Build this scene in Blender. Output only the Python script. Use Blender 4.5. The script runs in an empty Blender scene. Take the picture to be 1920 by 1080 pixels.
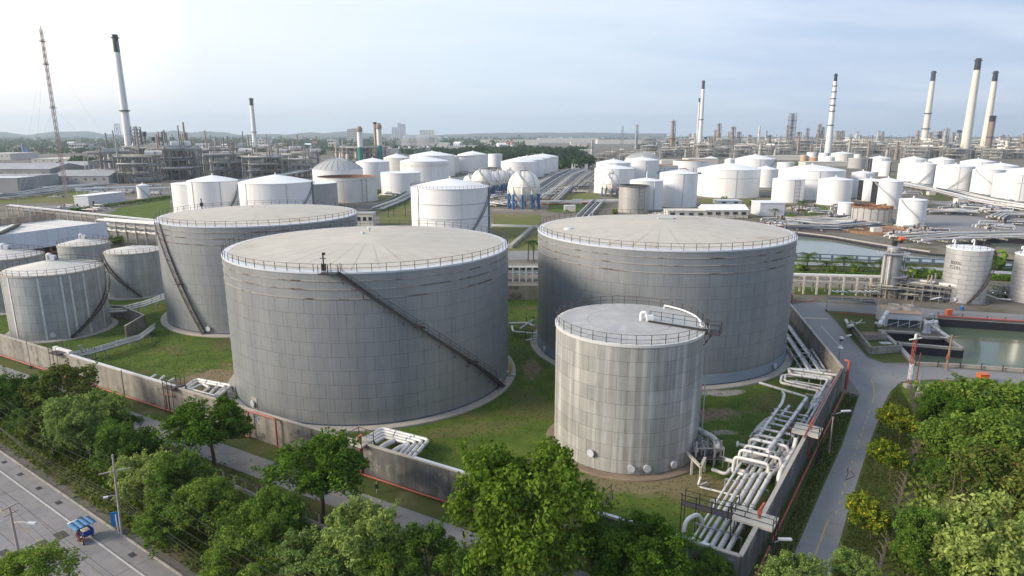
import bpy, math, random
from mathutils import Vector, Matrix
R_ = math.radians
sc = bpy.context.scene
COL = sc.collection
PI = math.pi
H, F, PITCH = 38.0, 1228.0, 0.2309       # drone height (m), focal length in photo pixels, camera pitch

# ------------------------------------------------------------------ camera, sky, sun, exposure
cd = bpy.data.cameras.new('camera'); cam = bpy.data.objects.new('camera', cd); COL.objects.link(cam)
cam.location = (0, 0, H); cam.rotation_euler = (PI/2 - PITCH, 0, 0)
cd.sensor_width = 36.0; cd.lens = 36.0*F/1920.0; cd.clip_start = 0.5; cd.clip_end = 30000
sc.camera = cam
HAZE = 1.15e-4
SUN_AZ, SUN_EL = -104.0, 24.0            # degrees, azimuth from +Y towards +X
w = bpy.data.worlds.new('World'); sc.world = w; w.use_nodes = True
nt = w.node_tree; nt.nodes.clear()
def wn(t): return nt.nodes.new(t)
out = wn('ShaderNodeOutputWorld'); bg = wn('ShaderNodeBackground'); bg.inputs[1].default_value = 1.0
sky = wn('ShaderNodeTexSky'); sky.sky_type = 'NISHITA'; sky.sun_disc = False
sky.sun_elevation = R_(SUN_EL); sky.sun_rotation = R_(SUN_AZ); sky.air_density = 1.2; sky.dust_density = 2.0
sm = wn('ShaderNodeMix'); sm.data_type = 'RGBA'; sm.blend_type = 'MULTIPLY'; sm.inputs[0].default_value = 1.0
sm.inputs[7].default_value = (0.08, 0.08, 0.08, 1)
nt.links.new(sky.outputs[0], sm.inputs[6])
tc = wn('ShaderNodeTexCoord')
sep = wn('ShaderNodeSeparateXYZ'); nt.links.new(tc.outputs['Generated'], sep.inputs[0])
def wmath(op, a, b):
    n = wn('ShaderNodeMath'); n.operation = op
    for i, x in enumerate((a, b)):
        if isinstance(x, (int, float)): n.inputs[i].default_value = x
        else: nt.links.new(x, n.inputs[i])
    return n.outputs[0]
den = wmath('ADD', wmath('ABSOLUTE', sep.outputs[2], 0), 0.16)
cmb = wn('ShaderNodeCombineXYZ')
nt.links.new(wmath('DIVIDE', sep.outputs[0], den), cmb.inputs[0]); nt.links.new(wmath('DIVIDE', sep.outputs[1], den), cmb.inputs[1])
nz = wn('ShaderNodeTexNoise'); nz.inputs['Scale'].default_value = 1.0; nz.inputs['Detail'].default_value = 7.0; nz.inputs['Roughness'].default_value = 0.55
mp = wn('ShaderNodeMapping'); mp.inputs['Scale'].default_value = (0.6, 1.35, 1); mp.inputs['Rotation'].default_value = (0, 0, 0.5)
nt.links.new(cmb.outputs[0], mp.inputs[0]); nt.links.new(mp.outputs[0], nz.inputs['Vector'])
# thin overcast veil: whiter towards a bright cloud at left, bluer away from it
dt = wn('ShaderNodeVectorMath'); dt.operation = 'DOT_PRODUCT'
nt.links.new(tc.outputs['Generated'], dt.inputs[0]); dt.inputs[1].default_value = (math.sin(R_(-50)), math.cos(R_(-50)), 0.12)
glowr = wn('ShaderNodeMapRange'); nt.links.new(dt.outputs['Value'], glowr.inputs[0])
glowr.inputs[1].default_value = -0.15; glowr.inputs[2].default_value = 1.0
vr = wn('ShaderNodeValToRGB'); cr = vr.color_ramp
cr.elements[0].position = 0.0; cr.elements[0].color = (0.205, 0.265, 0.39, 1)
cr.elements[1].position = 1.0; cr.elements[1].color = (1.0, 0.86, 0.70, 1)
e = cr.elements.new(0.42); e.color = (0.285, 0.355, 0.485, 1)
e = cr.elements.new(0.75); e.color = (0.43, 0.50, 0.565, 1)
e = cr.elements.new(0.92); e.color = (0.54, 0.565, 0.59, 1)
nt.links.new(glowr.outputs[0], vr.inputs[0])
cl = wn('ShaderNodeMapRange'); nt.links.new(nz.outputs['Fac'], cl.inputs[0])
cl.inputs[1].default_value = 0.40; cl.inputs[2].default_value = 0.64; cl.inputs[3].default_value = 0.0; cl.inputs[4].default_value = 0.42
cmix = wn('ShaderNodeMix'); cmix.data_type = 'RGBA'
nt.links.new(cl.outputs[0], cmix.inputs[0]); nt.links.new(vr.outputs[0], cmix.inputs[6]); cmix.inputs[7].default_value = (0.545, 0.57, 0.625, 1)
# fade towards a pale blue horizon
hz = wn('ShaderNodeMapRange'); nt.links.new(sep.outputs[2], hz.inputs[0]); hz.inputs[1].default_value = -0.01; hz.inputs[2].default_value = 0.13
hz.inputs[3].default_value = 0.55; hz.inputs[4].default_value = 0.0
hmix = wn('ShaderNodeMix'); hmix.data_type = 'RGBA'
nt.links.new(hz.outputs[0], hmix.inputs[0]); nt.links.new(cmix.outputs[2], hmix.inputs[6]); hmix.inputs[7].default_value = (0.37, 0.445, 0.56, 1)
fin = wn('ShaderNodeMix'); fin.data_type = 'RGBA'; fin.inputs[0].default_value = 0.86
nt.links.new(sm.outputs[2], fin.inputs[6]); nt.links.new(hmix.outputs[2], fin.inputs[7])
nt.links.new(fin.outputs[2], bg.inputs[0]); nt.links.new(bg.outputs[0], out.inputs[0])
sd = bpy.data.lights.new('sun', 'SUN'); sd.energy = 2.7; sd.angle = R_(20); sd.color = (1.0, 0.87, 0.70)
sun = bpy.data.objects.new('sun', sd); COL.objects.link(sun)
sv = Vector((math.sin(R_(SUN_AZ))*math.cos(R_(SUN_EL)), math.cos(R_(SUN_AZ))*math.cos(R_(SUN_EL)), math.sin(R_(SUN_EL))))
sun.rotation_euler = sv.to_track_quat('Z', 'Y').to_euler()
vs = sc.view_settings; vs.view_transform = 'Standard'; vs.look = 'None'; vs.gamma = 1.0; vs.exposure = 1.0; vs.use_curve_mapping = False
cy = sc.cycles
cy.max_bounces = 6; cy.diffuse_bounces = 3; cy.glossy_bounces = 2; cy.transmission_bounces = 3; cy.volume_bounces = 0; cy.transparent_max_bounces = 6
cy.caustics_reflective = False; cy.caustics_refractive = False

# ------------------------------------------------------------------ helpers
def ray(u, v):
    dx, dz = (u-960)/F, -(v-540)/F
    return Vector((dx, math.cos(PITCH)+dz*math.sin(PITCH), -math.sin(PITCH)+dz*math.cos(PITCH)))
def G(u, v, z=0.0):
    """the point at height z that the photo shows at pixel u, v"""
    d = ray(u, v); t = (z-H)/d.z
    return Vector((d.x*t, d.y*t, z))
def zat(p, u, v):
    """height above the ground point p that the photo shows at pixel u, v"""
    d = ray(u, v)
    return H + d.z/math.hypot(d.x, d.y)*math.hypot(p[0], p[1])
def mpx(p):
    """metres per photo pixel at p"""
    return math.sqrt(p[0]**2+p[1]**2+(H-p[2])**2)/F
def V(*a): return Vector(a)

class MB:
    def __init__(s): s.v = []; s.f = []; s.m = []; s.s = []
    def add(s, vs_, fs, mi=0, smooth=False):
        o = len(s.v); s.v += [tuple(x) for x in vs_]
        for f in fs: s.f.append([o+i for i in f]); s.m.append(mi); s.s.append(smooth)
        return s
    def box(s, c, d, rz=0.0, mi=0):
        x, y, z = d[0]/2, d[1]/2, d[2]/2; ca, sa = math.cos(rz), math.sin(rz)
        P = [(c[0]+ca*a-sa*b, c[1]+sa*a+ca*b, c[2]+e) for e in (-z, z) for a, b in ((-x, -y), (x, -y), (x, y), (-x, y))]
        return s.add(P, [(3, 2, 1, 0), (4, 5, 6, 7), (0, 1, 5, 4), (1, 2, 6, 5), (2, 3, 7, 6), (3, 0, 4, 7)], mi)
    def beam(s, p, q, wd, ht, mi=0):
        p, q = Vector(p), Vector(q); t = (q-p)
        if t.length < 1e-6: return s
        t.normalize(); up = Vector((0, 0, 1)) if abs(t.z) < 0.99 else Vector((0, 1, 0))
        a = t.cross(up).normalized(); b = a.cross(t)
        a = a*wd/2; b = b*ht/2
        P = [p-a-b, p+a-b, p+a+b, p-a+b, q-a-b, q+a-b, q+a+b, q-a+b]
        return s.add(P, [(0, 1, 2, 3), (7, 6, 5, 4), (4, 5, 1, 0), (5, 6, 2, 1), (6, 7, 3, 2), (7, 4, 0, 3)], mi)
    def tube(s, path, r, n=8, mi=0, caps=True, r2=None):
        path = [Vector(p) for p in path]; m = len(path); rings = []
        prev = None
        for i, p in enumerate(path):
            t = (path[min(i+1, m-1)]-path[max(i-1, 0)])
            if t.length < 1e-9: t = Vector((0, 0, 1))
            t.normalize()
            if prev is None:
                a = t.cross(Vector((0, 0, 1)) if abs(t.z) < 0.95 else Vector((1, 0, 0))).normalized()
            else:
                a = (prev - t*prev.dot(t)); a = a.normalized() if a.length > 1e-6 else t.orthogonal().normalized()
            prev = a; b = t.cross(a)
            rr = r if r2 is None else r+(r2-r)*i/max(m-1, 1)
            if 0 < i < m-1:
                c = (path[i]-path[i-1]).normalized().dot(t); k = 1/max(c, 0.5)
            else: k = 1
            rings.append([p+(a*math.cos(2*PI*j/n)+b*math.sin(2*PI*j/n))*rr*(k if False else 1) for j in range(n)])
        o = [x for rg in rings for x in rg]; fs = []
        for i in range(m-1):
            for j in range(n): fs.append((i*n+j, i*n+(j+1) % n, (i+1)*n+(j+1) % n, (i+1)*n+j))
        s.add(o, fs, mi, True)
        if caps: s.add(rings[0], [tuple(reversed(range(n)))], mi); s.add(rings[-1], [tuple(range(n))], mi)
        return s
    def lathe(s, prof, n=32, c=(0, 0), mi=0, smooth=True, a0=0.0, a1=2*PI):
        full = abs(a1-a0-2*PI) < 1e-6; k = n if full else n+1
        P = [(c[0]+r*math.cos(a0+(a1-a0)*j/n), c[1]+r*math.sin(a0+(a1-a0)*j/n), z) for r, z in prof for j in range(k)]
        for i in range(len(prof)-1):          # separate rows keep profile corners crisp
            fs = [(j, (j+1) % k, k+(j+1) % k, k+j) for j in range(n)]
            s.add(P[i*k:(i+2)*k], fs, mi, smooth)
        return s
    def poly(s, pts, z=None, mi=0):
        P = [(p[0], p[1], p[2] if z is None else z) for p in pts]
        ar = sum(P[i][0]*P[(i+1) % len(P)][1]-P[(i+1) % len(P)][0]*P[i][1] for i in range(len(P)))
        if ar < 0: P.reverse()
        return s.add(P, [tuple(range(len(P)))], mi)
    def prism(s, pts, z0, z1, mi=0):
        P = [(p[0], p[1]) for p in pts]
        if sum(P[i][0]*P[(i+1) % len(P)][1]-P[(i+1) % len(P)][0]*P[i][1] for i in range(len(P))) < 0: P.reverse()
        n = len(P)
        return s.add([(x, y, z0) for x, y in P]+[(x, y, z1) for x, y in P],
                     [tuple(reversed(range(n))), tuple(range(n, 2*n))]+[(i, (i+1) % n, n+(i+1) % n, n+i) for i in range(n)], mi)
    def mesh(s, name, mats, off=(0, 0, 0)):
        me = bpy.data.meshes.new(name)
        me.from_pydata([(a-off[0], b-off[1], c-off[2]) for a, b, c in s.v] if any(off) else s.v, [], s.f)
        me.polygons.foreach_set('material_index', s.m); me.polygons.foreach_set('use_smooth', s.s)
        for m in (mats if isinstance(mats, (list, tuple)) else [mats]): me.materials.append(m)
        me.update(); return me
    def build(s, name, mats, parent=None, local=False, loc=None):
        off = (0, 0, 0)
        if parent is not None and not local: off = world_loc(parent)
        if loc is not None: off = loc
        o = bpy.data.objects.new(name, s.mesh(name, mats, off)); COL.objects.link(o)
        if loc is not None: o.location = loc if parent is None else Vector(loc)-world_loc(parent)
        if parent is not None: o.parent = parent
        return o
def world_loc(o):
    p = Vector((0, 0, 0))
    while o is not None: p += Vector(o.location); o = o.parent
    return p
def tag(o, label=None, cat=None, group=None, kind=None):
    if label: o['label'] = label
    if cat: o['category'] = cat
    if group: o['group'] = group
    if kind: o['kind'] = kind
    return o
def thing(name, label, cat, loc=(0, 0, 0), rz=0.0, group=None):
    o = bpy.data.objects.new(name, None); COL.objects.link(o); o.location = loc; o.rotation_euler = (0, 0, rz); o.empty_display_size = 0.3
    return tag(o, label, cat, group)
def kids(o): return KID.get(o.name) or list(o.children)
KID = {}
def dup(root, loc, rz=0.0, label=None, group=None, scale=None):
    r = root.copy(); COL.objects.link(r); r.location = loc; r.rotation_euler = (0, 0, rz)
    if scale is not None: r.scale = scale
    if label: r['label'] = label
    if group: r['group'] = group
    if root.name not in KID: KID[root.name] = list(root.children)
    for ch in KID[root.name]:
        c = ch.copy(); COL.objects.link(c); c.parent = r
        if ch.name not in KID: KID[ch.name] = list(ch.children)
        for g in KID[ch.name]:
            d = g.copy(); COL.objects.link(d); d.parent = c
    return r
def share(o, loc, rz, parent, name=None):
    c = o.copy(); COL.objects.link(c); c.location = loc; c.rotation_euler = (0, 0, rz); c.parent = parent
    if name: c.name = name
    return c
def fillet(path, rad, n=4):
    path = [Vector(p) for p in path]; o = [path[0]]
    for i in range(1, len(path)-1):
        a, b, c = path[i-1], path[i], path[i+1]
        r = min(rad, (a-b).length*0.45, (c-b).length*0.45)
        p, q = b+(a-b).normalized()*r, b+(c-b).normalized()*r
        for k in range(n+1):
            t = k/n; o.append(p*(1-t)**2+b*2*t*(1-t)+q*t*t)
    return o+[path[-1]]

# ------------------------------------------------------------------ materials
MATS = {}
def mat(name, c, c2=None, rough=0.6, metal=0.0, scale=1.0, bump=0.0, bscale=None, streak=None, obrand=0.0, c3=None, s3=0.1, t3=0.55, spec=0.4, world=True, island=0.0, spots=None, fine=None):
    """procedural surface: base colour with two layers of noise, optional vertical streaks, per-object and per-island tone"""
    if name in MATS: return MATS[name]
    m = bpy.data.materials.new(name); MATS[name] = m; m.use_nodes = True
    t = m.node_tree; N = t.nodes; L = t.links; b = N['Principled BSDF']
    b.inputs['Roughness'].default_value = rough; b.inputs['Metallic'].default_value = metal
    b.inputs['Specular IOR Level'].default_value = spec
    if world: src = N.new('ShaderNodeNewGeometry').outputs['Position']
    else: src = N.new('ShaderNodeTexCoord').outputs['Object']
    def mixc(fac, a, bb, mode='MIX'):
        x = N.new('ShaderNodeMix'); x.data_type = 'RGBA'; x.blend_type = mode
        for i, q in ((0, fac), (6, a), (7, bb)):
            if isinstance(q, (int, float)): x.inputs[i].default_value = q
            elif isinstance(q, tuple): x.inputs[i].default_value = (*q, 1)
            else: L.new(q, x.inputs[i])
        return x.outputs[2]
    def noise(scl, lo, hi, vec=None, det=5.0):
        n = N.new('ShaderNodeTexNoise'); n.inputs['Scale'].default_value = scl; n.inputs['Detail'].default_value = det; n.inputs['Roughness'].default_value = 0.6
        L.new(vec if vec is not None else src, n.inputs['Vector'])
        r = N.new('ShaderNodeMapRange'); r.inputs[1].default_value = lo; r.inputs[2].default_value = hi; L.new(n.outputs['Fac'], r.inputs[0])
        return r.outputs[0]
    col = c
    if c2 is not None: col = mixc(noise(scale, 0.32, 0.68), c, c2)
    if c3 is not None: col = mixc(noise(s3, t3, t3+0.12), col, c3)
    if fine is not None:
        fs, fa, fcol = fine; mp_ = N.new('ShaderNodeMapping'); mp_.inputs['Scale'].default_value = (fs, fs, fs*0.02); L.new(src, mp_.inputs[0])
        f = noise(1.0, 0.40, 0.62, mp_.outputs[0], 2.0); k = N.new('ShaderNodeMath'); k.operation = 'MULTIPLY'; k.inputs[1].default_value = fa; L.new(f, k.inputs[0]); col = mixc(k.outputs[0], col, fcol)
    if spots is not None:      # worn bare patches with ragged edges
        wob = N.new('ShaderNodeTexNoise'); wob.inputs['Scale'].default_value = 0.45; wob.inputs['Detail'].default_value = 6; L.new(src, wob.inputs['Vector'])
        for (sx, sy, rx, ry, rot, amt, scol) in spots:
            sb = N.new('ShaderNodeVectorMath'); sb.operation = 'SUBTRACT'; L.new(src, sb.inputs[0]); sb.inputs[1].default_value = (sx, sy, 0)
            mp_ = N.new('ShaderNodeMapping'); mp_.vector_type = 'TEXTURE'; mp_.inputs['Rotation'].default_value = (0, 0, rot); mp_.inputs['Scale'].default_value = (rx, ry, 100); L.new(sb.outputs[0], mp_.inputs[0])
            ln = N.new('ShaderNodeVectorMath'); ln.operation = 'LENGTH'; L.new(mp_.outputs[0], ln.inputs[0])
            ad = N.new('ShaderNodeMath'); ad.operation = 'MULTIPLY_ADD'; L.new(wob.outputs['Fac'], ad.inputs[0]); ad.inputs[1].default_value = 1.9; L.new(ln.outputs['Value'], ad.inputs[2])
            r = N.new('ShaderNodeMapRange'); L.new(ad.outputs[0], r.inputs[0]); r.inputs[1].default_value = 1.65; r.inputs[2].default_value = 2.1; r.inputs[3].default_value = amt; r.inputs[4].default_value = 0.0
            col = mixc(r.outputs[0], col, scol)
    if streak is not None:
        sc_, amt, scol = streak
        mp_ = N.new('ShaderNodeMapping'); mp_.inputs['Scale'].default_value = (sc_, sc_, sc_*0.035); L.new(src, mp_.inputs[0])
        f = noise(1.0, 0.48, 0.70, mp_.outputs[0], 4.0)
        k = N.new('ShaderNodeMath'); k.operation = 'MULTIPLY'; k.inputs[1].default_value = amt; L.new(f, k.inputs[0])
        col = mixc(k.outputs[0], col, scol)
    if obrand or island:
        if obrand: rv = N.new('ShaderNodeObjectInfo').outputs['Random']; amp = obrand
        else: rv = N.new('ShaderNodeNewGeometry').outputs['Random Per Island']; amp = island
        r = N.new('ShaderNodeMapRange'); L.new(rv, r.inputs[0]); r.inputs[3].default_value = 1-amp; r.inputs[4].default_value = 1+amp
        hs = N.new('ShaderNodeHueSaturation'); L.new(r.outputs[0], hs.inputs['Value'])
        if isinstance(col, tuple): hs.inputs['Color'].default_value = (*col, 1)
        else: L.new(col, hs.inputs['Color'])
        col = hs.outputs[0]
    if isinstance(col, tuple): b.inputs['Base Color'].default_value = (*col, 1)
    else: L.new(col, b.inputs['Base Color'])
    if bump:
        bp = N.new('ShaderNodeBump'); bp.inputs['Strength'].default_value = bump; bp.inputs['Distance'].default_value = 0.05
        n = N.new('ShaderNodeTexNoise'); n.inputs['Scale'].default_value = bscale or scale*4; n.inputs['Detail'].default_value = 4; L.new(src, n.inputs['Vector'])
        L.new(n.outputs['Fac'], bp.inputs['Height']); L.new(bp.outputs[0], b.inputs['Normal'])
    return m
def leafmat(name, c, c2, flower=None, ff=0.9):
    m = bpy.data.materials.new(name); MATS[name] = m; m.use_nodes = True; t = m.node_tree; N = t.nodes; L = t.links; N.clear()
    o = N.new('ShaderNodeOutputMaterial'); g = N.new('ShaderNodeNewGeometry')
    r = N.new('ShaderNodeValToRGB'); L.new(g.outputs['Random Per Island'], r.inputs[0])
    e = r.color_ramp.elements; e[0].color = (*c, 1); e[1].color = (*c2, 1); e[1].position = 0.85
    if flower: r.color_ramp.interpolation = 'LINEAR'; x = e.new(ff); x.color = (*c2, 1); x = e.new(ff+0.01); x.color = (*flower, 1); x = e.new(1.0); x.color = (*flower, 1)
    oi = N.new('ShaderNodeObjectInfo'); mr = N.new('ShaderNodeMapRange'); L.new(oi.outputs['Random'], mr.inputs[0]); mr.inputs[3].default_value = 0.8; mr.inputs[4].default_value = 1.2
    # clumps of younger and older leaves
    tcx = N.new('ShaderNodeTexCoord'); nn = N.new('ShaderNodeTexNoise'); nn.inputs['Scale'].default_value = 3.0; L.new(tcx.outputs['Object'], nn.inputs['Vector'])
    m2 = N.new('ShaderNodeMapRange'); L.new(nn.outputs['Fac'], m2.inputs[0]); m2.inputs[1].default_value = 0.3; m2.inputs[2].default_value = 0.7; m2.inputs[3].default_value = 0.7; m2.inputs[4].default_value = 1.3
    mm = N.new('ShaderNodeMath'); mm.operation = 'MULTIPLY'; L.new(mr.outputs[0], mm.inputs[0]); L.new(m2.outputs[0], mm.inputs[1])
    hs = N.new('ShaderNodeHueSaturation'); L.new(r.outputs[0], hs.inputs['Color']); L.new(mm.outputs[0], hs.inputs['Value'])
    hr = N.new('ShaderNodeMapRange'); L.new(oi.outputs['Random'], hr.inputs[0]); hr.inputs[3].default_value = 0.515; hr.inputs[4].default_value = 0.485; L.new(hr.outputs[0], hs.inputs['Hue'])
    d = N.new('ShaderNodeBsdfDiffuse'); tr = N.new('ShaderNodeBsdfTranslucent'); mx = N.new('ShaderNodeMixShader'); mx.inputs[0].default_value = 0.38
    L.new(hs.outputs[0], d.inputs[0]); L.new(hs.outputs[0], tr.inputs[0]); L.new(d.outputs[0], mx.inputs[1]); L.new(tr.outputs[0], mx.inputs[2]); L.new(mx.outputs[0], o.inputs[0])
    return m

M_clad = mat('grey_cladding', (0.25, 0.265, 0.28), (0.305, 0.315, 0.32), rough=0.42, metal=0.25, scale=0.22, streak=(0.5, 0.45, (0.20, 0.215, 0.235)), fine=(4.2, 0.4, (0.34, 0.355, 0.365)), obrand=0.018, bump=0.15, bscale=3.0)
M_clad2 = mat('weathered_cladding', (0.39, 0.385, 0.37), (0.31, 0.31, 0.30), rough=0.5, metal=0.2, scale=0.35, streak=(1.3, 0.9, (0.60, 0.60, 0.58)), fine=(1.7, 0.4, (0.29, 0.29, 0.28)), c3=(0.28, 0.28, 0.27), s3=0.5, t3=0.58, obrand=0.10, bump=0.1, bscale=2.0)
M_clad3 = mat('old_grey_cladding', (0.37, 0.385, 0.39), (0.31, 0.325, 0.33), rough=0.5, metal=0.2, scale=0.4, streak=(1.1, 0.7, (0.48, 0.49, 0.49)), obrand=0.06)
M_seam = mat('dark_seam', (0.11, 0.115, 0.12), rough=0.6, metal=0.2)
M_roof = mat('beige_roof', (0.52, 0.49, 0.43), (0.46, 0.435, 0.38), rough=0.85, scale=0.35, c3=(0.40, 0.345, 0.28), s3=0.13, t3=0.60, obrand=0.02, spec=0.2)
M_roofg = mat('grey_roof', (0.43, 0.43, 0.41), (0.37, 0.375, 0.365), rough=0.6, metal=0.1, scale=0.6, c3=(0.52, 0.51, 0.47), s3=0.4, t3=0.60, obrand=0.07)
M_roofp = mat('pale_roof', (0.62, 0.60, 0.55), (0.55, 0.53, 0.49), rough=0.7, scale=0.3, c3=(0.62, 0.60, 0.56), s3=0.2)
M_rimw = mat('white_rim', (0.60, 0.62, 0.65), (0.52, 0.54, 0.57), rough=0.5, scale=0.8)
M_white = mat('white_paint', (0.79, 0.79, 0.78), (0.75, 0.755, 0.76), rough=0.45, scale=0.12, streak=(0.35, 0.5, (0.64, 0.625, 0.585)))
M_whiteroof = mat('white_roof_paint', (0.80, 0.80, 0.81), (0.74, 0.745, 0.76), rough=0.45, scale=0.15)
M_cream = mat('cream_paint', (0.73, 0.715, 0.67), (0.66, 0.64, 0.59), rough=0.55, scale=0.2, streak=(0.5, 0.5, (0.52, 0.47, 0.40)))
M_rust = mat('rust', (0.20, 0.10, 0.055), (0.28, 0.17, 0.10), rough=0.85, scale=1.5)
M_rustband = mat('rusty_band', (0.27, 0.265, 0.255), (0.33, 0.32, 0.30), rough=0.75, scale=0.5, c3=(0.085, 0.05, 0.03), s3=0.30, t3=0.49)
M_girder = mat('grey_girder', (0.45, 0.46, 0.47), rough=0.6)
M_dark = mat('dark_steel', (0.035, 0.035, 0.04), (0.06, 0.05, 0.045), rough=0.6, metal=0.3, scale=1.0)
M_slate = mat('slate_paint', (0.085, 0.11, 0.15), rough=0.55)
M_black = mat('black_paint', (0.015, 0.016, 0.02), rough=0.6)
M_rail = mat('rail_steel', (0.07, 0.07, 0.075), (0.11, 0.08, 0.06), rough=0.6, metal=0.3, scale=0.8)
M_steel = mat('galvanised_steel', (0.42, 0.43, 0.44), (0.33, 0.34, 0.35), rough=0.45, metal=0.35, scale=0.8, obrand=0.1)
M_pipe = mat('lagged_pipe', (0.68, 0.67, 0.655), (0.54, 0.53, 0.51), rough=0.5, metal=0.1, scale=0.9, c3=(0.36, 0.31, 0.26), s3=0.9, t3=0.62, obrand=0.12, bump=0.1)
M_pipe2 = mat('pale_beige_pipe', (0.55, 0.51, 0.43), (0.44, 0.41, 0.35), rough=0.5, scale=0.6, obrand=0.1)
M_red = mat('red_paint', (0.40, 0.085, 0.07), (0.33, 0.10, 0.08), rough=0.5, scale=0.7)
M_orange = mat('orange_paint', (0.60, 0.13, 0.04), rough=0.5)
M_blue = mat('blue_paint', (0.02, 0.11, 0.30), (0.025, 0.13, 0.34), rough=0.5, scale=0.5)
M_green = mat('teal_paint', (0.01, 0.20, 0.17), (0.015, 0.16, 0.15), rough=0.5, scale=0.2)
M_conc = mat('concrete', (0.40, 0.375, 0.335), (0.31, 0.295, 0.265), rough=0.9, scale=0.7, bump=0.2, obrand=0.06, streak=(1.2, 0.4, (0.22, 0.21, 0.19)))
M_wall = mat('stained_concrete', (0.33, 0.305, 0.265), (0.23, 0.215, 0.19), rough=0.92, scale=0.7, bump=0.25, bscale=3.0, streak=(1.3, 0.55, (0.12, 0.11, 0.10)), c3=(0.13, 0.12, 0.105), s3=0.55, t3=0.55, obrand=0.10)
M_walld = mat('dark_stained_concrete', (0.17, 0.17, 0.165), (0.11, 0.11, 0.11), rough=0.92, scale=0.6, bump=0.2, streak=(1.6, 0.6, (0.06, 0.06, 0.062)), c3=(0.29, 0.275, 0.25), s3=0.42, t3=0.54, obrand=0.1)
M_cope = mat('pale_coping', (0.43, 0.39, 0.34), (0.34, 0.31, 0.27), rough=0.85, scale=0.6)
M_asph = mat('service_asphalt', (0.235, 0.23, 0.22), (0.19, 0.185, 0.18), rough=0.92, scale=0.5, c3=(0.14, 0.135, 0.125), s3=1.1, t3=0.58, bump=0.2, bscale=6.0)
M_pave = mat('dirty_pavement', (0.15, 0.14, 0.13), (0.10, 0.095, 0.085), rough=.95, scale=1.2)
M_road = mat('pale_road', (0.235, 0.225, 0.23), (0.195, 0.19, 0.193), rough=0.92, scale=0.25, c3=(0.175, 0.17, 0.17), s3=0.35, t3=0.58, bump=0.1, bscale=8.0, fine=(0.9, 0.35, (0.30, 0.29, 0.285)))
M_yard = mat('yard_asphalt', (0.235, 0.235, 0.235), (0.195, 0.196, 0.198), rough=0.9, scale=0.12, c3=(0.165, 0.163, 0.16), s3=0.9, t3=0.57, bump=0.2, bscale=6.0)
M_patch = mat('dark_patch', (0.075, 0.07, 0.07), rough=0.95, c2=(0.11, 0.10, 0.10), scale=2)
M_linew = mat('white_marking', (0.60, 0.60, 0.58), (0.45, 0.44, 0.42), rough=0.8, scale=1.5)
M_liney = mat('yellow_marking', (0.45, 0.33, 0.11), (0.36, 0.28, 0.15), rough=0.8, scale=1.5)
SOIL = (0.21, 0.165, 0.105)
M_grass = mat('lawn', (0.056, 0.098, 0.016), (0.11, 0.15, 0.030), rough=0.95, scale=0.33, c3=(0.135, 0.125, 0.05), s3=0.11, t3=0.55, bump=1.0, bscale=3.0, spec=0.1, fine=None,
    spots=[(26.3, 84.5, 6.5, 2.2, .2, .9, SOIL), (32, 92.5, 3.5, 1.2, .1, 1.0, (.33, .31, .28)), (16, 66.2, 11, 2.6, -.05, .8, SOIL), (-47.5, 97, 6, 8.5, -.5, 1.0, SOIL), (-47, 118, 9, 4, 0, .9, (.12, .09, .06)), (-42, 116, 5, 2, 0, .9, SOIL), (27.5, 79, 1.6, .9, 0, .9, (.30, .27, .22)), (3.3, 103, 1.6, 4.5, 0, .8, SOIL), (3.5, 88, 2.5, 9, .5, .55, (.13, .11, .05)), (22, 64, 6, 4, 0, .5, (.15, .125, .06)), (-5.5, 80, 8, 2.0, .35, .45, (.14, .115, .06)), (38, 88, 4, 5, 0, .5, (.12, .10, .05))])
M_grass2 = mat('verge', (0.060, 0.088, 0.020), (0.105, 0.105, 0.040), rough=0.95, scale=0.25, c3=(0.19, 0.15, 0.10), s3=0.13, t3=0.60, bump=0.6, bscale=5.0, spec=0.1)
M_grassfar = mat('far_lawn', (0.11, 0.135, 0.035), (0.16, 0.155, 0.065), rough=0.95, scale=0.04, c3=(0.23, 0.19, 0.12), s3=0.03, t3=0.58, spec=0.1)
M_scrub = mat('scrub_soil', (0.15, 0.115, 0.08), (0.085, 0.095, 0.035), rough=0.95, scale=0.5, c3=(0.16, 0.13, 0.10), s3=0.6, t3=0.60, bump=0.5, bscale=3.0, spec=0.1)
M_soil = mat('bare_soil', (0.27, 0.215, 0.155), (0.20, 0.155, 0.11), rough=0.95, scale=0.3, c3=(0.13, 0.10, 0.075), s3=0.25, t3=0.55, bump=0.3, spec=0.1)
M_plant_ground = mat('plant_yard', (0.215, 0.195, 0.165), (0.145, 0.13, 0.108), rough=0.95, scale=0.07, c3=(0.085, 0.092, 0.045), s3=0.035, t3=0.52, spec=0.1)
M_bark = mat('bark', (0.115, 0.09, 0.07), (0.07, 0.055, 0.045), rough=0.95, scale=3.0, world=False)
M_wood = mat('wooden_pole', (0.30, 0.22, 0.14), (0.24, 0.17, 0.11), rough=0.9, scale=1.5)
M_concpole = mat('concrete_pole', (0.42, 0.38, 0.34), (0.33, 0.29, 0.25), rough=0.9, scale=1.2)
M_liner = mat('black_liner', (0.018, 0.019, 0.024), (0.03, 0.03, 0.035), rough=0.55, scale=0.3)
M_glass = mat('dark_glazing', (0.03, 0.04, 0.05), rough=0.15)
M_tile = mat('orange_roof_tile', (0.36, 0.13, 0.07), (0.30, 0.12, 0.07), rough=0.85, scale=0.2, obrand=0.2)
M_metalroof = mat('grey_sheet_roof', (0.34, 0.35, 0.355), (0.26, 0.265, 0.27), rough=0.55, metal=0.1, scale=0.06, obrand=0.15)
M_fascia = mat('pale_blue_sheet', (0.64, 0.68, 0.73), (0.59, 0.63, 0.69), rough=0.5, scale=0.3, obrand=0.05)
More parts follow.
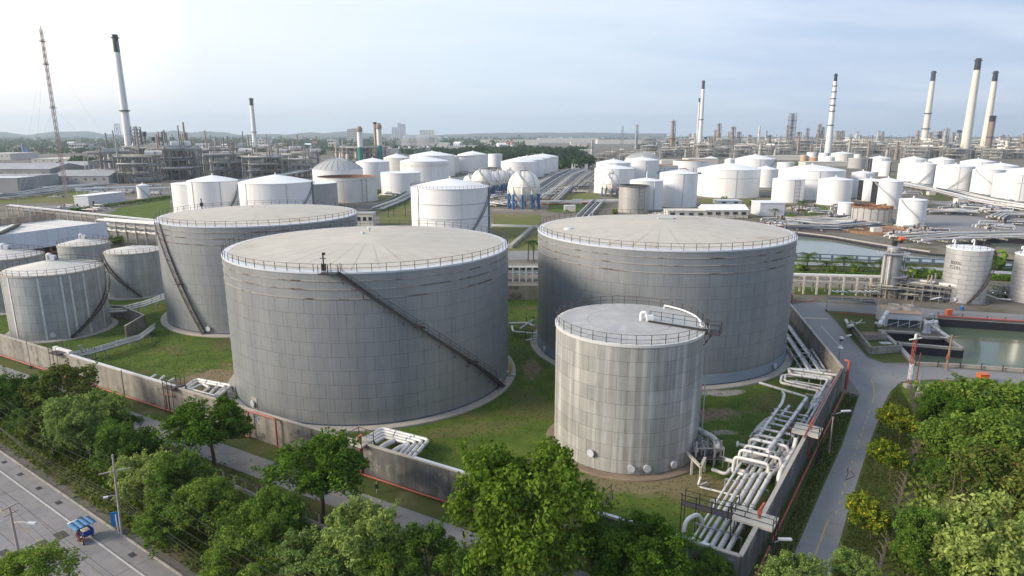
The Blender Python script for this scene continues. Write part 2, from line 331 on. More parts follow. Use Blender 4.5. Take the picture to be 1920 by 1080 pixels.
M_plaster = mat('pale_plaster', (0.62, 0.59, 0.53), (0.55, 0.52, 0.47), rough=0.85, scale=0.1, obrand=0.12)
M_brown = mat('brown_steel', (0.33, 0.25, 0.195), (0.27, 0.215, 0.175), rough=0.7, metal=0.2, scale=0.3, obrand=0.15)
M_far = mat('grey_green_steel', (0.26, 0.26, 0.24), (0.19, 0.19, 0.18), rough=0.7, metal=0.2, scale=0.2, obrand=0.2)
M_yellowc = mat('cream_stack', (0.70, 0.66, 0.57), (0.64, 0.60, 0.51), rough=0.7, scale=0.1)
M_hill = mat('wooded_hill', (0.10, 0.12, 0.10), (0.08, 0.10, 0.085), rough=0.95, scale=0.006, spec=0.05)
M_skin = mat('skin', (0.30, 0.16, 0.10), rough=0.6)
M_pink = mat('pink_cloth', (0.22, 0.08, 0.11), rough=0.85)
M_cloth = mat('dark_cloth', (0.035, 0.04, 0.055), rough=0.9)
M_rubber = mat('rubber', (0.02, 0.02, 0.02), rough=0.8)
M_lens = mat('lamp_glass', (0.7, 0.72, 0.7), rough=0.3)
def watermat(name, c, rough=0.06, bs=1.2):
    m = bpy.data.materials.new(name); m.use_nodes = True; t = m.node_tree; b = t.nodes['Principled BSDF']
    b.inputs['Base Color'].default_value = (*c, 1); b.inputs['Roughness'].default_value = rough; b.inputs['IOR'].default_value = 1.33; b.inputs['Specular IOR Level'].default_value = 0.5
    n = t.nodes.new('ShaderNodeTexNoise'); n.inputs['Scale'].default_value = bs; n.inputs['Detail'].default_value = 3
    g = t.nodes.new('ShaderNodeNewGeometry'); t.links.new(g.outputs['Position'], n.inputs['Vector'])
    bp = t.nodes.new('ShaderNodeBump'); bp.inputs['Strength'].default_value = 0.12; bp.inputs['Distance'].default_value = 0.05
    t.links.new(n.outputs['Fac'], bp.inputs['Height']); t.links.new(bp.outputs[0], b.inputs['Normal']); return m
M_water = watermat('green_water', (0.115, 0.15, 0.095), .1)
M_water2 = watermat('canal_water', (0.19, 0.215, 0.18), .1)
L_broad = leafmat('broad_leaf', (0.045, 0.105, 0.012), (0.125, 0.215, 0.026))
L_dark = leafmat('dark_leaf', (0.05, 0.11, 0.018), (0.13, 0.215, 0.036))
L_pale = leafmat('pale_leaf', (0.14, 0.22, 0.045), (0.31, 0.39, 0.11))
L_mid = leafmat('mid_leaf', (0.08, 0.16, 0.022), (0.21, 0.30, 0.05))
L_flower = leafmat('yellow_flower_leaf', (0.07, 0.12, 0.015), (0.16, 0.23, 0.025), (0.50, 0.44, 0.025), 0.80)
L_far = leafmat('far_leaf', (0.024, 0.052, 0.018), (0.055, 0.095, 0.028))
L_palm = leafmat('palm_leaf', (0.04, 0.08, 0.02), (0.09, 0.14, 0.035))
L_scrub = leafmat('scrub_leaf', (0.07, 0.115, 0.02), (0.17, 0.22, 0.045))
L_dry = leafmat('dry_twig', (0.16, 0.12, 0.08), (0.24, 0.19, 0.14))
L_rusty = leafmat('reddish_leaf', (0.055, 0.10, 0.018), (0.155, 0.195, 0.038), (0.24, 0.15, 0.06), 0.92)
L_blade = leafmat('grass_blade', (0.07, 0.115, 0.02), (0.115, 0.15, 0.04))
TANKS = [
    (-156.7, 329.9, 12.04, 14.37, 0.0, 'flat', '', 'white tank cut off behind the first cone-roofed tank at far left of the tank row'),
    (-145.1, 321.0, 11.56, 16.23, 2.5, 'cone', 'stairR', 'white cone-roofed tank with a dark stair at its right, above the back grey tank'),
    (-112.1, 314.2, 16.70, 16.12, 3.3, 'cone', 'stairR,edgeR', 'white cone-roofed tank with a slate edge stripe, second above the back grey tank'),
    (-107.8, 348.8, 15.05, 13.18, 0.0, 'flat', 'gray', 'greyish tank with a dark rim tucked between two white tanks, left of the rusty-rimmed one'),
    (-96.5, 387.7, 16.94, 13.98, 0.0, 'open', 'rust,ladder', 'cream open tank with a rusty inner rim and scaffold ladder'),
    (-114.5, 436.5, 16.09, 15.77, 7.1, 'dome', '', 'tank with a big grey dome roof behind the rusty-rimmed one'),
    (-99.9, 477.7, 11.79, 18.87, 2.5, 'cone', '', 'white cone-roofed tank right of the grey dome'),
    (-96.3, 557.0, 10.75, 19.01, 3.1, 'cone', 'cream', 'cream cone-roofed tank below the steam cloud'),
    (-69.7, 530.2, 19.13, 17.42, 3.4, 'cone', 'tan', 'wide white tank with a tan band under its cone roof and a small dark platform'),
    (-72.8, 433.3, 12.87, 13.77, 0.0, 'flat', '', 'low white flat-topped tank alone on the lawn left of the ringed white tank'),
    (-23.5, 251.4, 14.92, 18.72, 3.0, 'cone', 'stairR,edgeR,rings,rail', 'large white ringed tank with slate stripe and long dark stair, nearest of the white tanks'),
    (-74.4, 622.0, 20.70, 18.98, 3.7, 'cone', '', 'broad white cone roof showing above the tan-banded tank'),
    (-70.9, 660.2, 18.61, 16.70, 3.5, 'cone', 'cream', 'cream cone-roofed tank with a vertical pipe, right of the tan-banded tank'),
    (-50.7, 690.6, 12.65, 15.49, 0.0, 'flat', 'darktop', 'white tank with a dark open top between two cone roofs near the wood'),
    (-44.7, 757.5, 16.90, 15.73, 3.6, 'cone', '', 'white cone-roofed tank at the edge of the dark wood'),
    (-20.1, 797.8, 8.59, 14.88, 0.0, 'flat', '', 'small flat white tank at the right end of the row by the wood'),
    (5.9, 588.3, 15.76, 14.50, 3.5, 'cone', '', 'nearest of the four overlapping white tanks behind the sphere'),
    (13.6, 609.9, 16.08, 15.49, 3.2, 'cone', '', 'second of the four overlapping white tanks behind the sphere'),
    (22.3, 649.2, 16.07, 15.49, 3.0, 'cone', '', 'third of the four overlapping white tanks behind the sphere'),
    (31.9, 694.3, 16.34, 15.49, 2.7, 'cone', '', 'farthest of the four overlapping white tanks behind the sphere, with its whole right side showing'),
    (76.6, 502.9, 12.93, 17.11, 2.6, 'cone', '', 'white cone-roofed tank directly behind the one with the small sphere in front'),
    (68.0, 441.1, 13.11, 16.04, 2.1, 'cone', '', 'white cone-roofed tank with the small white sphere standing in front of it'),
    (102.1, 524.5, 13.38, 18.22, 2.4, 'cone', '', 'white cone-roofed tank just in front of the grey-domed one on the right'),
    (123.8, 632.7, 15.88, 16.07, 5.9, 'dome', '', 'tank with a low grey dome among the white tanks right of the plant road'),
    (119.7, 543.9, 15.75, 12.99, 0.0, 'open', '', 'white open-topped tank with a dark hollow behind the frosty white tanks'),
    (179.4, 667.9, 17.55, 12.32, 0.0, 'open', '', 'far white open-topped tank with a red-brown rim line left of the tree'),
    (60.7, 329.4, 7.19, 13.27, 0.0, 'open', 'silver,ladder', 'silver open-topped tank with a dark rim behind the wide right grey tank'),
    (69.6, 342.3, 8.51, 14.78, 1.3, 'cone', 'pipev', 'white cone-roofed tank half hidden by the silver open-topped tank'),
    (89.5, 356.1, 9.99, 17.78, 1.7, 'cone', 'topframe', 'tall white tank with a railed dark frame over its roof'),
    (136.4, 418.0, 18.97, 16.89, 3.6, 'cone', 'rings1', 'very wide white tank with a band halfway up, right of the tall framed tank'),
    (244.2, 669.7, 19.38, 13.86, 4.5, 'cone', 'stairR', 'wide white tank with a dark stair on its right, near the refinery edge'),
    (186.5, 488.5, 8.43, 12.99, 2.3, 'cone', '', 'white tank peeping out to the right behind the very wide banded one'),
    (308.1, 749.8, 9.17, 7.01, 0.0, 'flat', '', 'low pale tank in the far row beside a small black door'),
    (254.3, 854.1, 9.49, 7.97, 2.3, 'cone', '', 'small far white tank left of the wide tank with the dark stair'),
    (287.9, 881.6, 6.37, 5.51, 1.8, 'cone', '', 'tiny far white tank next to the pipe yard, left of the wide dark-stair tank'),
    (182.6, 404.8, 18.82, 16.98, 3.1, 'cone', 'rings1', 'widest white tank of the right group, behind two smaller plain tanks'),
    (158.6, 379.4, 8.61, 13.10, 1.2, 'cone', 'ladder', 'plain white tank with a red scaffold ladder, in front of the widest right tank'),
    (178.6, 365.3, 8.61, 13.76, 1.4, 'cone', '', 'plain white tank in front of the widest right tank on its right side'),
    (214.3, 405.3, 6.20, 15.00, 1.2, 'cone', 'stair', 'white tank just left of the black-striped pair'),
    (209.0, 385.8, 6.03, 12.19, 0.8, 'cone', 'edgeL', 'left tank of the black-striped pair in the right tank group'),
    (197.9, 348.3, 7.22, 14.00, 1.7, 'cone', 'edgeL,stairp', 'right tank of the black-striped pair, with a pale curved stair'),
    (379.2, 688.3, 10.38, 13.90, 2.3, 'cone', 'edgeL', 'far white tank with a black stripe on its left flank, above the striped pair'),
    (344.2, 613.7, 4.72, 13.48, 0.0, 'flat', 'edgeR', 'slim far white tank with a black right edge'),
    (393.9, 761.2, 8.93, 11.25, 0.0, 'step', 'gray', 'far grey tank with a smaller drum on top'),
    (422.7, 967.0, 4.60, 8.31, 0.0, 'flat', 'tan2', 'small tan drum in the far refinery row'),
    (435.4, 969.5, 7.06, 12.07, 0.0, 'flat', 'edgeR', 'small far white tank with a black stripe, left of two'),
    (419.1, 897.9, 6.50, 13.29, 0.0, 'flat', 'edgeR', 'small far white tank with a black stripe at the foot of the banded stack'),
    (419.6, 881.9, 6.69, 8.25, 1.8, 'cone', '', 'tiny far white round tank in front of the banded stack'),
    (483.1, 977.5, 15.05, 10.56, 2.6, 'cone', 'cream', 'wide far beige tank behind the tiny white one'),
    (429.5, 948.8, 5.19, 5.93, 0.0, 'flat', 'orange', 'small rust-orange drum in the far refinery row'),
    (160.2, 314.9, 3.43, 6.08, 0.6, 'flat', '', 'small white tank beside the rusty open grey tank near the canal'),
    (158.7, 289.2, 7.98, 6.89, 0.0, 'open', 'grayweath', 'low grey weathered tank with a ragged rusty top near the canal'),
    (168.8, 276.5, 5.20, 11.29, 0.6, 'cone', 'stairp', 'slender white tank with a winding stair standing alone above the canal'),
    (363.7, 604.2, 10.37, 15.95, 2.5, 'cone', '', 'white tank at the back left of the far right cluster'),
    (332.6, 551.1, 10.98, 14.13, 1.7, 'cone', '', 'white tank at the front left of the far right cluster'),
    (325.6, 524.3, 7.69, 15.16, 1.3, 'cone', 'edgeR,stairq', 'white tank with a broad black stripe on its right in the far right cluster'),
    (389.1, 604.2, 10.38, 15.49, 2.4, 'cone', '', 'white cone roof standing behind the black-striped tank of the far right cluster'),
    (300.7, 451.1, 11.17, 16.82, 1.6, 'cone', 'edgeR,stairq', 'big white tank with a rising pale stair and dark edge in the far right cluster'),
    (399.8, 571.9, 12.79, 15.05, 2.6, 'cone', '', 'white cone roof at the back of the far right cluster under the tall cream stacks'),
    (308.3, 429.3, 8.85, 15.77, 1.2, 'cone', 'stairp', 'white tank with a falling pale stair next to the dark-edged big one'),
    (392.3, 534.8, 12.48, 13.26, 2.4, 'cone', '', 'wide white cone roof second from the back at the right photo edge'),
    (297.5, 390.8, 11.05, 14.91, 1.5, 'cone', 'rings1', 'large white tank cut by the right photo edge, nearest of its cluster'),
    (372.4, 483.2, 12.64, 12.74, 1.6, 'cone', '', 'white cone roof cut by the right photo edge behind the nearest tank'),
    (-223.1, 399.1, 3.39, 7.95, 1.0, 'cone', 'stairp', 'small white tank with a stair near the white cabin at left'),
]
# ------------------------------------------------------------------ the ground, roads, water
import bmesh
ZN = [0]
def sheet(name, px, z, m, kind='structure', world=False):
    if not world: ZN[0] += 1; z += .0007*ZN[0]
    pts = [Vector((p[0], p[1], z)) for p in px] if world else [G(u, v, z) for u, v in px]
    return tag(MB().poly(pts, z).build(name, m), kind=kind)
pondA = [G(*p) for p in ((1649, 621), (1718, 625), (1727, 632.6), (1772, 635), (1757, 598), (2100, 619), (2100, 714), (1710, 681))]
pondB = [G(*p) for p in ((1420, 430), (1494, 439), (1560, 446), (1654, 463), (1741, 475), (1800, 479), (2000, 493), (2000, 504), (1868, 498), (1773, 495), (1420, 484))]
pondC = [G(*p) for p in ((1784, 457), (1874, 446), (2000, 453), (2000, 477), (1862, 464), (1805, 462))]
bm = bmesh.new()
for loop in ([(-10000, -300, 0), (10000, -300, 0), (10000, 9000, 0), (-10000, 9000, 0)], pondA, pondB, pondC):
    vv = [bm.verts.new(p) for p in loop]
    for i in range(len(vv)): bm.edges.new((vv[i], vv[(i+1) % len(vv)]))
bmesh.ops.triangle_fill(bm, use_beauty=True, use_dissolve=False, edges=bm.edges[:], normal=(0, 0, 1))
me = bpy.data.meshes.new('ground'); bm.to_mesh(me); bm.free(); me.materials.append(M_plant_ground)
ground = bpy.data.objects.new('ground', me); COL.objects.link(ground); ground['kind'] = 'structure'
for nm, P, zw, mw in (('pond_water', pondA, -1.6, M_water), ('canal_water', pondB, -0.7, M_water2), ('pit_water', pondC, -1.8, M_water2)):
    tag(MB().poly(P, zw).build(nm, mw), kind='structure')
    b = MB(); n = len(P); b.add([(p.x, p.y, 0) for p in P]+[(p.x, p.y, -4) for p in P], [(i, (i+1) % n, n+(i+1) % n, n+i) for i in range(n)])
    tag(b.build(nm.split('_')[0]+'_bank', M_liner), kind='structure')

W0, W1c, W2c, W3c, W4c = (V(-128, 131.5, 0), V(19, 47.9, 0), V(49.7, 93.2, 0), V(57.2, 129.7, 0), V(61, 149.5, 0))
wdir = (W1c-W0).normalized(); wn_ = V(wdir.y, -wdir.x, 0)                       # outward (towards the camera)
rdir = V(.823, -.569, 0); rperp = V(-.569, -.823, 0); R0 = G(0, 848)
def rd(s, t, z=0): p = R0+rdir*s+rperp*t; return V(p.x, p.y, z)
sdir = V(53.3, -30.8, 0).normalized(); sperp = V(sdir.y, -sdir.x, 0); S0 = V(-59.6, 89.2, 0)
def sr(s, t, z=0): p = S0+sdir*s+sperp*t; return V(p.x, p.y, z)
sheet('verge', [(-190, 166), (-90, 110), (19, 47.9), (49.7, 93.2)]+[tuple(G(*p)[:2]) for p in ((1600, 745), (1690, 716), (1762, 711), (2100, 733))]+[(150, 20), (-20, 20), (-190, 140)], 0.01, M_grass2, world=True)
sheet('bund_lawn', [(-190, 167), tuple(W0[:2]), tuple(W1c[:2]), tuple(W2c[:2]), tuple(W3c[:2]), tuple(W4c[:2]), (-60, 150), (-150, 172)], 0.02, M_grass, world=True)
sheet('scrub_ground', [tuple(rd(-120, -0.9)[:2]), tuple(rd(90, -0.9)[:2]), tuple(rd(90, -9)[:2]), tuple(rd(40, -5.5)[:2]), tuple(rd(0, -6.5)[:2]), tuple(rd(-120, -9)[:2])], 0.02, M_scrub, world=True)
sheet('public_road', [tuple(rd(s, t)[:2]) for s, t in ((-140, 0), (110, 0), (110, 9.6), (-140, 9.6))], 0.03, M_road, world=True)
sheet('service_road', [tuple(sr(s, t)[:2]) for s, t in ((-120, 0), (90, 0), (90, 3.5), (-120, 3.5))], 0.03, M_asph, world=True)
sheet('roadside_pavement', [tuple(rd(s, t)[:2]) for s, t in ((-140, -1.0), (110, -1.0), (110, -0.18), (-140, -0.18))], 0.05, M_pave, world=True)
yard_px = [(1485, 571), (1520, 566), (2100, 600), (2100, 614), (1757, 596.5), (1660, 590), (1547, 582), (1590, 630), (1625, 670), (1655, 681), (1705, 685), (1990, 706), (2100, 713.5), (2100, 733), (1760, 711.5), (1715, 711.5), (1690, 716), (1670, 733), (1657, 757), (1629, 835), (1602, 920), (1559, 1068), (1530, 1200), (1440, 1200), (1480, 1060), (1540, 921), (1579, 835), (1612, 738), (1594, 714), (1581, 690)]
sheet('yard_road', yard_px, 0.035, M_yard)
# kerb between road and pavement: separate kerb stones
kb = MB().box((0, 0, 0.06), (1.92, 0.16, 0.16)).mesh('kerb_stone', M_conc)
kerb = tag(thing('kerb', None, None, tuple(rd(0, 0))), kind='structure')
rang = math.atan2(rdir.y, rdir.x)
for i in range(-14, 34):
    o = bpy.data.objects.new('kerb_stone', kb); COL.objects.link(o); o.parent = kerb
    p = rdir*(i*2.0)-rperp*0.09; o.location = (p.x, p.y, 0); o.rotation_euler = (0, 0, rang)
# painted lines
rm = MB()
for t in (1.75, 8.1):
    rm.poly([rd(-140, t), rd(110, t), rd(110, t+.13), rd(-140, t+.13)], 0.036)
tag(rm.build('white_road_line', M_linew), kind='structure')
jt = MB()
for i in range(-24, 19): jt.poly([rd(i*6.0, .1), rd(i*6.0+.05, .1), rd(i*6.0+.05, 9.5), rd(i*6.0, 9.5)], .0335)
for t in (1.6, 3.3, 6.5): jt.poly([rd(-140, t), rd(110, t), rd(110, t+.05), rd(-140, t+.05)], .0345)
tag(jt.build('road_joint', M_patch), kind='structure')
po = random.Random(5)
for i in range(16):
    s_, t_ = po.uniform(-30, 40), po.uniform(.4, 9); a_ = po.uniform(.4, 1.4); tag(MB().poly([rd(s_+a_*1.6*math.cos(k*.7)*po.uniform(.6, 1), t_+a_*.5*math.sin(k*.7)*po.uniform(.6, 1)) for k in range(9)], .0342+.0001*i).build('road_repair', M_asph), kind='structure')
ym = MB()
for i in range(-40, 34): ym.poly([rd(i*3.0, 4.9), rd(i*3.0+1.1, 4.9), rd(i*3.0+1.1, 5.02), rd(i*3.0, 5.02)], 0.036)
tag(ym.build('yellow_road_dash', M_liney), kind='structure')
ym = MB()
for i in range(-24, 30): ym.poly([sr(i*3.4, 1.7), sr(i*3.4+1.0, 1.7), sr(i*3.4+1.0, 1.82), sr(i*3.4, 1.82)], 0.036)
ym.poly([sr(-60, 1.7), sr(-22, 1.7), sr(-22, 1.82), sr(-60, 1.82)], 0.0365)
tag(ym.build('yellow_lane_dash', M_liney), kind='structure')
def mark_line(name, px, wd, m, dashes=None):
    b = MB(); P = [G(u, v, 0) for u, v in px]
    for i in range(len(P)-1):
        a, c = P[i], P[i+1]; d = (c-a).normalized(); n = V(-d.y, d.x, 0)*wd/2
        if dashes:
            L_ = (c-a).length; k = 0.0
            while k < L_:
                p, q = a+d*k, a+d*min(k+dashes[0], L_); b.poly([p-n, q-n, q+n, p+n], 0.042); k += sum(dashes)
        else: b.poly([a-n, c-n, c+n, a+n], 0.042)
    return tag(b.build(name, m), kind='structure')
mark_line('yellow_bend_line', [(1634, 712), (1639, 730), (1639, 742), (1636, 756)], .16, M_liney)
mark_line('yellow_lane_line', [(1630, 770), (1590, 890), (1567, 965)], .14, M_liney, (0.8, 1.4))
mark_line('yellow_solid_line', [(1553, 975), (1523, 1055), (1500, 1120)], .15, M_liney)
mark_line('pale_cross_strip', [(1503, 596), (1553, 598)], .9, M_cope)
mark_line('faint_lane_line', [(1540, 612), (1575, 650)], .12, M_linew)
# slab patch in the service road, dark gratings on the public road
sheet('road_slab', [tuple(sr(s, t)[:2]) for s, t in ((-20.5, -0.3), (-16.5, -0.3), (-16.5, 3.9), (-20.5, 3.9))], 0.041, M_conc, world=True)
for k, (u, v, s) in enumerate(((8, 867, .5), (38, 890, .55), (73, 916, .55), (110, 943, .55), (152, 973, .5), (248, 1041, .55), (115, 1004, 1.0), (80, 1021, 1.0), (8, 1037, .8))):
    p = G(u, v); gr = thing('road_grating', 'dark grating number %d counted along the public road' % (k+1) if False else None, None, (p.x, p.y, 0.036), rang)
    gr['label'] = ['dark grating beside the kerb at the far left edge of the road', 'second dark grating along the kerb from the left edge', 'third dark grating along the kerb from the left edge', 'fourth dark grating along the kerb from the left edge',
                   'dark grating beside the kerb just behind the tricycle', 'dark grating beside the kerb just ahead of the tricycle', 'large dark patch in the lane to the left of the tricycle', 'large dark patch near the centre line below the tricycle', 'dark patch near the road edge behind the leaning lamp pole'][k]
    gr['category'] = 'road grating'; gr['group'] = 'dark gratings in the public road'
    b = MB().box((0, 0, 0.004), (s*1.5, s*.95, .008)); b.build('plate', M_patch, gr, local=True)
    b = MB()
    for j in range(5): b.box((-s*.6+j*s*.3, 0, .012), (.05, s*.85, .012))
    b.build('bar', M_dark, gr, local=True)
sheet('canal_liner', [(1420, 424), (1494, 433), (1560, 440), (1654, 456.5), (1741, 470), (1741, 475.5), (1654, 463.5), (1560, 446.5), (1494, 439.5), (1420, 430.5)], .02, M_liner)
# tan earth and lawns around the plant, from near to far
sheet('island_lawn', [(1552, 584), (1660, 591), (1668, 619), (1649, 622), (1706, 680), (1656, 680), (1627, 669), (1592, 630)], 0.012, M_grass2)
sheet('roundabout_lawn', [(1690, 718), (1762, 713), (1740, 760), (1668, 740)], 0.022, M_grass)
for nm, px, m in (('canal_verge', [(1480, 486), (1773, 497), (1990, 507), (1990, 530), (1480, 512)], M_grass2), ('rack_lawn', [(1490, 537), (1640, 543), (1640, 556), (1490, 552)], M_grass),
        ('mid_road', [(950, 470), (1012, 470), (1012, 487), (950, 487)], M_yard), ('mid_lawn', [(925, 402), (1014, 402), (1014, 470), (955, 470), (925, 440)], M_grassfar),
        ('mid_lawn', [(1028, 362), (1120, 362), (1128, 372), (1100, 378), (1020, 374)], M_grassfar), ('mid_lawn', [(1030, 383), (1105, 383), (1120, 400), (1025, 396)], M_grass), ('mid_path', [(1000, 385), (1060, 345), (1118, 318), (1124, 320), (1065, 352), (1018, 388)], M_soil),
        ('left_lawn', [(0, 382), (0, 372), (140, 352), (190, 352), (150, 372), (140, 380)], M_grassfar), ('left_lawn', [(185, 403), (318, 370), (320, 396), (290, 412), (205, 408)], M_grass), ('left_lawn', [(215, 392), (318, 366), (318, 372), (225, 397)], M_grass),
        ('mid_lawn', [(708, 372), (770, 366), (770, 420), (715, 420), (705, 385)], M_grassfar), ('tank_lawn', [(1315, 372), (1440, 374), (1440, 386), (1310, 390)], M_grassfar), ('tank_lawn', [(1500, 386), (1545, 384), (1560, 400), (1510, 405)], M_grass),
        ('tank_lawn', [(1670, 330), (1686, 328), (1690, 345), (1668, 340)], M_grassfar), ('tan_bank', [(1868, 475), (1990, 486), (1990, 495), (1868, 484)], M_soil), ('tan_bank', [(1700, 356), (1840, 400), (1990, 430), (1990, 420), (1850, 392), (1760, 362)], M_grass2),
        ('plant_road', [(1675, 408), (1800, 400), (1990, 440), (1990, 446), (1860, 436), (1740, 430), (1680, 425)], M_yard), ('plant_road', [(1745, 380), (1830, 395), (1990, 436), (1990, 428), (1860, 392), (1790, 376)], M_yard), ('mid_lawn', [(700, 352), (722, 350), (800, 360), (770, 380), (700, 372)], M_grassfar)):
    sheet(nm, px, 0.03, m)
# rust-red round basin floor beside the canal
c0 = G(1640, 433); tag(MB().lathe([(0.01, .35), (12, .35), (12.6, .9), (13, .9), (13, 0)], 40, (c0.x, c0.y)).build('basin_floor', M_rust), kind='structure')

# ------------------------------------------------------------------ the four big tanks
def face_cam(cx, cy, a):
    """cosine between the outward normal at angle a and the direction to the camera"""
    n = V(math.cos(a), math.sin(a), 0); d = V(-cx, -cy, 0).normalized(); return n.dot(d)
def angle_at(cx, cy, R, z, u, back=False):
    best = (1e9, 0)
    for k in range(1440):
        a = 2*PI*k/1440; fc = face_cam(cx, cy, a)
        if (fc < 0.05) != back: continue
        p = V(cx+R*math.cos(a), cy+R*math.sin(a), z-H)
        q = 960+F*p.x/(p.y*math.cos(PITCH)-p.z*math.sin(PITCH))
        if abs(q-u) < best[0]: best = (abs(q-u), a)
    return best[1]
def wrap(a): return (a+PI) % (2*PI)-PI
def plates(t, cx, cy, R, h, ncourse, nseg, m, z0=0.0, vmax=300, gap=1.0):
    """cladding plates: those facing the camera are objects of their own, the rest are one part"""
    ch = (h-z0)/ncourse; da = 2*PI/nseg; ga = 0.014/R*gap; gz = 0.016*gap
    b = MB(); k = 4; prof = [(-da/2+ga)+(da-2*ga)*i/k for i in range(k+1)]
    ro, ri = R+0.03, R+0.004
    n = k+1
    P = [(ro*math.cos(a), ro*math.sin(a), z) for z in (gz, ch-gz) for a in prof]
    b.add(P, [(i, i+1, n+i+1, n+i) for i in range(k)], 0, True)
    Q = P+[(ri*math.cos(a), ri*math.sin(a), z) for z in (gz, ch-gz) for a in prof]
    b.add(Q, [f for i in range(k) for f in ((2*n+i, 2*n+i+1, i+1, i), (n+i, n+i+1, 3*n+i+1, 3*n+i))]+[(0, n, 3*n, 2*n), (k, 2*n+k, 3*n+k, n+k)])
    me = b.mesh('plate', m); rest = MB(); cand = []
    for i in range(ncourse):
        for j in range(nseg):
            a = da*(j+0.5*(i % 2))
            cand.append((face_cam(cx, cy, a), i, a))
    cand.sort(reverse=True); done = 0
    for fc, i, a in cand:
        if fc > -0.02 and done < vmax:
            o = bpy.data.objects.new('plate', me); COL.objects.link(o); o.parent = t; o.location = (0, 0, z0+i*ch); o.rotation_euler = (0, 0, a); done += 1
        else:
            ca, sa = math.cos(a), math.sin(a)
            rest.add([(x*ca-y*sa, x*sa+y*ca, z+z0+i*ch) for x, y, z in P], [tuple(f) for f in b.f[:k]], 0, True)
    if rest.f: tag(rest.build('plate', m, t, local=True), kind='stuff')
def rail_ring(t, R, z, n, a0=0.0, a1=2*PI, hgt=1.05, r=0.028, m=None, name='railing'):
    b = MB(); k = max(int(n*2), 12)
    for zz in (hgt, hgt*0.52): b.tube([(R*math.cos(a0+(a1-a0)*i/k), R*math.sin(a0+(a1-a0)*i/k), z+zz) for i in range(k+1)], r, 4, caps=False)
    for i in range(n+1):
        a = a0+(a1-a0)*i/n; b.box((R*math.cos(a), R*math.sin(a), z+hgt/2), (r*2.4, r*2.4, hgt), a)
    return b.build(name, m or M_rail, t, local=True)
def stair(t, R, a0, z0, a1, z1, landings=(), wd=0.85, name='spiral_stair', brackets=True, m=None):
    """a stair that climbs round the shell from angle a0 to a1"""
    m = m or M_rail
    st = MB(); tr = MB(); rl = MB(); n = max(int((z1-z0)/0.24), 8)
    pts = []
    for i in range(n+1):
        f = i/n; pts.append((a0+(a1-a0)*f, z0+(z1-z0)*f))
    for rr in (R+0.10, R+0.10+wd):
        P = [(rr*math.cos(a), rr*math.sin(a), z) for a, z in pts[::2]+([pts[-1]] if n % 2 else [])]
        for i in range(len(P)-1): st.beam(P[i], P[i+1], 0.06, 0.26)
    for a, z in pts: tr.box(((R+.1+wd/2)*math.cos(a), (R+.1+wd/2)*math.sin(a), z+.03), (wd, .24, .04), a)
    so = st.build(name, m, t, local=True); tr.build('tread', m, so, local=True)
    for rr in (R+.1+wd,):
        P = [(rr*math.cos(a), rr*math.sin(a), z) for a, z in pts]
        for dz in (1.05, .55): rl.tube([(x, y, z+dz) for x, y, z in P[::3]+[P[-1]]], .025, 4, caps=False)
        for x, y, z in P[::5]: rl.box((x, y, z+.5), (.05, .05, 1.0))
    rl.build('handrail', m, so, local=True)
    if brackets:
        bk = MB()
        for a, z in pts[4::8]:
            p = V((R+.05)*math.cos(a), (R+.05)*math.sin(a), z-1.1); q = V((R+.1+wd)*math.cos(a), (R+.1+wd)*math.sin(a), z-.1); bk.beam(p, q, .06, .06)
        bk.build('bracket', m, so, local=True)
    for f in landings:
        a = a0+(a1-a0)*f; z = z0+(z1-z0)*f
        lb = MB().box(((R+.15+wd/2)*math.cos(a), (R+.15+wd/2)*math.sin(a), z+.06), (wd+.15, 1.3, .08), a)
        for dz in (.6, 1.1): lb.tube([((R+.15+wd)*math.cos(a+s/R), (R+.15+wd)*math.sin(a+s/R), z+dz) for s in (-.65, .65)], .025, 4)
        lb.build('landing', m, so, local=True)
    return so
def manhole(t, R, a, z, r=.42, plate=False):
    b = MB(); ca, sa = math.cos(a), math.sin(a)
    p, q = V((R-.02)*ca, (R-.02)*sa, z), V((R+.32)*ca, (R+.32)*sa, z); b.tube([p, q], r*.8, 14)
    mh = b.build('manhole', M_steel, t, local=True)
    MB().tube([q, q+V(ca, sa, 0)*.09], r, 14).build('cover', M_rimw, mh, local=True)
    if plate: MB().box(((R+.06)*ca, (R+.06)*sa, z), (.06, 1.5, 1.7), a).build('surround', M_conc, mh, local=True)
def ring_base(t, R, m, h=.35, w_=1.2):
    MB().lathe([(R-.3, h), (R+w_, h), (R+w_+.12, h-.1), (R+w_+.12, -.05)], 72).build('ring_foundation', m, t, local=True)

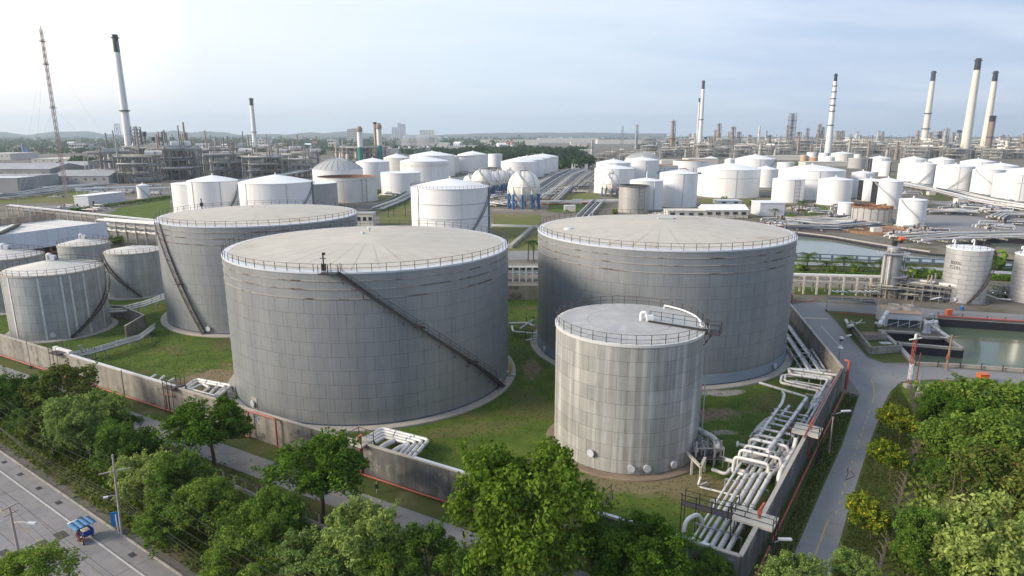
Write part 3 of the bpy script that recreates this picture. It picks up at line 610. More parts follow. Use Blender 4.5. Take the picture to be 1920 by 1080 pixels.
def big_tank(name, label, cx, cy, R, h, rise, nseg, seed, stairs, labelcat='storage tank'):
    t = thing(name, label, labelcat, (cx, cy, 0), 0, 'big grey clad storage tanks')
    MB().lathe([(R-.02, .1), (R-.02, h-.02)], 96).build('shell', M_seam, t, local=True)
    plates(t, cx, cy, R, h-3.55, 9, nseg, M_clad, 0.35)
    up = MB(); up.lathe([(R+.03, h-3.5), (R+.03, h-.05)], 96); up.build('upper_course', M_clad, t, local=True)
    for dz in (1.15, 2.25, 3.45): MB().lathe([(R+.03, h-dz-.09), (R+.10, h-dz-.07), (R+.10, h-dz+.05), (R+.03, h-dz+.07)], 96).build('wind_band', M_rustband, t, local=True)
    MB().lathe([(R+.08, h-.26), (R+.13, h-.22), (R+.13, h), (R-.2, h+.03), (R-.85, h+.085)], 96).build('rim', M_rimw, t, local=True)
    # roof of radial sheets, each one a part
    n = 36; prof = [(R-.85, h+.09), (R*.62, h+.105+rise*.38), (R*.30, h+.105+rise*.72)]
    b = MB(); g = .0016
    for i in range(2):
        r0, z0 = prof[i]; r1, z1 = prof[i+1]
        a0, a1 = -PI/n+g, PI/n-g
        b.add([(r*math.cos(a), r*math.sin(a), z) for r, z in ((r0, z0), (r1, z1)) for a in (a0, 0, a1)], [(0, 1, 4, 3), (1, 2, 5, 4)], 0, True)
    me = b.mesh('roof_sheet', M_roof)
    for k in range(n):
        o = bpy.data.objects.new('roof_sheet', me); COL.objects.link(o); o.parent = t; o.rotation_euler = (0, 0, 2*PI*k/n)
    MB().lathe([(R-1.0, h+.04), (R*.3-.05, h+.07+rise*.72), (0.01, h+.07+rise)], 72).build('roof_underlay', M_roof, t, local=True)
    MB().lathe([(R*.30, h+.112+rise*.72), (R*.12, h+.112+rise*.9), (0.01, h+.112+rise)], 36).build('roof_cap', M_roof, t, local=True)
    ring_base(t, R, M_cope)
    MB().lathe([(R+.10, .36), (R+.10, .55), (R+.05, .56)], 96).build('bottom_flashing', M_slate, t, local=True)
    return t
T2 = big_tank('storage_tank', 'largest grey tank in front with a long diagonal stair down its right side', -22.18, 101.78, 21.5, 21.12, 1.35, 62, 1, None)
a_t = angle_at(-22.18, 101.78, 21.9, 21.1, 632); a_b = angle_at(-22.18, 101.78, 22.4, .4, 946)
rail_ring(T2, 21.5, 21.12, 74)
stair(T2, 21.55, a_b, .4, a_t, 21.2, (.30, .62))
b = MB()      # landing, gauge post and gate at the head of the stair
ca, sa = math.cos(a_t-.04), math.sin(a_t-.04)
b.box((22.1*ca, 22.1*sa, 21.1), (1.4, 2.4, .1), a_t)
for s in (-1.2, 0, 1.2):
    for rr in (21.45, 22.75): b.box((rr*math.cos(a_t-.04+s/22), rr*math.sin(a_t-.04+s/22), 21.7), (.07, .07, 1.25))
b.build('stair_head', M_dark, T2, local=True)
b = MB(); p = V(21.0*math.cos(a_t-.09), 21.0*math.sin(a_t-.09), 21.2)
b.tube([p, p+V(0, 0, 2.2)], .09, 6).box(p+V(0, 0, .5), (.5, .5, .8)).box(p+V(.1, 0, 2.2), (.35, .3, .3)).beam(p+V(-.4, 0, 1.6), p+V(.4, 0, 1.6), .08, .08)
b.build('level_gauge', M_dark, T2, local=True)
for a_, z_, pl in ((angle_at(-22.18, 101.78, 21.8, 1.6, 474), 1.5, True), (angle_at(-22.18, 101.78, 21.8, 1, 938), 1.2, False)): manhole(T2, 21.5, a_, z_, .5, pl)
for (u, v) in ((692, 433), (681, 441)):
    p = G(u, v, 22.3); q = p-V(-22.18, 101.78, 0); b = MB().tube([(q.x, q.y, 22.0), (q.x, q.y, 22.7)], .18, 8).tube([(q.x, q.y, 22.65), (q.x, q.y, 22.85)], .34, 10); b.build('roof_vent', M_rimw, T2, local=True)

TR = big_tank('storage_tank', 'wide grey tank on the right behind the small weathered tank', 26.98, 116.74, 22.23, 21.37, 1.4, 62, 2, None)
rail_ring(TR, 22.2, 21.37, 76)
p = G(1250, 410, 22.6)-V(26.98, 116.74, 0); b = MB()
for s in (-1.5, 1.5): b.tube([(p.x+s, p.y, 22.2), (p.x+s, p.y, 22.75)], .2, 8)
b.beam((p.x-1.7, p.y, 22.85), (p.x+1.7, p.y, 22.85), .9, .12); b.build('roof_vent', M_rimw, TR, local=True)
p = G(1066, 428, 21.9)-V(26.98, 116.74, 0); MB().lathe([(.9, 21.7), (.7, 22.0), (.01, 22.1)], 14, (p.x, p.y)).build('roof_hatch', M_rimw, TR, local=True)
for u in (1451, 1022): manhole(TR, 22.25, angle_at(26.98, 116.74, 22.4, 1.2, u), 1.4, .5)
MB().lathe([(22.30, .36), (22.30, 2.0), (22.27, 2.02)], 96).build('painted_foot', mat('foot_paint', (0.27, 0.33, 0.39), (0.24, 0.30, 0.36), rough=.6, scale=.2, bump=.1), TR, local=True)

TB = big_tank('storage_tank', 'grey tank at the back left with a stair down its left flank', -54.2, 141.3, 20.2, 21.2, 1.35, 58, 3, None)
rail_ring(TB, 20.2, 21.2, 66)
a_b = angle_at(-54.2, 141.3, 21.0, .4, 381); a_t = angle_at(-54.2, 141.3, 20.6, 18, 303); a_t = a_b+wrap(a_t-a_b)*1.12
stair(TB, 20.25, a_b, .4, a_t, 21.2, (.45,))
for u in (391,): manhole(TB, 20.25, angle_at(-54.2, 141.3, 20.5, 1.2, u), 1.4, .5)
for (u, v) in ((473, 390), (497, 390)):
    p = G(u, v, 22.3)-V(-54.2, 141.3, 0); MB().tube([(p.x, p.y, 22.0), (p.x, p.y, 22.6)], .2, 8).build('roof_vent', M_dark, TB, local=True)
p = V(-54.2-20.2*.86, 141.3+20.2*.5, 0)-V(-54.2, 141.3, 0); MB().tube([(p.x, p.y, 21.2), (p.x, p.y, 23.6)], .12, 6).box((p.x, p.y, 22.2), (.6, .6, .8)).build('level_gauge', M_dark, TB, local=True)

# the small weathered tank in front
cx, cy_, Rf, hf = 14.30, 76.54, 8.9, 15.72
TF = thing('storage_tank', 'small weathered tank of pale streaked plates standing in front on the right', 'storage tank', (cx, cy_, 0))
MB().lathe([(Rf-.02, .1), (Rf-.02, hf)], 72).build('shell', M_seam, TF, local=True)
plates(TF, cx, cy_, Rf, hf-.3, 9, 25, M_clad2, .3)
MB().lathe([(Rf+.05, hf-.36), (Rf+.14, hf-.3), (Rf+.14, hf), (Rf-.25, hf+.03)], 72).build('rim', mat('pale_rim', (.60, .60, .57), (.52, .52, .5), scale=.5), TF, local=True)
for n, r0, r1 in ((44, Rf-.25, Rf*.58), (26, Rf*.575, Rf*.2)):
    zz = lambda r: hf+.05+(Rf-r)*.055
    a0, a1 = -PI/n+.0015, PI/n-.0015
    me = MB().add([(r*math.cos(a), r*math.sin(a), zz(r)) for r in (r0, r1) for a in (a0, 0, a1)], [(0, 1, 4, 3), (1, 2, 5, 4)]).mesh('roof_plate', M_roofg)
    for k in range(n):
        o = bpy.data.objects.new('roof_plate', me); COL.objects.link(o); o.parent = TF; o.rotation_euler = (0, 0, 2*PI*k/n)
MB().lathe([(Rf-.2, hf+.02), (0.01, hf+.02+Rf*.055)], 60).build('roof_underlay', M_clad3, TF, local=True)
MB().lathe([(Rf*.2, zz(Rf*.2)), (0.01, zz(0))], 24).build('roof_cap', M_roofg, TF, local=True)
rail_ring(TF, Rf-.05, hf, 34, hgt=1.1)
ring_base(TF, Rf, M_soil, .25, 1.0)
for u in (1107, 1183, 1213, 1263): manhole(TF, Rf+.04, angle_at(cx, cy_, Rf+.3, 1.2, u), 1.2 if u != 1107 else 2.3, .44)
# roof walkway from the vent to the platform on the right
a_p = angle_at(cx, cy_, Rf, hf, 1322); pv = G(1217, 598, hf+.7)-V(cx, cy_, 0); pe = V((Rf+.3)*math.cos(a_p), (Rf+.3)*math.sin(a_p), hf+.25)
pv.z = hf+.55
wk = MB(); d = (pe-pv).normalized(); nrm = V(-d.y, d.x, 0)
wk.beam(pv, pe, .8, .08)
wo = wk.build('roof_walkway', M_steel, TF, local=True)
rl = MB()
for s in (.42,):
    for dz in (.55, 1.05): rl.tube([pv+nrm*s+V(0, 0, dz), pe+nrm*s+V(0, 0, dz)], .03, 4)
    L_ = (pe-pv).length
    for k in range(6): q = pv+d*(L_*k/5)+nrm*s; rl.box((q.x, q.y, q.z+.5), (.06, .06, 1.1))
rl.beam(pv-nrm*.42, pe-nrm*.42, .06, .2); rl.build('handrail', M_dark, wo, local=True)
b = MB(); b.tube(fillet([pv+V(-.9, .3, -.1), pv+V(-.9, .3, .9), pv+V(-.3, .2, .9), pv+V(-.3, .2, .4)], .45), .2, 8); b.box(pv+V(.1, .1, .25), (.8, .6, .7)); b.build('roof_vent', M_white, TF, local=True)
MB().tube([pe*0.82+V(0, 0, .9), pe*0.82+V(0, 0, 3.4)], .3, 8).build('roof_drum', M_white, TF, local=True).location = (-.3, .9, -2.6+.0)
b = MB(); q = V((Rf+.9)*math.cos(a_p), (Rf+.9)*math.sin(a_p), hf-.1)
b.box(q, (1.7, 1.7, .1), a_p)
for sx in (-.8, .8):
    for sy in (-.8, .8): b.box((q.x+sx*math.cos(a_p)-sy*math.sin(a_p), q.y+sx*math.sin(a_p)+sy*math.cos(a_p), q.z+.6), (.07, .07, 1.2))
for dz in (.6, 1.15):
    c4 = [V(q.x+sx*math.cos(a_p)-sy*math.sin(a_p), q.y+sx*math.sin(a_p)+sy*math.cos(a_p), q.z+dz) for sx, sy in ((-.8, -.8), (.8, -.8), (.8, .8), (-.8, .8))]
    b.tube(c4, .03, 4)
for s in (-.6, .6): b.beam(q+V(-s*math.sin(a_p), s*math.cos(a_p), -.05), V((Rf)*math.cos(a_p)-s*math.sin(a_p), Rf*math.sin(a_p)+s*math.cos(a_p), hf-1.6), .08, .08)
b.build('platform', M_dark, TF, local=True)
b = MB(); q2 = V((Rf+.5)*math.cos(a_p-.04), (Rf+.5)*math.sin(a_p-.04), 0); tgx, tgy = -math.sin(a_p), math.cos(a_p)
for s in (-.25, .25): b.beam(q2+V(tgx*s, tgy*s, .3), q2+V(tgx*s, tgy*s, hf+1), .05, .05)
for k in range(50): b.beam(q2+V(-tgx*.25, -tgy*.25, .5+k*.3), q2+V(tgx*.25, tgy*.25, .5+k*.3), .03, .03)
b.build('ladder', M_steel, TF, local=True)
P = [(( Rf-.6)*math.cos(a), (Rf-.6)*math.sin(a), hf+.5) for a in [a_p+.05+i*.12 for i in range(11)]]
MB().tube([(P[0][0]+.6, P[0][1], hf+.2)]+P+[(P[-1][0], P[-1][1], hf+.1)], .11, 8).build('foam_pipe', M_white, TF, local=True)

# four old tanks at the far left
def old_tank(label, cx, cy, R, h, rise, nseg, ncr, hatch=True, st=None, m=None, roof=None):
    t = thing('storage_tank', label, 'storage tank', (cx, cy, 0), 0, 'old grey tanks at the left')
    MB().lathe([(R-.02, .1), (R-.02, h)], 64).build('shell', M_seam, t, local=True)
    plates(t, cx, cy, R, h-.25, ncr, nseg, m or M_clad3, .2)
    MB().lathe([(R+.05, h-.3), (R+.13, h-.25), (R+.13, h), (R-.2, h+.02)], 64).build('rim', M_cope, t, local=True)
    n = 24; me = MB().add([(r*math.cos(a), r*math.sin(a), h+.03+(R-r)*rise/R) for r in (R-.15, R*.15) for a in (-PI/n+.004, 0, PI/n-.004)], [(0, 1, 4, 3), (1, 2, 5, 4)]).mesh('roof_plate', roof or M_roofp)
    for k in range(n):
        o = bpy.data.objects.new('roof_plate', me); COL.objects.link(o); o.parent = t; o.rotation_euler = (0, 0, 2*PI*k/n)
    MB().lathe([(R-.1, h), (R*.15, h+(R-R*.15)*rise/R), (.01, h+.06+rise)], 48).build('roof_underlay', M_roofg, t, local=True)
    rail_ring(t, R, h, max(int(R*4.2), 16))
    ring_base(t, R, M_conc, .25, 1.1)
    if hatch:
        b = MB().tube(fillet([(-.9, .2, h+rise-.2), (-.9, .2, h+rise+.95), (-.2, .2, h+rise+.95), (-.2, .2, h+rise+.3)], .4), .28, 8).box((.35, 0, h+rise+.35), (.9, .8, .9)); b.build('roof_vent', M_rimw, t, local=True)
        wk = MB().beam((.5, 0, h+rise+.15), (R*.86, R*.5, h+.35), .6, .08).beam((.5, .4, h+rise+1.1), (R*.86, R*.5+.4, h+1.3), .05, .05); wk.build('roof_walkway', M_rail, t, local=True)
    if st:
        stair(t, R+.03, st[0], .3, st[1], h, wd=.7)
    return t
aL = angle_at(-89.7, 125.5, 8.6, .5, 133); aT = angle_at(-89.7, 125.5, 8.6, 9, 203)
OT1 = old_tank('grey tank streaked with white stains beside the wall at the left edge', -89.7, 125.5, 8.35, 12.55, 1.7, 20, 7, True, (aL, aL+wrap(aT-aL)*1.35))
for u in (100,): manhole(OT1, 8.38, angle_at(-89.7, 125.5, 8.6, 1.2, u), 1.3, .5)
b = MB()
for u0 in (8, 22, 78, 121, 138, 163, 190):
    a = angle_at(-89.7, 125.5, 8.5, 7, max(u0, 3)+0)
    b.add([((8.45)*math.cos(a+s/8.4), 8.45*math.sin(a+s/8.4), z) for z in (.4, 12.2) for s in (-.17, .17)], [(0, 1, 3, 2)])
aB = angle_at(-91.6, 156.4, 6.5, .5, 266); aT = angle_at(-91.6, 156.4, 6.5, 7, 205)
tag(b.build('white_stain', mat('lime_stain', (.68, .69, .70), (.52, .53, .54), rough=.8, scale=1.5), OT1, local=True), label='white stain running down the shell')
OT2 = old_tank('plain grey tank with a dark diagonal stair, right beside the back big tank', -91.6, 156.4, 6.3, 10.7, 1.1, 16, 6, False, (aB, aB+wrap(aT-aB)*1.45))
OT3 = old_tank('low grey tank with a roof walkway under the pale blue building', -114.9, 173.7, 6.0, 9.5, 1.4, 16, 5, True)
OT4 = old_tank('grey tank cut by the left photo edge behind the stained one', -112.3, 143.3, 6.8, 11.8, 1.5, 18, 6, True)
# ------------------------------------------------------------------ bund walls
def wall(name, label, a, b, h, m, seg=2.6, th=.3, cope=M_cope, gap=.02, groupn='concrete bund walls'):
    a, b = Vector(a), Vector(b); d = b-a; L_ = d.length; d.normalize(); rz = math.atan2(d.y, d.x)
    t = thing(name, label, 'wall', tuple(a), rz, groupn); n = max(int(round(L_/seg)), 1); s = L_/n
    me = MB().box((0, 0, h/2), (s-gap, th, h)).mesh('wall_panel', m); mc = MB().box((0, 0, h+.06), (s-.01, th+.1, .12)).mesh('coping', cope)
    for i in range(n):
        for nm, q in (('wall_panel', me), ('coping', mc)):
            o = bpy.data.objects.new(nm, q); COL.objects.link(o); o.parent = t; o.location = (s*(i+.5), ((i*7) % 3-1)*.012 if nm == 'wall_panel' else 0, 0)
    MB().box((L_/2, 0, h/2-.05), (L_-.1, th-.16, h-.1)).build('core', M_walld, t, local=True)
    return t
WH = 3.8
ws = W0+wdir*((-6.4-W0.x)/wdir.x-15)
wall('bund_wall', 'long stained concrete wall with a red pipe at its foot, running left from the big tree', W0, ws, WH, M_wall)
wall('bund_wall', 'dark weathered stretch of the front wall by the bundle of white pipes and the big tree', ws, W1c, WH, M_walld)
wall('bund_wall', 'dark concrete wall running along the right-hand service road beside the pipe bank', W1c, W2c, WH, M_walld)
wall('bund_wall', 'pale concrete wall between the wide right tank and the road junction', W2c, W3c, WH, M_wall, seg=2.2)
wall('bund_wall', 'short wall behind the wide right tank near the pipe racks', W3c, W4c, WH, M_wall)
wall('bund_wall', 'far wall closing the bund behind the two big tanks', W4c, V(-75, 150, 0), 3.4, M_wall)
P = [G(u, v, 2.6) for u, v in ((150, 556), (205, 573), (228, 574), (270, 591), (234, 612))]
for i in range(len(P)-1):
    wall('bund_wall', ['low inner wall behind the stained left tank', 'low inner wall hidden under pipes right of the stained left tank', 'inner wall with a top corner between the left tanks', 'short inner wall with white pipes passing its foot'][i],
         (P[i].x, P[i].y, 0), (P[i+1].x, P[i+1].y, 0), 2.6, M_wall, 2.0, .25)
# white painted strip lying on the front wall
def on_wall(s0, s1, off, z0, z1, th, name, label, cat, m):
    a, b = W0+wdir*s0+wn_*off, W0+wdir*s1+wn_*off
    o = MB().beam(a+V(0, 0, (z0+z1)/2), b+V(0, 0, (z0+z1)/2), th, z1-z0).build(name, m, loc=tuple(a)); return tag(o, label, cat)
def s_of(u, v, z=WH):
    p = G(u, v, z); return (p-W0).dot(wdir)
on_wall(s_of(130, 668), s_of(300, 737), 0, WH+.13, WH+.30, .34, 'wall_pipe', 'white pipe lying on top of the long left wall', 'pipe', M_rimw)
on_wall(s_of(775, 862), s_of(868, 895), 0, WH+.13, WH+.26, .34, 'wall_pipe', 'white strip on top of the wall next to the big tree', 'pipe', M_rimw)
on_wall(s_of(1130, 965), s_of(1330, 1025), 0, WH+.13, WH+.26, .34, 'wall_pipe', 'white strip on top of the wall in front of the small weathered tank', 'pipe', M_rimw)

# ------------------------------------------------------------------ pipes
def PP(lst): return [G(u, v, z) for u, v, z in lst]
def pipes(name, label, paths, cat='pipes', group=None, support=None, fil=.6, m=M_pipe):
    """one pipe run: every pipe a part, flanges as sub-parts, sleepers below"""
    p0 = Vector(paths[0][0][0]); t = thing(name, label, cat, (p0.x, p0.y, 0), 0, group)
    for path, r in paths:
        pth = fillet(path, max(fil, r*2.2))
        po = MB().tube(pth, r, 10).build('pipe', m, t)
        fl = MB(); path = [Vector(q) for q in path]
        for i in range(len(path)-1):
            a, b = path[i], path[i+1]; L_ = (b-a).length
            if L_ > 4:
                for f in ((.3, .7) if L_ < 10 else (.12, .3, .5, .7, .88)):
                    c = a.lerp(b, f); dd = (b-a).normalized()*.07; fl.tube([c-dd, c+dd], r*1.35, 10)
        if fl.f: fl.build('flange', M_steel, po)
    if support:
        for a, b, wd in support:
            sb = MB(); a, b = Vector(a), Vector(b)
            sb.beam(a, b, .16, .16)
            for q in (a, b): sb.box((q.x, q.y, q.z/2), (.16, .16, q.z))
            sb.build('support', M_steel, t)
    return t
def sup(path, step, half, z=None, drop=.35):
    o = []; path = [Vector(p) for p in path]
    for i in range(len(path)-1):
        a, b = path[i], path[i+1]; L_ = (b-a).length; d = (b-a).normalized(); n = V(-d.y, d.x, 0)*half
        for k in range(max(int(L_/step), 1)):
            c = a+d*(step*(k+.5) if L_ > step else L_/2); c = V(c.x, c.y, (c.z if z is None else z)-drop); 
            if c.z > .15: o.append((c-n, c+n, .2))
    return o
# nested loops behind the front wall, by the largest tank
def loop_px(corners, z, n, inset, r, drop=True):
    """n nested U-loops: corners = start on the wall, far 1, far 2, end on the wall"""
    c = [G(u, v, z) for u, v in corners]; o = []
    for k in range(n):
        f = k*inset
        a, b, e, d = c; ax = (e-b).normalized(); ay = (a-b).normalized(); L_ = (e-b).length
        b2 = b+ax*f+ay*f; e2 = e-ax*f+(d-e).normalized()*f; a2 = a+ax*f; d2 = d-ax*f
        o.append(([a2, b2, e2, d2], r))
    return o
lp = loop_px(((677, 826), (717, 803), (804, 825), (770, 862)), 1.5, 4, .62, .22)
pipes('pipe_loop', 'nested white pipe loops behind the wall below the largest tank', lp, group='pipe loops behind the front wall', support=[(G(700, 822, 1.2), G(740, 812, 1.2), .2), (G(790, 832, 1.2), G(762, 852, 1.2), .2), (G(745, 850, 1.2), G(715, 838, 1.2), .2)])
pipes('pipe_loop', 'two thick grey pipes with a bend inside the white pipe loops', [(PP([(700, 852, 1.4), (722, 834, 1.4), (738, 827, 1.4)]), .36), (PP([(722, 862, 1.4), (742, 843, 1.4), (765, 833, 1.4)]), .33)], group='pipe loops behind the front wall')
lp = loop_px(((337, 732), (369, 711), (434, 723), (396, 753)), 1.4, 2, .7, .22)
lp += [(PP([(350, 733, 1.4), (380, 720, 1.4), (393, 727, 1.4), (370, 742, 1.4)]), .2), (PP([(408, 725, 1.4), (384, 748, 1.4)]), .24), (PP([(420, 728, 1.4), (394, 752, 1.4)]), .2), (PP([(343, 726, 1.75), (404, 742, 1.75)]), .16)]
pipes('pipe_loop', 'white pipe loops on trestles between the wall and the largest tank at left', lp, group='pipe loops behind the front wall', support=[(G(364, 722, 1.1), G(425, 733, 1.1), .2), (G(385, 752, 1.1), G(436, 725, 1.1), .2)])
pipes('pipe_stub', 'short white pipes ending by the stile over the left wall', [(PP([(278, 712, 3), (292, 703, 3), (292, 706, 1)]), .2), (PP([(296, 716, 3.2), (308, 705, 3.2)]), .18), (PP([(312, 719, 3.2), (326, 711, 3.2)]), .22)])
# pipe run from the left wall along the inner bund
pa = [(118, 664, 1.5), (168, 655, 1.5), (240, 634, 1.5), (262, 628, 1.3), (290, 607, 1.2)]
pipes('pipe_run', 'parallel grey pipes bending along the lawn from the left wall', [([G(u, v+k*3.0, z) for u, v, z in pa], .13+.05*(k % 2)) for k in range(4)], m=M_steel, support=sup(PP([(u, v+5, z) for u, v, z in pa]), 4.0, 1.0))
pa = [(206, 577, 2.2), (235, 575, 2.2), (270, 566, 2.2), (312, 551, 2.0)]
pipes('pipe_run', 'pale pipes passing between the plain left tank and the back big tank', [([G(u, v+k*4, z) for u, v, z in pa], .22) for k in range(3)], support=sup(PP(pa), 4.0, 1.2))
on_wall(s_of(92, 657), s_of(116, 668), -.6, WH-.2, WH+.45, .6, 'wall_pipe', 'thick white pipe beside the stile on the left wall', 'pipe', M_white)
# red fire main along the outside of the walls
def redpipe(label, pts, r=.13):
    t = tag(MB().tube(fillet(pts, .4), r, 8).build('fire_pipe', M_red, loc=(pts[0][0], pts[0][1], 0)), label, 'pipe'); return t
wo = wn_*.65
q1 = W0+wdir*s_of(498, 0+790, 1) ; sA = (G(467, 822, .3)-W0).dot(wdir); sB = (G(512, 842, .3)-W0).dot(wdir); sC = (W1c-W0).length
redpipe('red fire main along the foot of the left wall, arching over beside the round tree', [W0+wo+V(0, 0, .35), W0+wdir*sA+wo+V(0, 0, .35), W0+wdir*sA+wo+V(0, 0, WH+.2), W0+wdir*sB+wo+V(0, 0, WH+.2), W0+wdir*sB+wo+V(0, 0, .35), W0+wdir*(sC+.6)+wo+V(0, 0, .35)], .115)
rw = (W2c-W1c).normalized(); rn = V(rw.y, -rw.x, 0)
redpipe('red fire main at the foot of the right-hand wall', [W1c+rn*.75-rw*.6+V(0, 0, .5), W2c+rn*.75+V(0, 0, .5)], .115)
redpipe('thick red riser standing at the far corner of the right-hand wall', [W2c+rn*.75+rw*.1+V(0, 0, .3), W2c+rn*.8+rw*.6+V(0, 0, WH+1.0), W2c+rn*.1+rw*.7+V(0, 0, WH+1.0)], .22)
redpipe('red pipe strip on top of the right-hand wall', [W1c+rw*26+V(0, 0, WH+.22), W2c-rw*1+V(0, 0, WH+.22)], .09)
redpipe('thin red pipe rising from the wall behind the wide right tank', [G(1481, 598, 0)+V(0, 0, 0), G(1481, 598, 0)+V(0, 0, 5.2), G(1481, 598, 0)+V(-.8, 0, 5.6)], .2)
mk = W0+wdir*((G(478, 800, 2)-W0).dot(wdir))+wn_*.18
o = MB(); ax = wdir
for a, b in (((-.45, 3.3), (-.35, 2.5)), ((-.1, 3.35), (-.05, 2.5)), ((-.05, 2.9), (.5, 3.3)), ((-.05, 2.9), (.55, 2.35)), ((.25, 3.3), (.25, 2.9))): o.beam(mk+ax*a[0]+V(0, 0, a[1]), mk+ax*b[0]+V(0, 0, b[1]), .03, .16)
tag(o.build('wall_mark', mat('pale_blue_mark', (.42, .52, .68), rough=.8), loc=tuple(mk)), 'pale blue painted mark on the wall under the red pipe arch', 'painted mark')

# bank of big pipes inside the right-hand wall
def BK(s, t_, z): p = W1c+rw*s-rn*t_; return V(p.x, p.y, z)
bank = []
for k, (t_, r) in enumerate(((1.9, .24), (2.6, .25), (3.3, .24), (4.0, .21), (4.6, .13))):
    bank.append(([BK(.5, t_, 1.3), BK(4.0, t_, 1.6), BK(19.5-k*.6, t_, 1.9), BK(20.5-k*.6, t_, 1.2), BK(27+k, t_, 1.2)], r))
bank.append(([BK(.9, 5.3, .9), BK(20, 5.3, 1.9)], .13))
bank.append(([BK(3.5, 5.6, 1.2), BK(3.0, 5.9, 2.0), BK(3.6, 5.9, 3.2), BK(5.2, 5.3, 3.2), BK(5.6, 4.9, 2.2)], .2))
pipes('pipe_bank', 'four thick pale pipes side by side along the right-hand wall, nearest the camera', bank, support=[(BK(s, 1.4, 1.6), BK(s, 5.8, 1.6), .2) for s in (6, 11, 16, 21)]+[(BK(s, .5, .9), BK(s, 1.2, .9), .2) for s in (8, 13)])
cross = []
for k in range(6):
    s = 19.5+k*1.75
    cross.append(([BK(s, 6.0-k*.1, .6), BK(s, 5.9-k*.1, 2.7+.15*(k % 2)), BK(s+.3, 1.4 if k % 2 else 2.3, 2.7+.15*(k % 2)), BK(s+.4, 1.4 if k % 2 else 2.3, 1.0)], .19-.02*(k % 3)))
cross.append(([BK(18.5, 1.0, .6), BK(19.2, 1.0, 2.2), BK(26, .95, 2.2), BK(27, .95, 3.2)], .26))
for k in range(4):
    s = 29.5+k*1.1; cross.append(([BK(s-.5, 6.6, 1.0), BK(s+.2, 5.6, 2.3), BK(s+.9, 4.6, 2.3)], .17))
pipes('pipe_manifold', 'row of pale pipe bridges stepping over the pipe bank in its middle', cross, support=[(BK(s, 1.0, 2.2), BK(s, 6.0, 2.2), .2) for s in (20.5, 24, 28)], fil=.5)
top = [([BK(22, 5.4, 1.6), BK(30, 4.9, 3.0), BK(37.5, 4.8, 3.0), BK(38.5, 4.8, 3.9), BK(39.2, 5.2, 3.9)], .19), ([BK(22, 3.0, 3.1), BK(33, 2.6, 3.1), BK(41, 2.4, 3.1), BK(42, 2.4, 1.2)], .23),
       ([BK(24, 1.5, 1.3), BK(53.2, 1.2, 1.3)], .2), ([BK(27, 2.1, 1.3), BK(52, 1.8, 1.3)], .2), ([BK(36, 3.1, 1.3), BK(46, 3.0, 1.3), BK(48, 10.2, 1.3)], .2), ([BK(38, 4.0, 2.6), BK(34, 4.2, 2.6)], .2)]
for k in range(4): top.append(([BK(31+k*1.6, 1.2, 2.6), BK(31+k*1.6, 5.4, 2.6)], .15))
pipes('pipe_rack', 'upper pipes and cross beams leading along the right-hand wall to its far end', top, support=[(BK(s, .8, 1.0), BK(s, 3.6, 1.0), .2) for s in (28, 33, 38, 43, 48)])
hp = [(PP([(1576, 697, 1.4), (1483, 692, 1.4), (1486, 698, 1.4), (1560, 708, 1.4), (1545, 735, 1.4), (1526, 765, 1.4)]), .24), (PP([(1572, 704, 1.9), (1478, 691, 1.9), (1482, 702, 1.9), (1553, 712, 1.9), (1533, 748, 1.6)]), .2),
      (PP([(1556, 712, 1.2), (1466, 704, 1.2), (1464, 718, 1.0), (1535, 733, 1.2), (1520, 760, 1.2)]), .22), (PP([(1550, 708, 1.7), (1473, 702, 1.7), (1471, 714, 1.5), (1541, 729, 1.7)]), .17), (PP([(1480, 713, 1.0), (1546, 724, 1.0)]), .12)]
pipes('pipe_hairpin', 'white hairpin pipe loops at the far end of the right-hand wall', hp, support=[(G(1495, 700, 1.0), G(1493, 718, 1.0), .2), (G(1518, 704, 1.0), G(1516, 722, 1.0), .2), (G(1540, 708, 1.0), G(1537, 727, 1.0), .2)], fil=.5)
up = []
for k in range(7):
    a, b = W2c+(W3c-W2c)*.0, W3c; d = (b-a).normalized(); n = V(d.y, -d.x, 0)*-1
    off = -(1.1+.52*k); z = 1.0+.35*(k % 3)
    nn = V(-d.y, d.x, 0)*(1.1+.52*k)
    up.append(([a+d*(1.5+k*.4)+nn+V(0, 0, z), b+d*14+nn+V(0, 0, z)], .14+.03*(k % 2)))
ladder_up = [(W2c+(W3c-W2c).normalized()*s+V(-(W3c-W2c).normalized().y, (W3c-W2c).normalized().x, 0)*1.0+V(0, 0, 1.2), W2c+(W3c-W2c).normalized()*s+V(-(W3c-W2c).normalized().y, (W3c-W2c).normalized().x, 0)*4.6+V(0, 0, 1.2), .2) for s in (4, 8, 12, 16, 20, 24, 28, 32, 36)]
pipes('pipe_rack', 'ladder-like rack of long pipes between the wide right tank and the pale wall', up, support=ladder_up)
pipes('pipe_run', 'long white pipe and walkway running up beside the wide right tank foot', [(PP([(1537, 690, .9), (1508, 650, .9), (1478, 613, .9)]), .25), (PP([(1545, 690, 1.4), (1522, 655, 1.4)]), .18)], support=[(G(1515, 658, 1.6), G(1530, 656, 1.6), .2), (G(1504, 662, 2.3), G(1520, 664, 2.3), .2)])
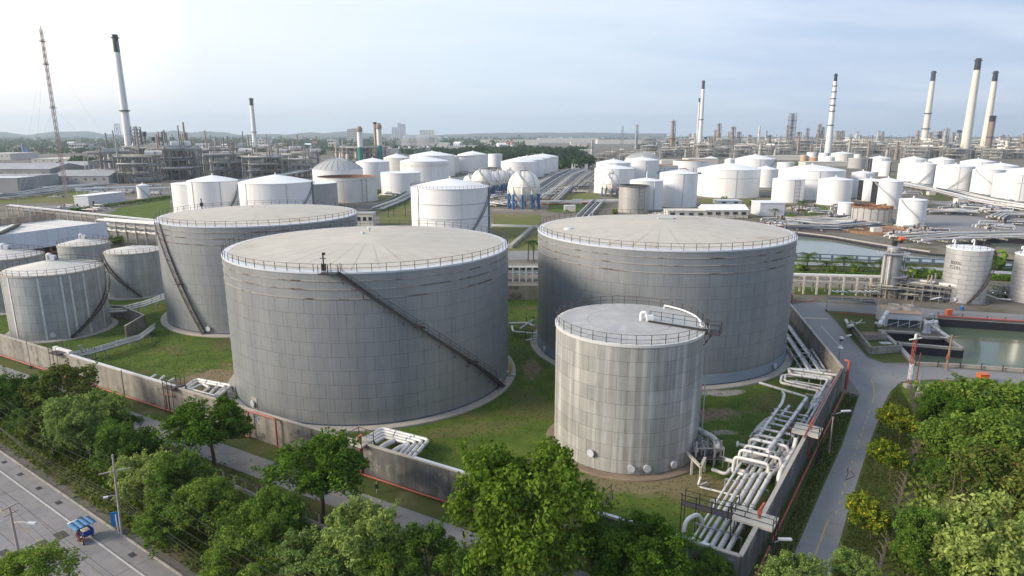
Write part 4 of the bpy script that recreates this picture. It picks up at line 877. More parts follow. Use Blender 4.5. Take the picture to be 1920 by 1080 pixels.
# pipe work at the foot of the small weathered tank
t = thing('valve_skid', 'cluster of valves, rails and steps at the right foot of the small weathered tank', 'valve station', tuple(G(1320, 880)))
b = MB(); ctr = G(1322, 868)
for i in range(4):
    for j in range(3): b.box((ctr.x-1.6+i*1.1, ctr.y-1.2+j*1.1, 1.3), (.09, .09, 2.6))
for z in (1.1, 2.5):
    for j in range(3): b.beam((ctr.x-1.7, ctr.y-1.2+j*1.1, z), (ctr.x+1.8, ctr.y-1.2+j*1.1, z), .08, .08)
    for i in range(4): b.beam((ctr.x-1.6+i*1.1, ctr.y-1.3, z), (ctr.x-1.6+i*1.1, ctr.y+1.1, z), .08, .08)
b.build('frame', M_steel, t); MB().box((ctr.x+.1, ctr.y-.1, 1.2), (3.4, 2.4, .08)).build('deck', M_rail, t)
for k in range(5):
    q = ctr+V(-1.4+k*.75, -.8+.4*(k % 3), 0)
    MB().tube([q+V(0, 0, .2), q+V(0, 0, 3.1+.3*(k % 2))], .11, 8).tube([q+V(0, 0, 1.9), q+V(0, 0, 2.3)], .27, 8).build('valve', M_steel if k % 2 else M_pipe2, t)
    MB().lathe([(.22, 3.3), (.26, 3.33), (.22, 3.36)], 12, (q.x, q.y)).build('hand_wheel', M_dark, t)
fr = MB()
for (u, v) in ((1283, 872), (1296, 890), (1312, 903), (1320, 885)):
    q = G(u, v); fr.box((q.x, q.y, .9), (.22, .22, 1.8))
fr.beam(G(1283, 872)+V(0, 0, 1.8), G(1312, 903)+V(0, 0, 1.8), .3, .22); fr.beam(G(1312, 903)+V(0, 0, 1.8), G(1320, 885)+V(0, 0, 1.8), .3, .22); fr.build('pipe_portal', M_pipe2, t)
pipes('pipe_run', 'thick pipe leaving the small weathered tank and dropping into its valves', [(PP([(1295, 798, 3.2), (1340, 822, 3.0), (1346, 838, 2.6), (1343, 850, .6)]), .36), (PP([(1300, 812, 2.4), (1328, 832, 2.4)]), .1), (PP([(1300, 822, 2.0), (1330, 842, 2.0)]), .1)])
pipes('pipe_run', 'bent pipes crossing the lawn from the valve station to the pipe bank', [(PP([(1348, 858, 1.0), (1383, 868, 1.0), (1395, 864, 1.0), (1420, 870, 1.0)]), .26), (PP([(1335, 880, .8), (1362, 890, .8), (1370, 877, .9), (1418, 890, .9)]), .2), (PP([(1372, 882, .6), (1415, 898, .6)]), .18)], support=sup(PP([(1350, 862, .9), (1410, 872, .9)]), 2, .6))
pipes('pipe_run', 'thin pale pipe on the grass from the valve station towards the wall', [(PP([(1325, 905, .35), (1308, 912, .35), (1390, 932, .35)]), .12), (PP([(1314, 895, 1.6), (1309, 908, 1.2), (1312, 910, .4)]), .12)])
t = thing('pump_box', 'squat beige box with flanged pipe ends beside the pipe bank', 'pump', tuple(G(1412, 880)))
b = MB(); q = G(1410, 876); b.box(q+V(0, 0, 1.0), (1.6, 1.6, 1.5), .4); b.build('casing', M_pipe2, t)
MB().tube([q+V(-1.2, 1.6, 2.1), q+V(.2, .9, 2.1), q+V(.2, .9, 1.5)], .2, 8).build('pipe', M_steel, t); MB().tube([q+V(-1.2, 1.6, 2.1), q+V(-1.4, 1.7, 2.1)], .36, 10).build('flange', M_rimw, t)
# stiles (stepped platforms) over the walls
def stile(label, a, d, n, z, L_=2.6, wd=2.6, red=True, deck=M_pipe2):
    """platform over the wall at point a; d along the wall, n outward"""
    t = thing('wall_platform', label, 'platform', (a.x, a.y, 0), 0, 'platforms over the walls'); rz = math.atan2(d.y, d.x)
    MB().box((0, 0, z), (L_, wd, .22), rz).build('deck', deck, t, local=True)
    b = MB()
    def q(s, o, zz): return V(d.x*s+n.x*o, d.y*s+n.y*o, zz)
    for zz in (z+.6, z+1.15):
        for o in (-wd/2, wd/2): b.beam(q(-L_/2, o, zz), q(L_/2, o, zz), .05, .05)
        b.beam(q(-L_/2, -wd/2, zz), q(-L_/2, wd/2, zz), .05, .05)
    for s in (-L_/2, 0, L_/2):
        for o in (-wd/2, wd/2): b.beam(q(s, o, 0), q(s, o, z+1.15), .07, .07)
    b.build('guard_rail', M_dark, t, local=True)
    st = MB()
    for k in range(9): st.box(q(L_/2+.25+k*.26, -wd*.3, z-.3-k*.36), (.3, .8, .06), rz)
    for o in (-.4, .4): st.beam(q(L_/2, -wd*.3+o, z), q(L_/2+2.6, -wd*.3+o, .2), .06, .18)
    st.build('steps', M_rail, t, local=True)
    if red:
        MB().tube([q(.2, .3, 0.3), q(.2, .3, z+.9)], .14, 8).tube([q(.2, .3, z+.9), q(.9, .5, z+1.3)], .13, 8).box(q(.2, .3, z+.7), (.35, .35, .35), rz).build('fire_monitor', M_red, t, local=True)
    return t
stile('platform over the right-hand wall with a red fire monitor, nearest the camera', W1c+rw*6.2-rn*.4, rw, rn, WH+.1, 2.4, 3.6)
stile('platform over the right-hand wall with a red fire monitor, middle of the wall', W1c+rw*28.5-rn*.1, rw, rn, WH+.1, 3.0, 3.0)
sp = s_of(662, 838); stile('platform over the front wall beside the nested white pipe loops', W0+wdir*sp, wdir, wn_, WH+.1, 2.2, 2.0)
sp = s_of(300, 735); stile('platform over the left wall beside short white pipes', W0+wdir*sp, wdir, wn_, WH+.1, 2.0, 2.0, red=False, deck=M_rail)
redpipe('thin red pipe climbing the left wall below the short white pipes', [W0+wdir*(sp-1.6)+wn_*.4+V(0, 0, .4), W0+wdir*(sp-1.6)+wn_*.4+V(0, 0, 2.6), W0+wdir*(sp+.3)+wn_*.4+V(0, 0, 2.6)], .09)
sp = s_of(112, 662); stile('platform with steps over the wall at far left under the stained tank', W0+wdir*sp, wdir, wn_, WH+.1, 2.4, 2.2, red=False, deck=M_rail)
# narrow walkway crossing the pipe bank
t = thing('pipe_walkway', 'dark railed walkway crossing the four thick pipes near the corner', 'walkway', tuple(BK(6.2, 4, 0)))
b = MB().beam(BK(6.2, .8, 3.5), BK(6.2, 7.2, 3.2), 1.0, .1); b.build('deck', M_rail, t)
b = MB()
for s in (5.7, 6.7):
    for dz in (.55, 1.1): b.beam(BK(s, .8, 3.5+dz), BK(s, 7.2, 3.2+dz), .05, .05)
    for t_ in (1.2, 2.7, 4.2, 5.7, 7.1): b.beam(BK(s, t_, 0 if t_ > 5 else 3.2), BK(s, t_, 4.5), .07, .07)
b.build('guard_rail', M_dark, t)
t = thing('step_ladder', 'small dark steps with rails on the lawn behind the front wall', 'steps', tuple(G(1133, 960)))
q = G(1133, 962, 0); b = MB()
for k in range(6): b.box((q.x-.9+k*.32, q.y, .3+k*.32), (.34, 1.0, .06))
b.build('tread', M_rail, t); b = MB()
for sy in (-.5, .5):
    for k in (0, 2, 5): b.box((q.x-.9+k*.32, q.y+sy, .8+k*.32), (.06, .06, 1.1))
    b.beam((q.x-.9, q.y+sy, 1.35), (q.x+.8, q.y+sy, 3.0), .05, .05)
b.build('handrail', M_dark, t)
t = thing('step_ladder', 'sloping steel ladder over the pipes below the stained left tank', 'steps', tuple(G(160, 672)))
a_, c_ = G(146, 648, 3.0), G(163, 672, .2); b = MB(); off = V(.5, .3, 0)
for o in (off*0, off): b.beam(a_+o, c_+o, .08, .2)
for k in range(9): b.beam(a_.lerp(c_, k/8), a_.lerp(c_, k/8)+off, .2, .05)
b.build('ladder', M_steel, t); b = MB()
for k in range(3): q = G(170+k*5, 672, 0); b.box((q.x, q.y, 1.0), (.08, .08, 2.0))
b.beam(G(170, 672, 1.2), G(180, 672, 1.2), 1.0, .08); b.build('landing', M_dark, t)
# small equipment between the tanks
t = thing('pipe_junction', 'knot of grey pipes and steps between the two big tanks', 'pipes', tuple(G(985, 625)))
for pth, r in (([(953, 607, 1.2), (985, 606, 1.2), (1003, 612, 1.2)], .28), ([(960, 612, 1), (962, 622, .8), (1005, 626, .9)], .24), ([(975, 617, 1.4), (1000, 600, 2.2)], .2), ([(985, 638, .8), (1005, 636, .9)], .18)):
    MB().tube(fillet(PP(pth), .5), r, 8).build('pipe', M_pipe, t)
b = MB()
for u, v in ((985, 640), (998, 638), (987, 612), (1000, 610)): q = G(u, v); b.box((q.x, q.y, 1), (.12, .12, 2))
b.build('post', M_dark, t)
t = thing('valve_post', 'yellow post and small valve block at the right foot of the largest tank', 'valve', tuple(G(958, 708)))
q = G(958, 706); MB().tube([q, q+V(0, 0, 2.4)], .12, 8).tube([q+V(0, 0, 1.0), q+V(0, 0, 2.0)], .25, 8).build('post', mat('yellow_paint', (.55, .42, .04), rough=.6), t); MB().box(q+V(-.5, -.3, .5), (.9, .7, 1.0)).box(q+V(.2, -.6, .35), (1.2, .4, .5)).build('valve_block', M_steel, t)
t = thing('valve_post', 'yellow valve with a black hood at the foot of the back big tank', 'valve', tuple(G(425, 626)))
q = G(425, 628); MB().box(q+V(0, 0, 1.0), (.7, .5, 1.5)).build('body', MATS['yellow_paint'], t); MB().beam(q+V(-1.6, -.3, .1), q+V(.2, 0, 2.3), .5, .3).build('hood', M_dark, t)

# ------------------------------------------------------------------ posts, lamps and masts
def street_lamp(label, base, top, tip, m=M_concpole, r=.11, head=True, group='street lamps on the service roads'):
    b = G(*base); z = zat(b, *top); t = thing('street_lamp', label, 'street lamp', tuple(b), 0, group)
    MB().tube([b, V(b.x, b.y, z)], r, 8, r2=r*.65).build('pole', m, t)
    e = G(tip[0], tip[1], z+.25); d = V(e.x-b.x, e.y-b.y, 0)
    if d.length > 2.6: d = d.normalized()*2.6
    e = V(b.x, b.y, z)+d+V(0, 0, .3); a = V(b.x, b.y, z-.15)
    MB().tube([a, a.lerp(e, .5)+V(0, 0, .1), e], .05, 6).build('arm', M_steel, t)
    dd = d.normalized(); h_ = MB().beam(e-dd*.9, e+dd*.25, .3, .14); ho = h_.build('lamp_head', M_rimw, t); MB().beam(e-dd*.8-V(0, 0, .09), e+dd*.15-V(0, 0, .09), .24, .04).build('lens', M_lens, ho)
    if head: MB().box((b.x, b.y, z-.1), (.4, .4, .3)).build('bracket', M_dark, t)
    return t
street_lamp('slim street lamp leaning over the right service road by the middle platform', (1554, 851), (1563, 776), (1591, 771))
street_lamp('slim street lamp at the bottom of the right service road', (1441, 1068), (1452, 1017), (1479, 1012))
t = street_lamp('lamp post with white siren horns behind the red wall riser', (1572, 682), (1577, 636), (1596, 628), m=M_steel)
b = G(1572, 682); z = zat(b, 1577, 636); MB().lathe([(.05, z-1.0), (.42, z-1.5), (.45, z-1.55)], 12, (b.x, b.y)).build('siren_horn', M_white, t); MB().box((b.x, b.y, z+.25), (.5, .5, .35)).build('siren_body', M_white, t)
for lb, ba, tp in (('thin dark post in front of the left wall under the stained tank', (58, 691), (49, 639)), ('thin grey post in front of the left wall above the pale bushy tree', (236, 757), (225, 694)), ('short post with a box beside the dark front wall', (707, 924), (706, 903)), ('thin white post on the grass of the road bend', (1722, 733), (1726, 703)), ('thin post at the corner of the upper road', (1549, 584), (1551, 552))):
    b = G(*ba); z = zat(b, *tp); t = thing('post', lb, 'post', tuple(b), 0, 'thin posts'); MB().tube([b, V(b.x, b.y, z)], .075, 6).build('pole', M_steel if 'white' in lb else M_concpole, t); MB().box((b.x, b.y, z*.6 if 'box' in lb else .25), (.3, .3, .5)).build('base_box', M_dark if 'white' not in lb else M_conc, t)
# wooden power pole by the pond
b = G(1774, 693); z = zat(b, 1784, 628); t = thing('power_pole', 'leaning wooden pole with a small arm in front of the green pond', 'power pole', tuple(b))
MB().tube([b, V(b.x+.1, b.y, z)], .2, 8, r2=.14).build('pole', M_wood, t); MB().beam((b.x-.6, b.y, z-.4), (b.x+1.4, b.y, z-.2), .1, .1).build('cross_arm', M_wood, t); MB().box((b.x, b.y, 2.2), (.4, .35, .6)).build('box', M_red, t)
# red and white lattice mast
b = G(1703, 727); z = zat(b, 1716, 637); t = thing('lattice_mast', 'short red and white lattice mast at the road junction', 'mast', tuple(b))
for k in range(6):
    z0, z1 = z*k/6, z*(k+1)/6; s = .26; q = MB(); c3 = [V(b.x+s*math.cos(2*PI*i/3), b.y+s*math.sin(2*PI*i/3), 0) for i in range(3)]
    for i in range(3):
        q.beam(c3[i]+V(0, 0, z0), c3[i]+V(0, 0, z1), .07, .07); q.beam(c3[i]+V(0, 0, z0), c3[(i+1) % 3]+V(0, 0, (z0+z1)/2), .05, .05); q.beam(c3[i]+V(0, 0, z1), c3[(i+1) % 3]+V(0, 0, (z0+z1)/2), .05, .05)
    q.build('mast_section', M_red if k in (0, 3, 4, 5) else M_white, t)
MB().beam((b.x-.9, b.y, z), (b.x+.9, b.y, z+.3), .14, .14).box((b.x, b.y, z+.5), (.25, .25, .8)).build('beacon', M_white, t); MB().box((b.x, b.y, .3), (1.2, 1.0, .6)).build('footing', M_conc, t)
b2 = b+V(1.3, .3, 0); t2 = thing('post', 'thin red pole beside the red and white lattice mast', 'post', tuple(b2)); MB().tube([b2, V(b2.x, b2.y, z*.72)], .08, 6).build('pole', M_red, t2); MB().box((b2.x, b2.y, .2), (.4, .4, .4)).build('footing', M_conc, t2)

# ------------------------------------------------------------------ fences
def fence_px(label, px, step, post_h, basem=True, lean=.35, m=M_concpole, worldpts=None, panel=None):
    P = worldpts or [G(u, v) for u, v in px]; t = thing('fence', label, 'fence', tuple(P[0]), 0)
    pm = MB().box((0, 0, post_h/2), (.14, .14, post_h)).beam((0, 0, post_h), (0, -lean, post_h+lean), .1, .1).mesh('post', m)
    wires = [[], [], [], []]
    for i in range(len(P)-1):
        a, c = P[i], P[i+1]; L_ = (c-a).length; n = max(int(L_/step), 1); d = (c-a).normalized(); rz = math.atan2(d.y, d.x)
        for k in range(n):
            q = a.lerp(c, k/n); o = bpy.data.objects.new('post', pm); COL.objects.link(o); o.parent = t; o.location = q-P[0]; o.rotation_euler = (0, 0, rz)
            nn = V(-d.y, d.x, 0)
            for j in range(3): wires[j].append(q+V(0, 0, post_h*(.45+.25*j)))
            wires[3].append(q-nn*-lean*-1+V(0, 0, post_h+lean))
        if basem:
            bp = MB().beam((0, 0, .25), (L_/n-.05, 0, .25), .16, .5).mesh('base_panel', M_conc)
            for k in range(n):
                o = bpy.data.objects.new('base_panel', bp); COL.objects.link(o); o.parent = t; o.location = a.lerp(c, k/n)-P[0]; o.rotation_euler = (0, 0, rz)
        if panel:
            b = MB()
            for dz in [post_h*(.12+.09*q) for q in range(10)]: b.beam(a+V(0, 0, dz), c+V(0, 0, dz), .012, .012)
            tag(b.build('mesh_wire', M_rail, t), kind='stuff')
    for wl in wires: MB().tube(wl, .012, 3, caps=False).build('wire', M_rail, t)
    return t
fa = G(600, 990); fb = G(346, 872); fd = (fa-fb).normalized()
fence_px('low concrete fence with bent posts between the scrub and the left service road', None, 1.9, 1.5, worldpts=[fb-fd*40, fb, fa, fa+fd*16])
fence_px('dark fence of leaning posts between the yellow bushes and the thicket at right', [(1706, 738), (1714, 777), (1728, 812), (1723, 847), (1699, 901), (1684, 952), (1671, 1002), (1648, 1072), (1636, 1110)], 1.35, 1.7, basem=False, lean=.5, m=mat('dark_concrete', (.10, .085, .075), (.16, .14, .12), rough=.9, scale=2), panel=True)
fence_px('thin railing along the near edge of the green pond', [(1716, 686), (1800, 690), (1920, 699), (2050, 709)], 3.0, 1.1, basem=False, lean=0, m=M_rail)
fence_px('thin railing along the far edge of the green pond', [(1758, 594), (1850, 602), (1990, 611)], 3.0, 1.1, basem=False, lean=0, m=M_rail)
# ------------------------------------------------------------------ pond walls, cooling tower, equipment at the right
def conc_wall(label, pts, h, th=.7, z0=-4.0, m=M_cope, name='basin_wall'):
    t = thing(name, label, 'wall', (pts[0].x, pts[0].y, 0), 0, 'concrete basin walls')
    for i in range(len(pts)-1):
        a, b = pts[i], pts[i+1]; L_ = (b-a).length; d = (b-a).normalized(); n = max(int(L_/3), 1)
        for k in range(n):
            p, q = a+d*(L_*k/n+.01), a+d*(L_*(k+1)/n-.01); zl = max(z0, -.15); MB().beam(V(p.x, p.y, (zl+h)/2), V(q.x, q.y, (zl+h)/2), th, h-zl).build('wall_panel', m, t)
        if z0 < -1: MB().beam(V(a.x, a.y, z0/2-.08), V(b.x, b.y, z0/2-.08), th-.06, -z0-.16).build('liner', M_liner, t)
    return t
conc_wall('concrete divider crossing the black basin from left to right', [G(1684, 645), G(1804, 655)], .3)
conc_wall('slanting concrete divider between the black basin and the open green pond', [G(1772, 635), G(1804, 655)], .36)
conc_wall('concrete edge wall on the left side of the black basin', [G(1649, 621), G(1687, 654), G(1711, 681)], .42, .8)
conc_wall('concrete lip along the top of the black basin below the cooling tower', [G(1650, 621), G(1718, 625), G(1727, 632.6), G(1772, 635)], .25, .6)
conc_wall('low concrete box walls of the small sludge basin beside the road', [G(1594, 612), G(1600, 624), G(1632, 664), G(1688, 660), G(1682, 652)], 1.3, .35, 0, M_wall)
conc_wall('low inner wall dividing the small sludge basin', [G(1618, 638), G(1662, 636)], 1.1, .3, 0, M_wall)
conc_wall('pale kerb wall along the near edge of the green pond', [G(1712, 684), G(1800, 688), G(1920, 697), G(2060, 708)], .5, .5, 0)
conc_wall('pale kerb wall along the far edge of the green pond', [G(1757, 597), G(1850, 603), G(2060, 616)], .4, .5, 0)
sheet('sludge', [(1625, 650), (1660, 647), (1680, 655), (1640, 658)], .15, M_grass2); sheet('sludge', [(1606, 622), (1646, 622), (1660, 634), (1622, 634)], .16, M_soil)
t = thing('gauge_plate', 'small grey table-like plate on a post in the sludge basin', 'plate', tuple(G(1658, 660)))
q = G(1658, 658); MB().box(q+V(0, 0, 1.5), (1.9, 1.2, .08)).build('plate', M_steel, t); MB().tube([q, q+V(0, 0, 3.0)], .05, 6).build('post', M_steel, t)
# cooling tower
A, B = G(1661, 612), G(1726, 616); zt = zat(A, 1666, 587); d = (B-A); LW = d.length; d.normalize(); n = V(-d.y, d.x, 0); D_ = 6.5; rz = math.atan2(d.y, d.x)
t = thing('cooling_tower', 'white cooling tower with sloping grey louvres and a rusty orange roof', 'cooling tower', tuple(A), rz)
MB().box((LW/2, D_/2, zt*.78), (LW, D_, zt*.44)).build('casing', M_rimw, t, local=True)
b = MB()
for i in range(12): b.beam((.2, .9-.07*i, zt*.54-i*.19), (LW-.2, .9-.07*i, zt*.54-i*.19), .32, .05)
MB().box((LW/2, D_/2+.4, zt*.28), (LW-.5, D_-1.2, zt*.56)).build('fill', M_dark, t, local=True)
for i in range(12): MB().beam((.2, .95-.07*i, zt*.54-i*.2), (LW-.2, .95-.07*i, zt*.54-i*.2), .34, .05).build('louvre', M_steel, t, local=True)
for k in range(4):
    x = .1+(LW-.2)*k/3; MB().beam((x, 0, 0), (x, 0, zt*.56), .14, .14).build('post', M_rimw, t, local=True)
for k in range(3):
    x = .1+(LW-.2)*k/3; x2 = .1+(LW-.2)*(k+1)/3; MB().beam((x, -.02, .2), (x2, -.02, zt*.4), .09, .09).build('brace', M_rimw, t, local=True)
MB().box((LW/2, D_/2, zt+.06), (LW+.3, D_+.3, .12)).build('roof', mat('orange_deck', (.50, .33, .22), (.42, .27, .17), rough=.8, scale=.8), t, local=True)
MB().box((-.12, D_/2, zt*.5), (.2, D_, zt)).build('side_wall', M_rimw, t, local=True)
for k, (x, y) in enumerate(((LW*.3, D_*.5), (LW*.72, D_*.5))): MB().lathe([(1.15, zt+.12), (.95, zt+.9), (1.05, zt+1.1), (.9, zt+1.1), (.85, zt+.2)], 18, (x, y)).build('fan_stack', M_pipe2, t, local=True)
b = MB()
for x, y in ((0, 0), (LW, 0), (LW, D_), (0, D_)): b.box((x, y, zt+.7), (.06, .06, 1.3))
b.build('roof_post', M_rimw, t, local=True)
pipes('pipe_riser', 'thick white pipes rising at the left end of the cooling tower', [(PP([(1648, 610, .2), (1649, 608, 4.2), (1661, 588, 4.4), (1664, 585, 4.4)]), .35), (PP([(1642, 606, .2), (1643, 606, 2.4), (1650, 606, 2.4)]), .25)])
pipes('pipe_riser', 'white inverted-U pipe standing on the road-side lawn', [(PP([(1591, 612, .2), (1591, 612, 3.2), (1598, 610, 3.2), (1598, 610, .2)]), .28), (PP([(1586, 600, .5), (1590, 608, .5)]), .3)])
pipes('pipe_portal', 'thin grey frame of pipes on the lawn left of the cooling tower', [(PP([(1605, 608, .1), (1605, 608, 3), (1616, 600, 3), (1616, 600, .1)]), .08), (PP([(1600, 605, 1), (1622, 605, 1)]), .08)])
pipes('pipe_run', 'diagonal white pipe walkway from the cooling tower to the basin corner', [(PP([(1729, 599, 1.6), (1779, 634, .8)]), .22), (PP([(1733, 598, 1.8), (1783, 633, 1.0)]), .12), (PP([(1779, 634, .8), (1763, 632, .8), (1762, 634, -.5)]), .12)])
for k, (u, v, lb) in enumerate(((1734, 624, 'pair of upright white pumps, left one, beside the black basin'), (1740, 624, 'pair of upright white pumps, right one, beside the black basin'), (1753, 620, 'low white pump with a yellow coupling beside the diagonal pipes'))):
    q = G(u, v); t = thing('pump', lb, 'pump', tuple(q), 0, 'white pumps by the basin')
    MB().lathe([(.5, 0), (.5, .2), (.36, .25), (.36, 1.9), (.3, 2.1), (.01, 2.2)], 14, (q.x, q.y)).build('casing', M_rimw, t); MB().tube(fillet([q+V(0, 0, .8), q+V(.9, .4, .8), q+V(.9, .4, 0)], .3), .16, 8).build('pipe', M_pipe, t)
    MB().box((q.x, q.y, 1.1), (.8, .3, .2)).build('coupling', MATS['yellow_paint'] if k == 2 else M_steel, t)
t = thing('gauge_piping', 'white pipes and gauges at the right end of the cooling tower', 'pipes', tuple(G(1742, 600)))
for pth in ([(1738, 606, 0), (1738, 606, 3.8), (1757, 604, 3.8), (1757, 604, 0)], [(1741, 602, 1.5), (1752, 602, 1.5)], [(1743, 604, .2), (1743, 604, 2.6), (1750, 600, 2.6)]): MB().tube(fillet(PP(pth), .3), .14, 8).build('pipe', M_rimw, t)
q = G(1746, 600); MB().lathe([(.4, .3), (.55, .5), (.55, 1.3), (.01, 1.6)], 12, (q.x, q.y)).build('vessel', M_steel, t); MB().beam(q+V(-1, -.5, 4.6), q+V(1.2, -.2, 5.0), .5, .08).build('canopy', M_rimw, t)
def boxthing(name, label, cat, q, dims, m, lidm=None, extra=None, rz=0):
    t = thing(name, label, cat, tuple(q), rz); MB().box((0, 0, dims[2]/2+.1), dims).build('body', m, t, local=True)
    MB().box((0, 0, dims[2]+.14), (dims[0]+.14, dims[1]+.14, .1)).build('lid', lidm or m, t, local=True)
    MB().box((-dims[0]*.35, 0, .05), (.15, dims[1], .12)).box((dims[0]*.35, 0, .05), (.15, dims[1], .12)).build('skid', M_dark, t, local=True); return t
boxthing('equipment_box', 'orange box standing behind the far edge of the green pond', 'box', G(1778, 592), (1.1, .8, 1.2), M_orange)
boxthing('equipment_box', 'orange box half hidden by the thicket at the road edge', 'box', G(1841, 717), (1.4, 1.0, 1.3), M_orange)
t = thing('oil_drum', 'blue drum on the bank in front of the silver numbered tank', 'drum', tuple(G(1803, 582))); q = G(1803, 582)
MB().lathe([(.01, .02), (.38, .02), (.38, .3), (.40, .32), (.38, .34), (.38, .62), (.40, .64), (.38, .66), (.38, .95), (.01, .95)], 16, (q.x, q.y)).build('drum_body', M_blue, t); MB().lathe([(.3, .96), (.01, .97)], 14, (q.x, q.y)).build('lid', M_steel, t)
t = thing('fire_hydrant', 'red hydrant and white hose box on the round lawn', 'hydrant', tuple(G(1768, 720))); q = G(1768, 722)
MB().lathe([(.3, 0), (.3, .1), (.15, .15), (.15, .8), (.2, .85), (.01, 1.0)], 12, (q.x, q.y)).tube([q+V(-.5, 0, .6), q+V(.5, 0, .6)], .1, 8).build('hydrant_body', M_red, t); MB().box(q+V(1.3, -.6, .3), (1.2, .6, .6)).build('hose_box', M_rimw, t)
conc_wall('curving low retaining wall inside the round lawn', [G(1716, 745), G(1730, 746), G(1762, 757), G(1790, 757)], .8, .4, 0, M_wall)
conc_wall('dark little culvert kerb on the round lawn', [G(1731, 737), G(1736, 728), G(1745, 722)], .5, .5, 0, M_walld)
redpipe('red pipe along the far bank of the green pond', [G(1757, 592, .7), G(1850, 598, .7), G(2060, 611, .7)], .2)
redpipe('thin red pipe across the lawn above the sludge basin', [G(1568, 586, .5), G(1655, 592, .5)], .09)
# pipe rack left of the column
def portal_rack(label, a, b, h, wd, n, np_, m=M_pipe2, pr=.2, levels=1, group='raised pipe racks', pm=M_pipe):
    a, b = Vector(a), Vector(b); d = (b-a); L_ = d.length; d.normalize(); rz = math.atan2(d.y, d.x); t = thing('pipe_rack', label, 'pipe rack', tuple(a), rz, group)
    pmsh = MB()
    for y in (-wd/2, wd/2): pmsh.box((0, y, h/2), (.38, .38, h))
    for lv in range(levels): pmsh.beam((0, -wd/2-.3, h-lv*1.7), (0, wd/2+.3, h-lv*1.7), .3, .34)
    me = pmsh.mesh('portal', m)
    for i in range(n):
        o = bpy.data.objects.new('portal', me); COL.objects.link(o); o.parent = t; o.location = (L_*i/max(n-1, 1), 0, 0)
    for y in (-wd/2, wd/2): MB().beam((0, y, h-.9), (L_, y, h-.9), .16, .22).build('long_beam', m, t, local=True)
    for lv in range(levels):
        for k in range(np_): 
            r = pr*(.6+.8*((k*37) % 10)/10); MB().tube([(-.6, -wd/2+.3+(wd-.6)*k/max(np_-1, 1), h+.2+r-lv*1.7), (L_+.6, -wd/2+.3+(wd-.6)*k/max(np_-1, 1), h+.2+r-lv*1.7)], r, 8).build('pipe', pm, t, local=True)
    return t
p1, p2 = G(1478, 548), G(1650, 553)
portal_rack('beige two-level pipe rack with a big pale pipe, left of the steel column', p1, p2, 4.2, 3.0, 8, 4, levels=2, pr=.19)
pipes('pipe_run', 'low trough of dark pipes and blue fittings at the kerb of the upper road', [(PP([(1553, 562, .5), (1640, 567, .5)]), .3), (PP([(1553, 558, .8), (1640, 562, .8)]), .12)], m=M_slate)
conc_wall('low concrete kerb under the dark trough on the upper road', [G(1553, 567), G(1641, 571)], .6, .3, 0, M_conc)
for k, (u, lb) in enumerate(((1560, 'pale pipe goosenecks on top of the beige pipe rack, left group'), (1592, 'pale pipe goosenecks on top of the beige pipe rack, middle group'), (1622, 'pale pipe goosenecks on top of the beige pipe rack, right group'))):
    pipes('pipe_gooseneck', lb, [(PP([(u+i*9, 545, 3.4), (u+i*9, 545, 5.8), (u+10+i*9, 548, 5.8), (u+12+i*9, 549, 2)]), .13) for i in range(3)], group='pipe goosenecks on the rack', fil=.3)
redpipe('red valve pipe on the ground under the pipe rack', [G(1480, 563, .5), G(1520, 566, .5), G(1530, 560, .5)], .12)
# steel column
q = G(1664, 556); zt = zat(q, 1668, 459); t = thing('steel_column', 'stout steel column ringed by platforms beside the silver numbered tank', 'process column', tuple(q)); rr = 15*mpx(q)*.92
MB().lathe([(rr*1.05, 0), (rr*1.05, 2.0), (rr, 2.1), (rr, zt*.80), (rr*.7, zt*.86), (rr*.66, zt*.96), (.01, zt)], 28, (q.x, q.y)).build('shell', M_steel, t)
MB().lathe([(rr*1.08, 0), (rr*1.08, 2.0)], 28, (q.x, q.y)).build('skirt', M_brown, t)
for f, a0, a1 in ((.20, .2, 5.5), (.42, -2, 1.0), (.55, -1.2, 1.4), (.70, -.8, 1.6), (.86, 2.4, 7.2)):
    z = zt*f; pb = MB().lathe([(rr*1.02, z), (rr*1.75, z), (rr*1.75, z+.1), (rr*1.02, z+.1)], 20, (q.x, q.y), a0=a0, a1=a1); po = pb.build('platform', M_steel, t)
    rb = MB(); ns = 12
    for dz in (.55, 1.05): rb.tube([(q.x+rr*1.72*math.cos(a0+(a1-a0)*i/ns), q.y+rr*1.72*math.sin(a0+(a1-a0)*i/ns), z+dz) for i in range(ns+1)], .035, 4)
    for i in range(0, ns+1, 2): a = a0+(a1-a0)*i/ns; rb.box((q.x+rr*1.72*math.cos(a), q.y+rr*1.72*math.sin(a), z+.55), (.06, .06, 1.1))
    rb.build('guard_rail', M_rail, po)
for a in (-2.3, -2.8, -.4): MB().tube([(q.x+rr*1.25*math.cos(a), q.y+rr*1.25*math.sin(a), 0), (q.x+rr*1.25*math.cos(a), q.y+rr*1.25*math.sin(a), zt*.88), (q.x, q.y, zt*.93)], .16, 8).build('pipe', M_pipe2 if a != -.4 else M_steel, t)
MB().box((q.x, q.y, zt+.5), (1.0, .8, 1.2)).tube([(q.x-.5, q.y, zt), (q.x-.5, q.y, zt+1.8)], .12, 6).build('top_valves', M_dark, t)
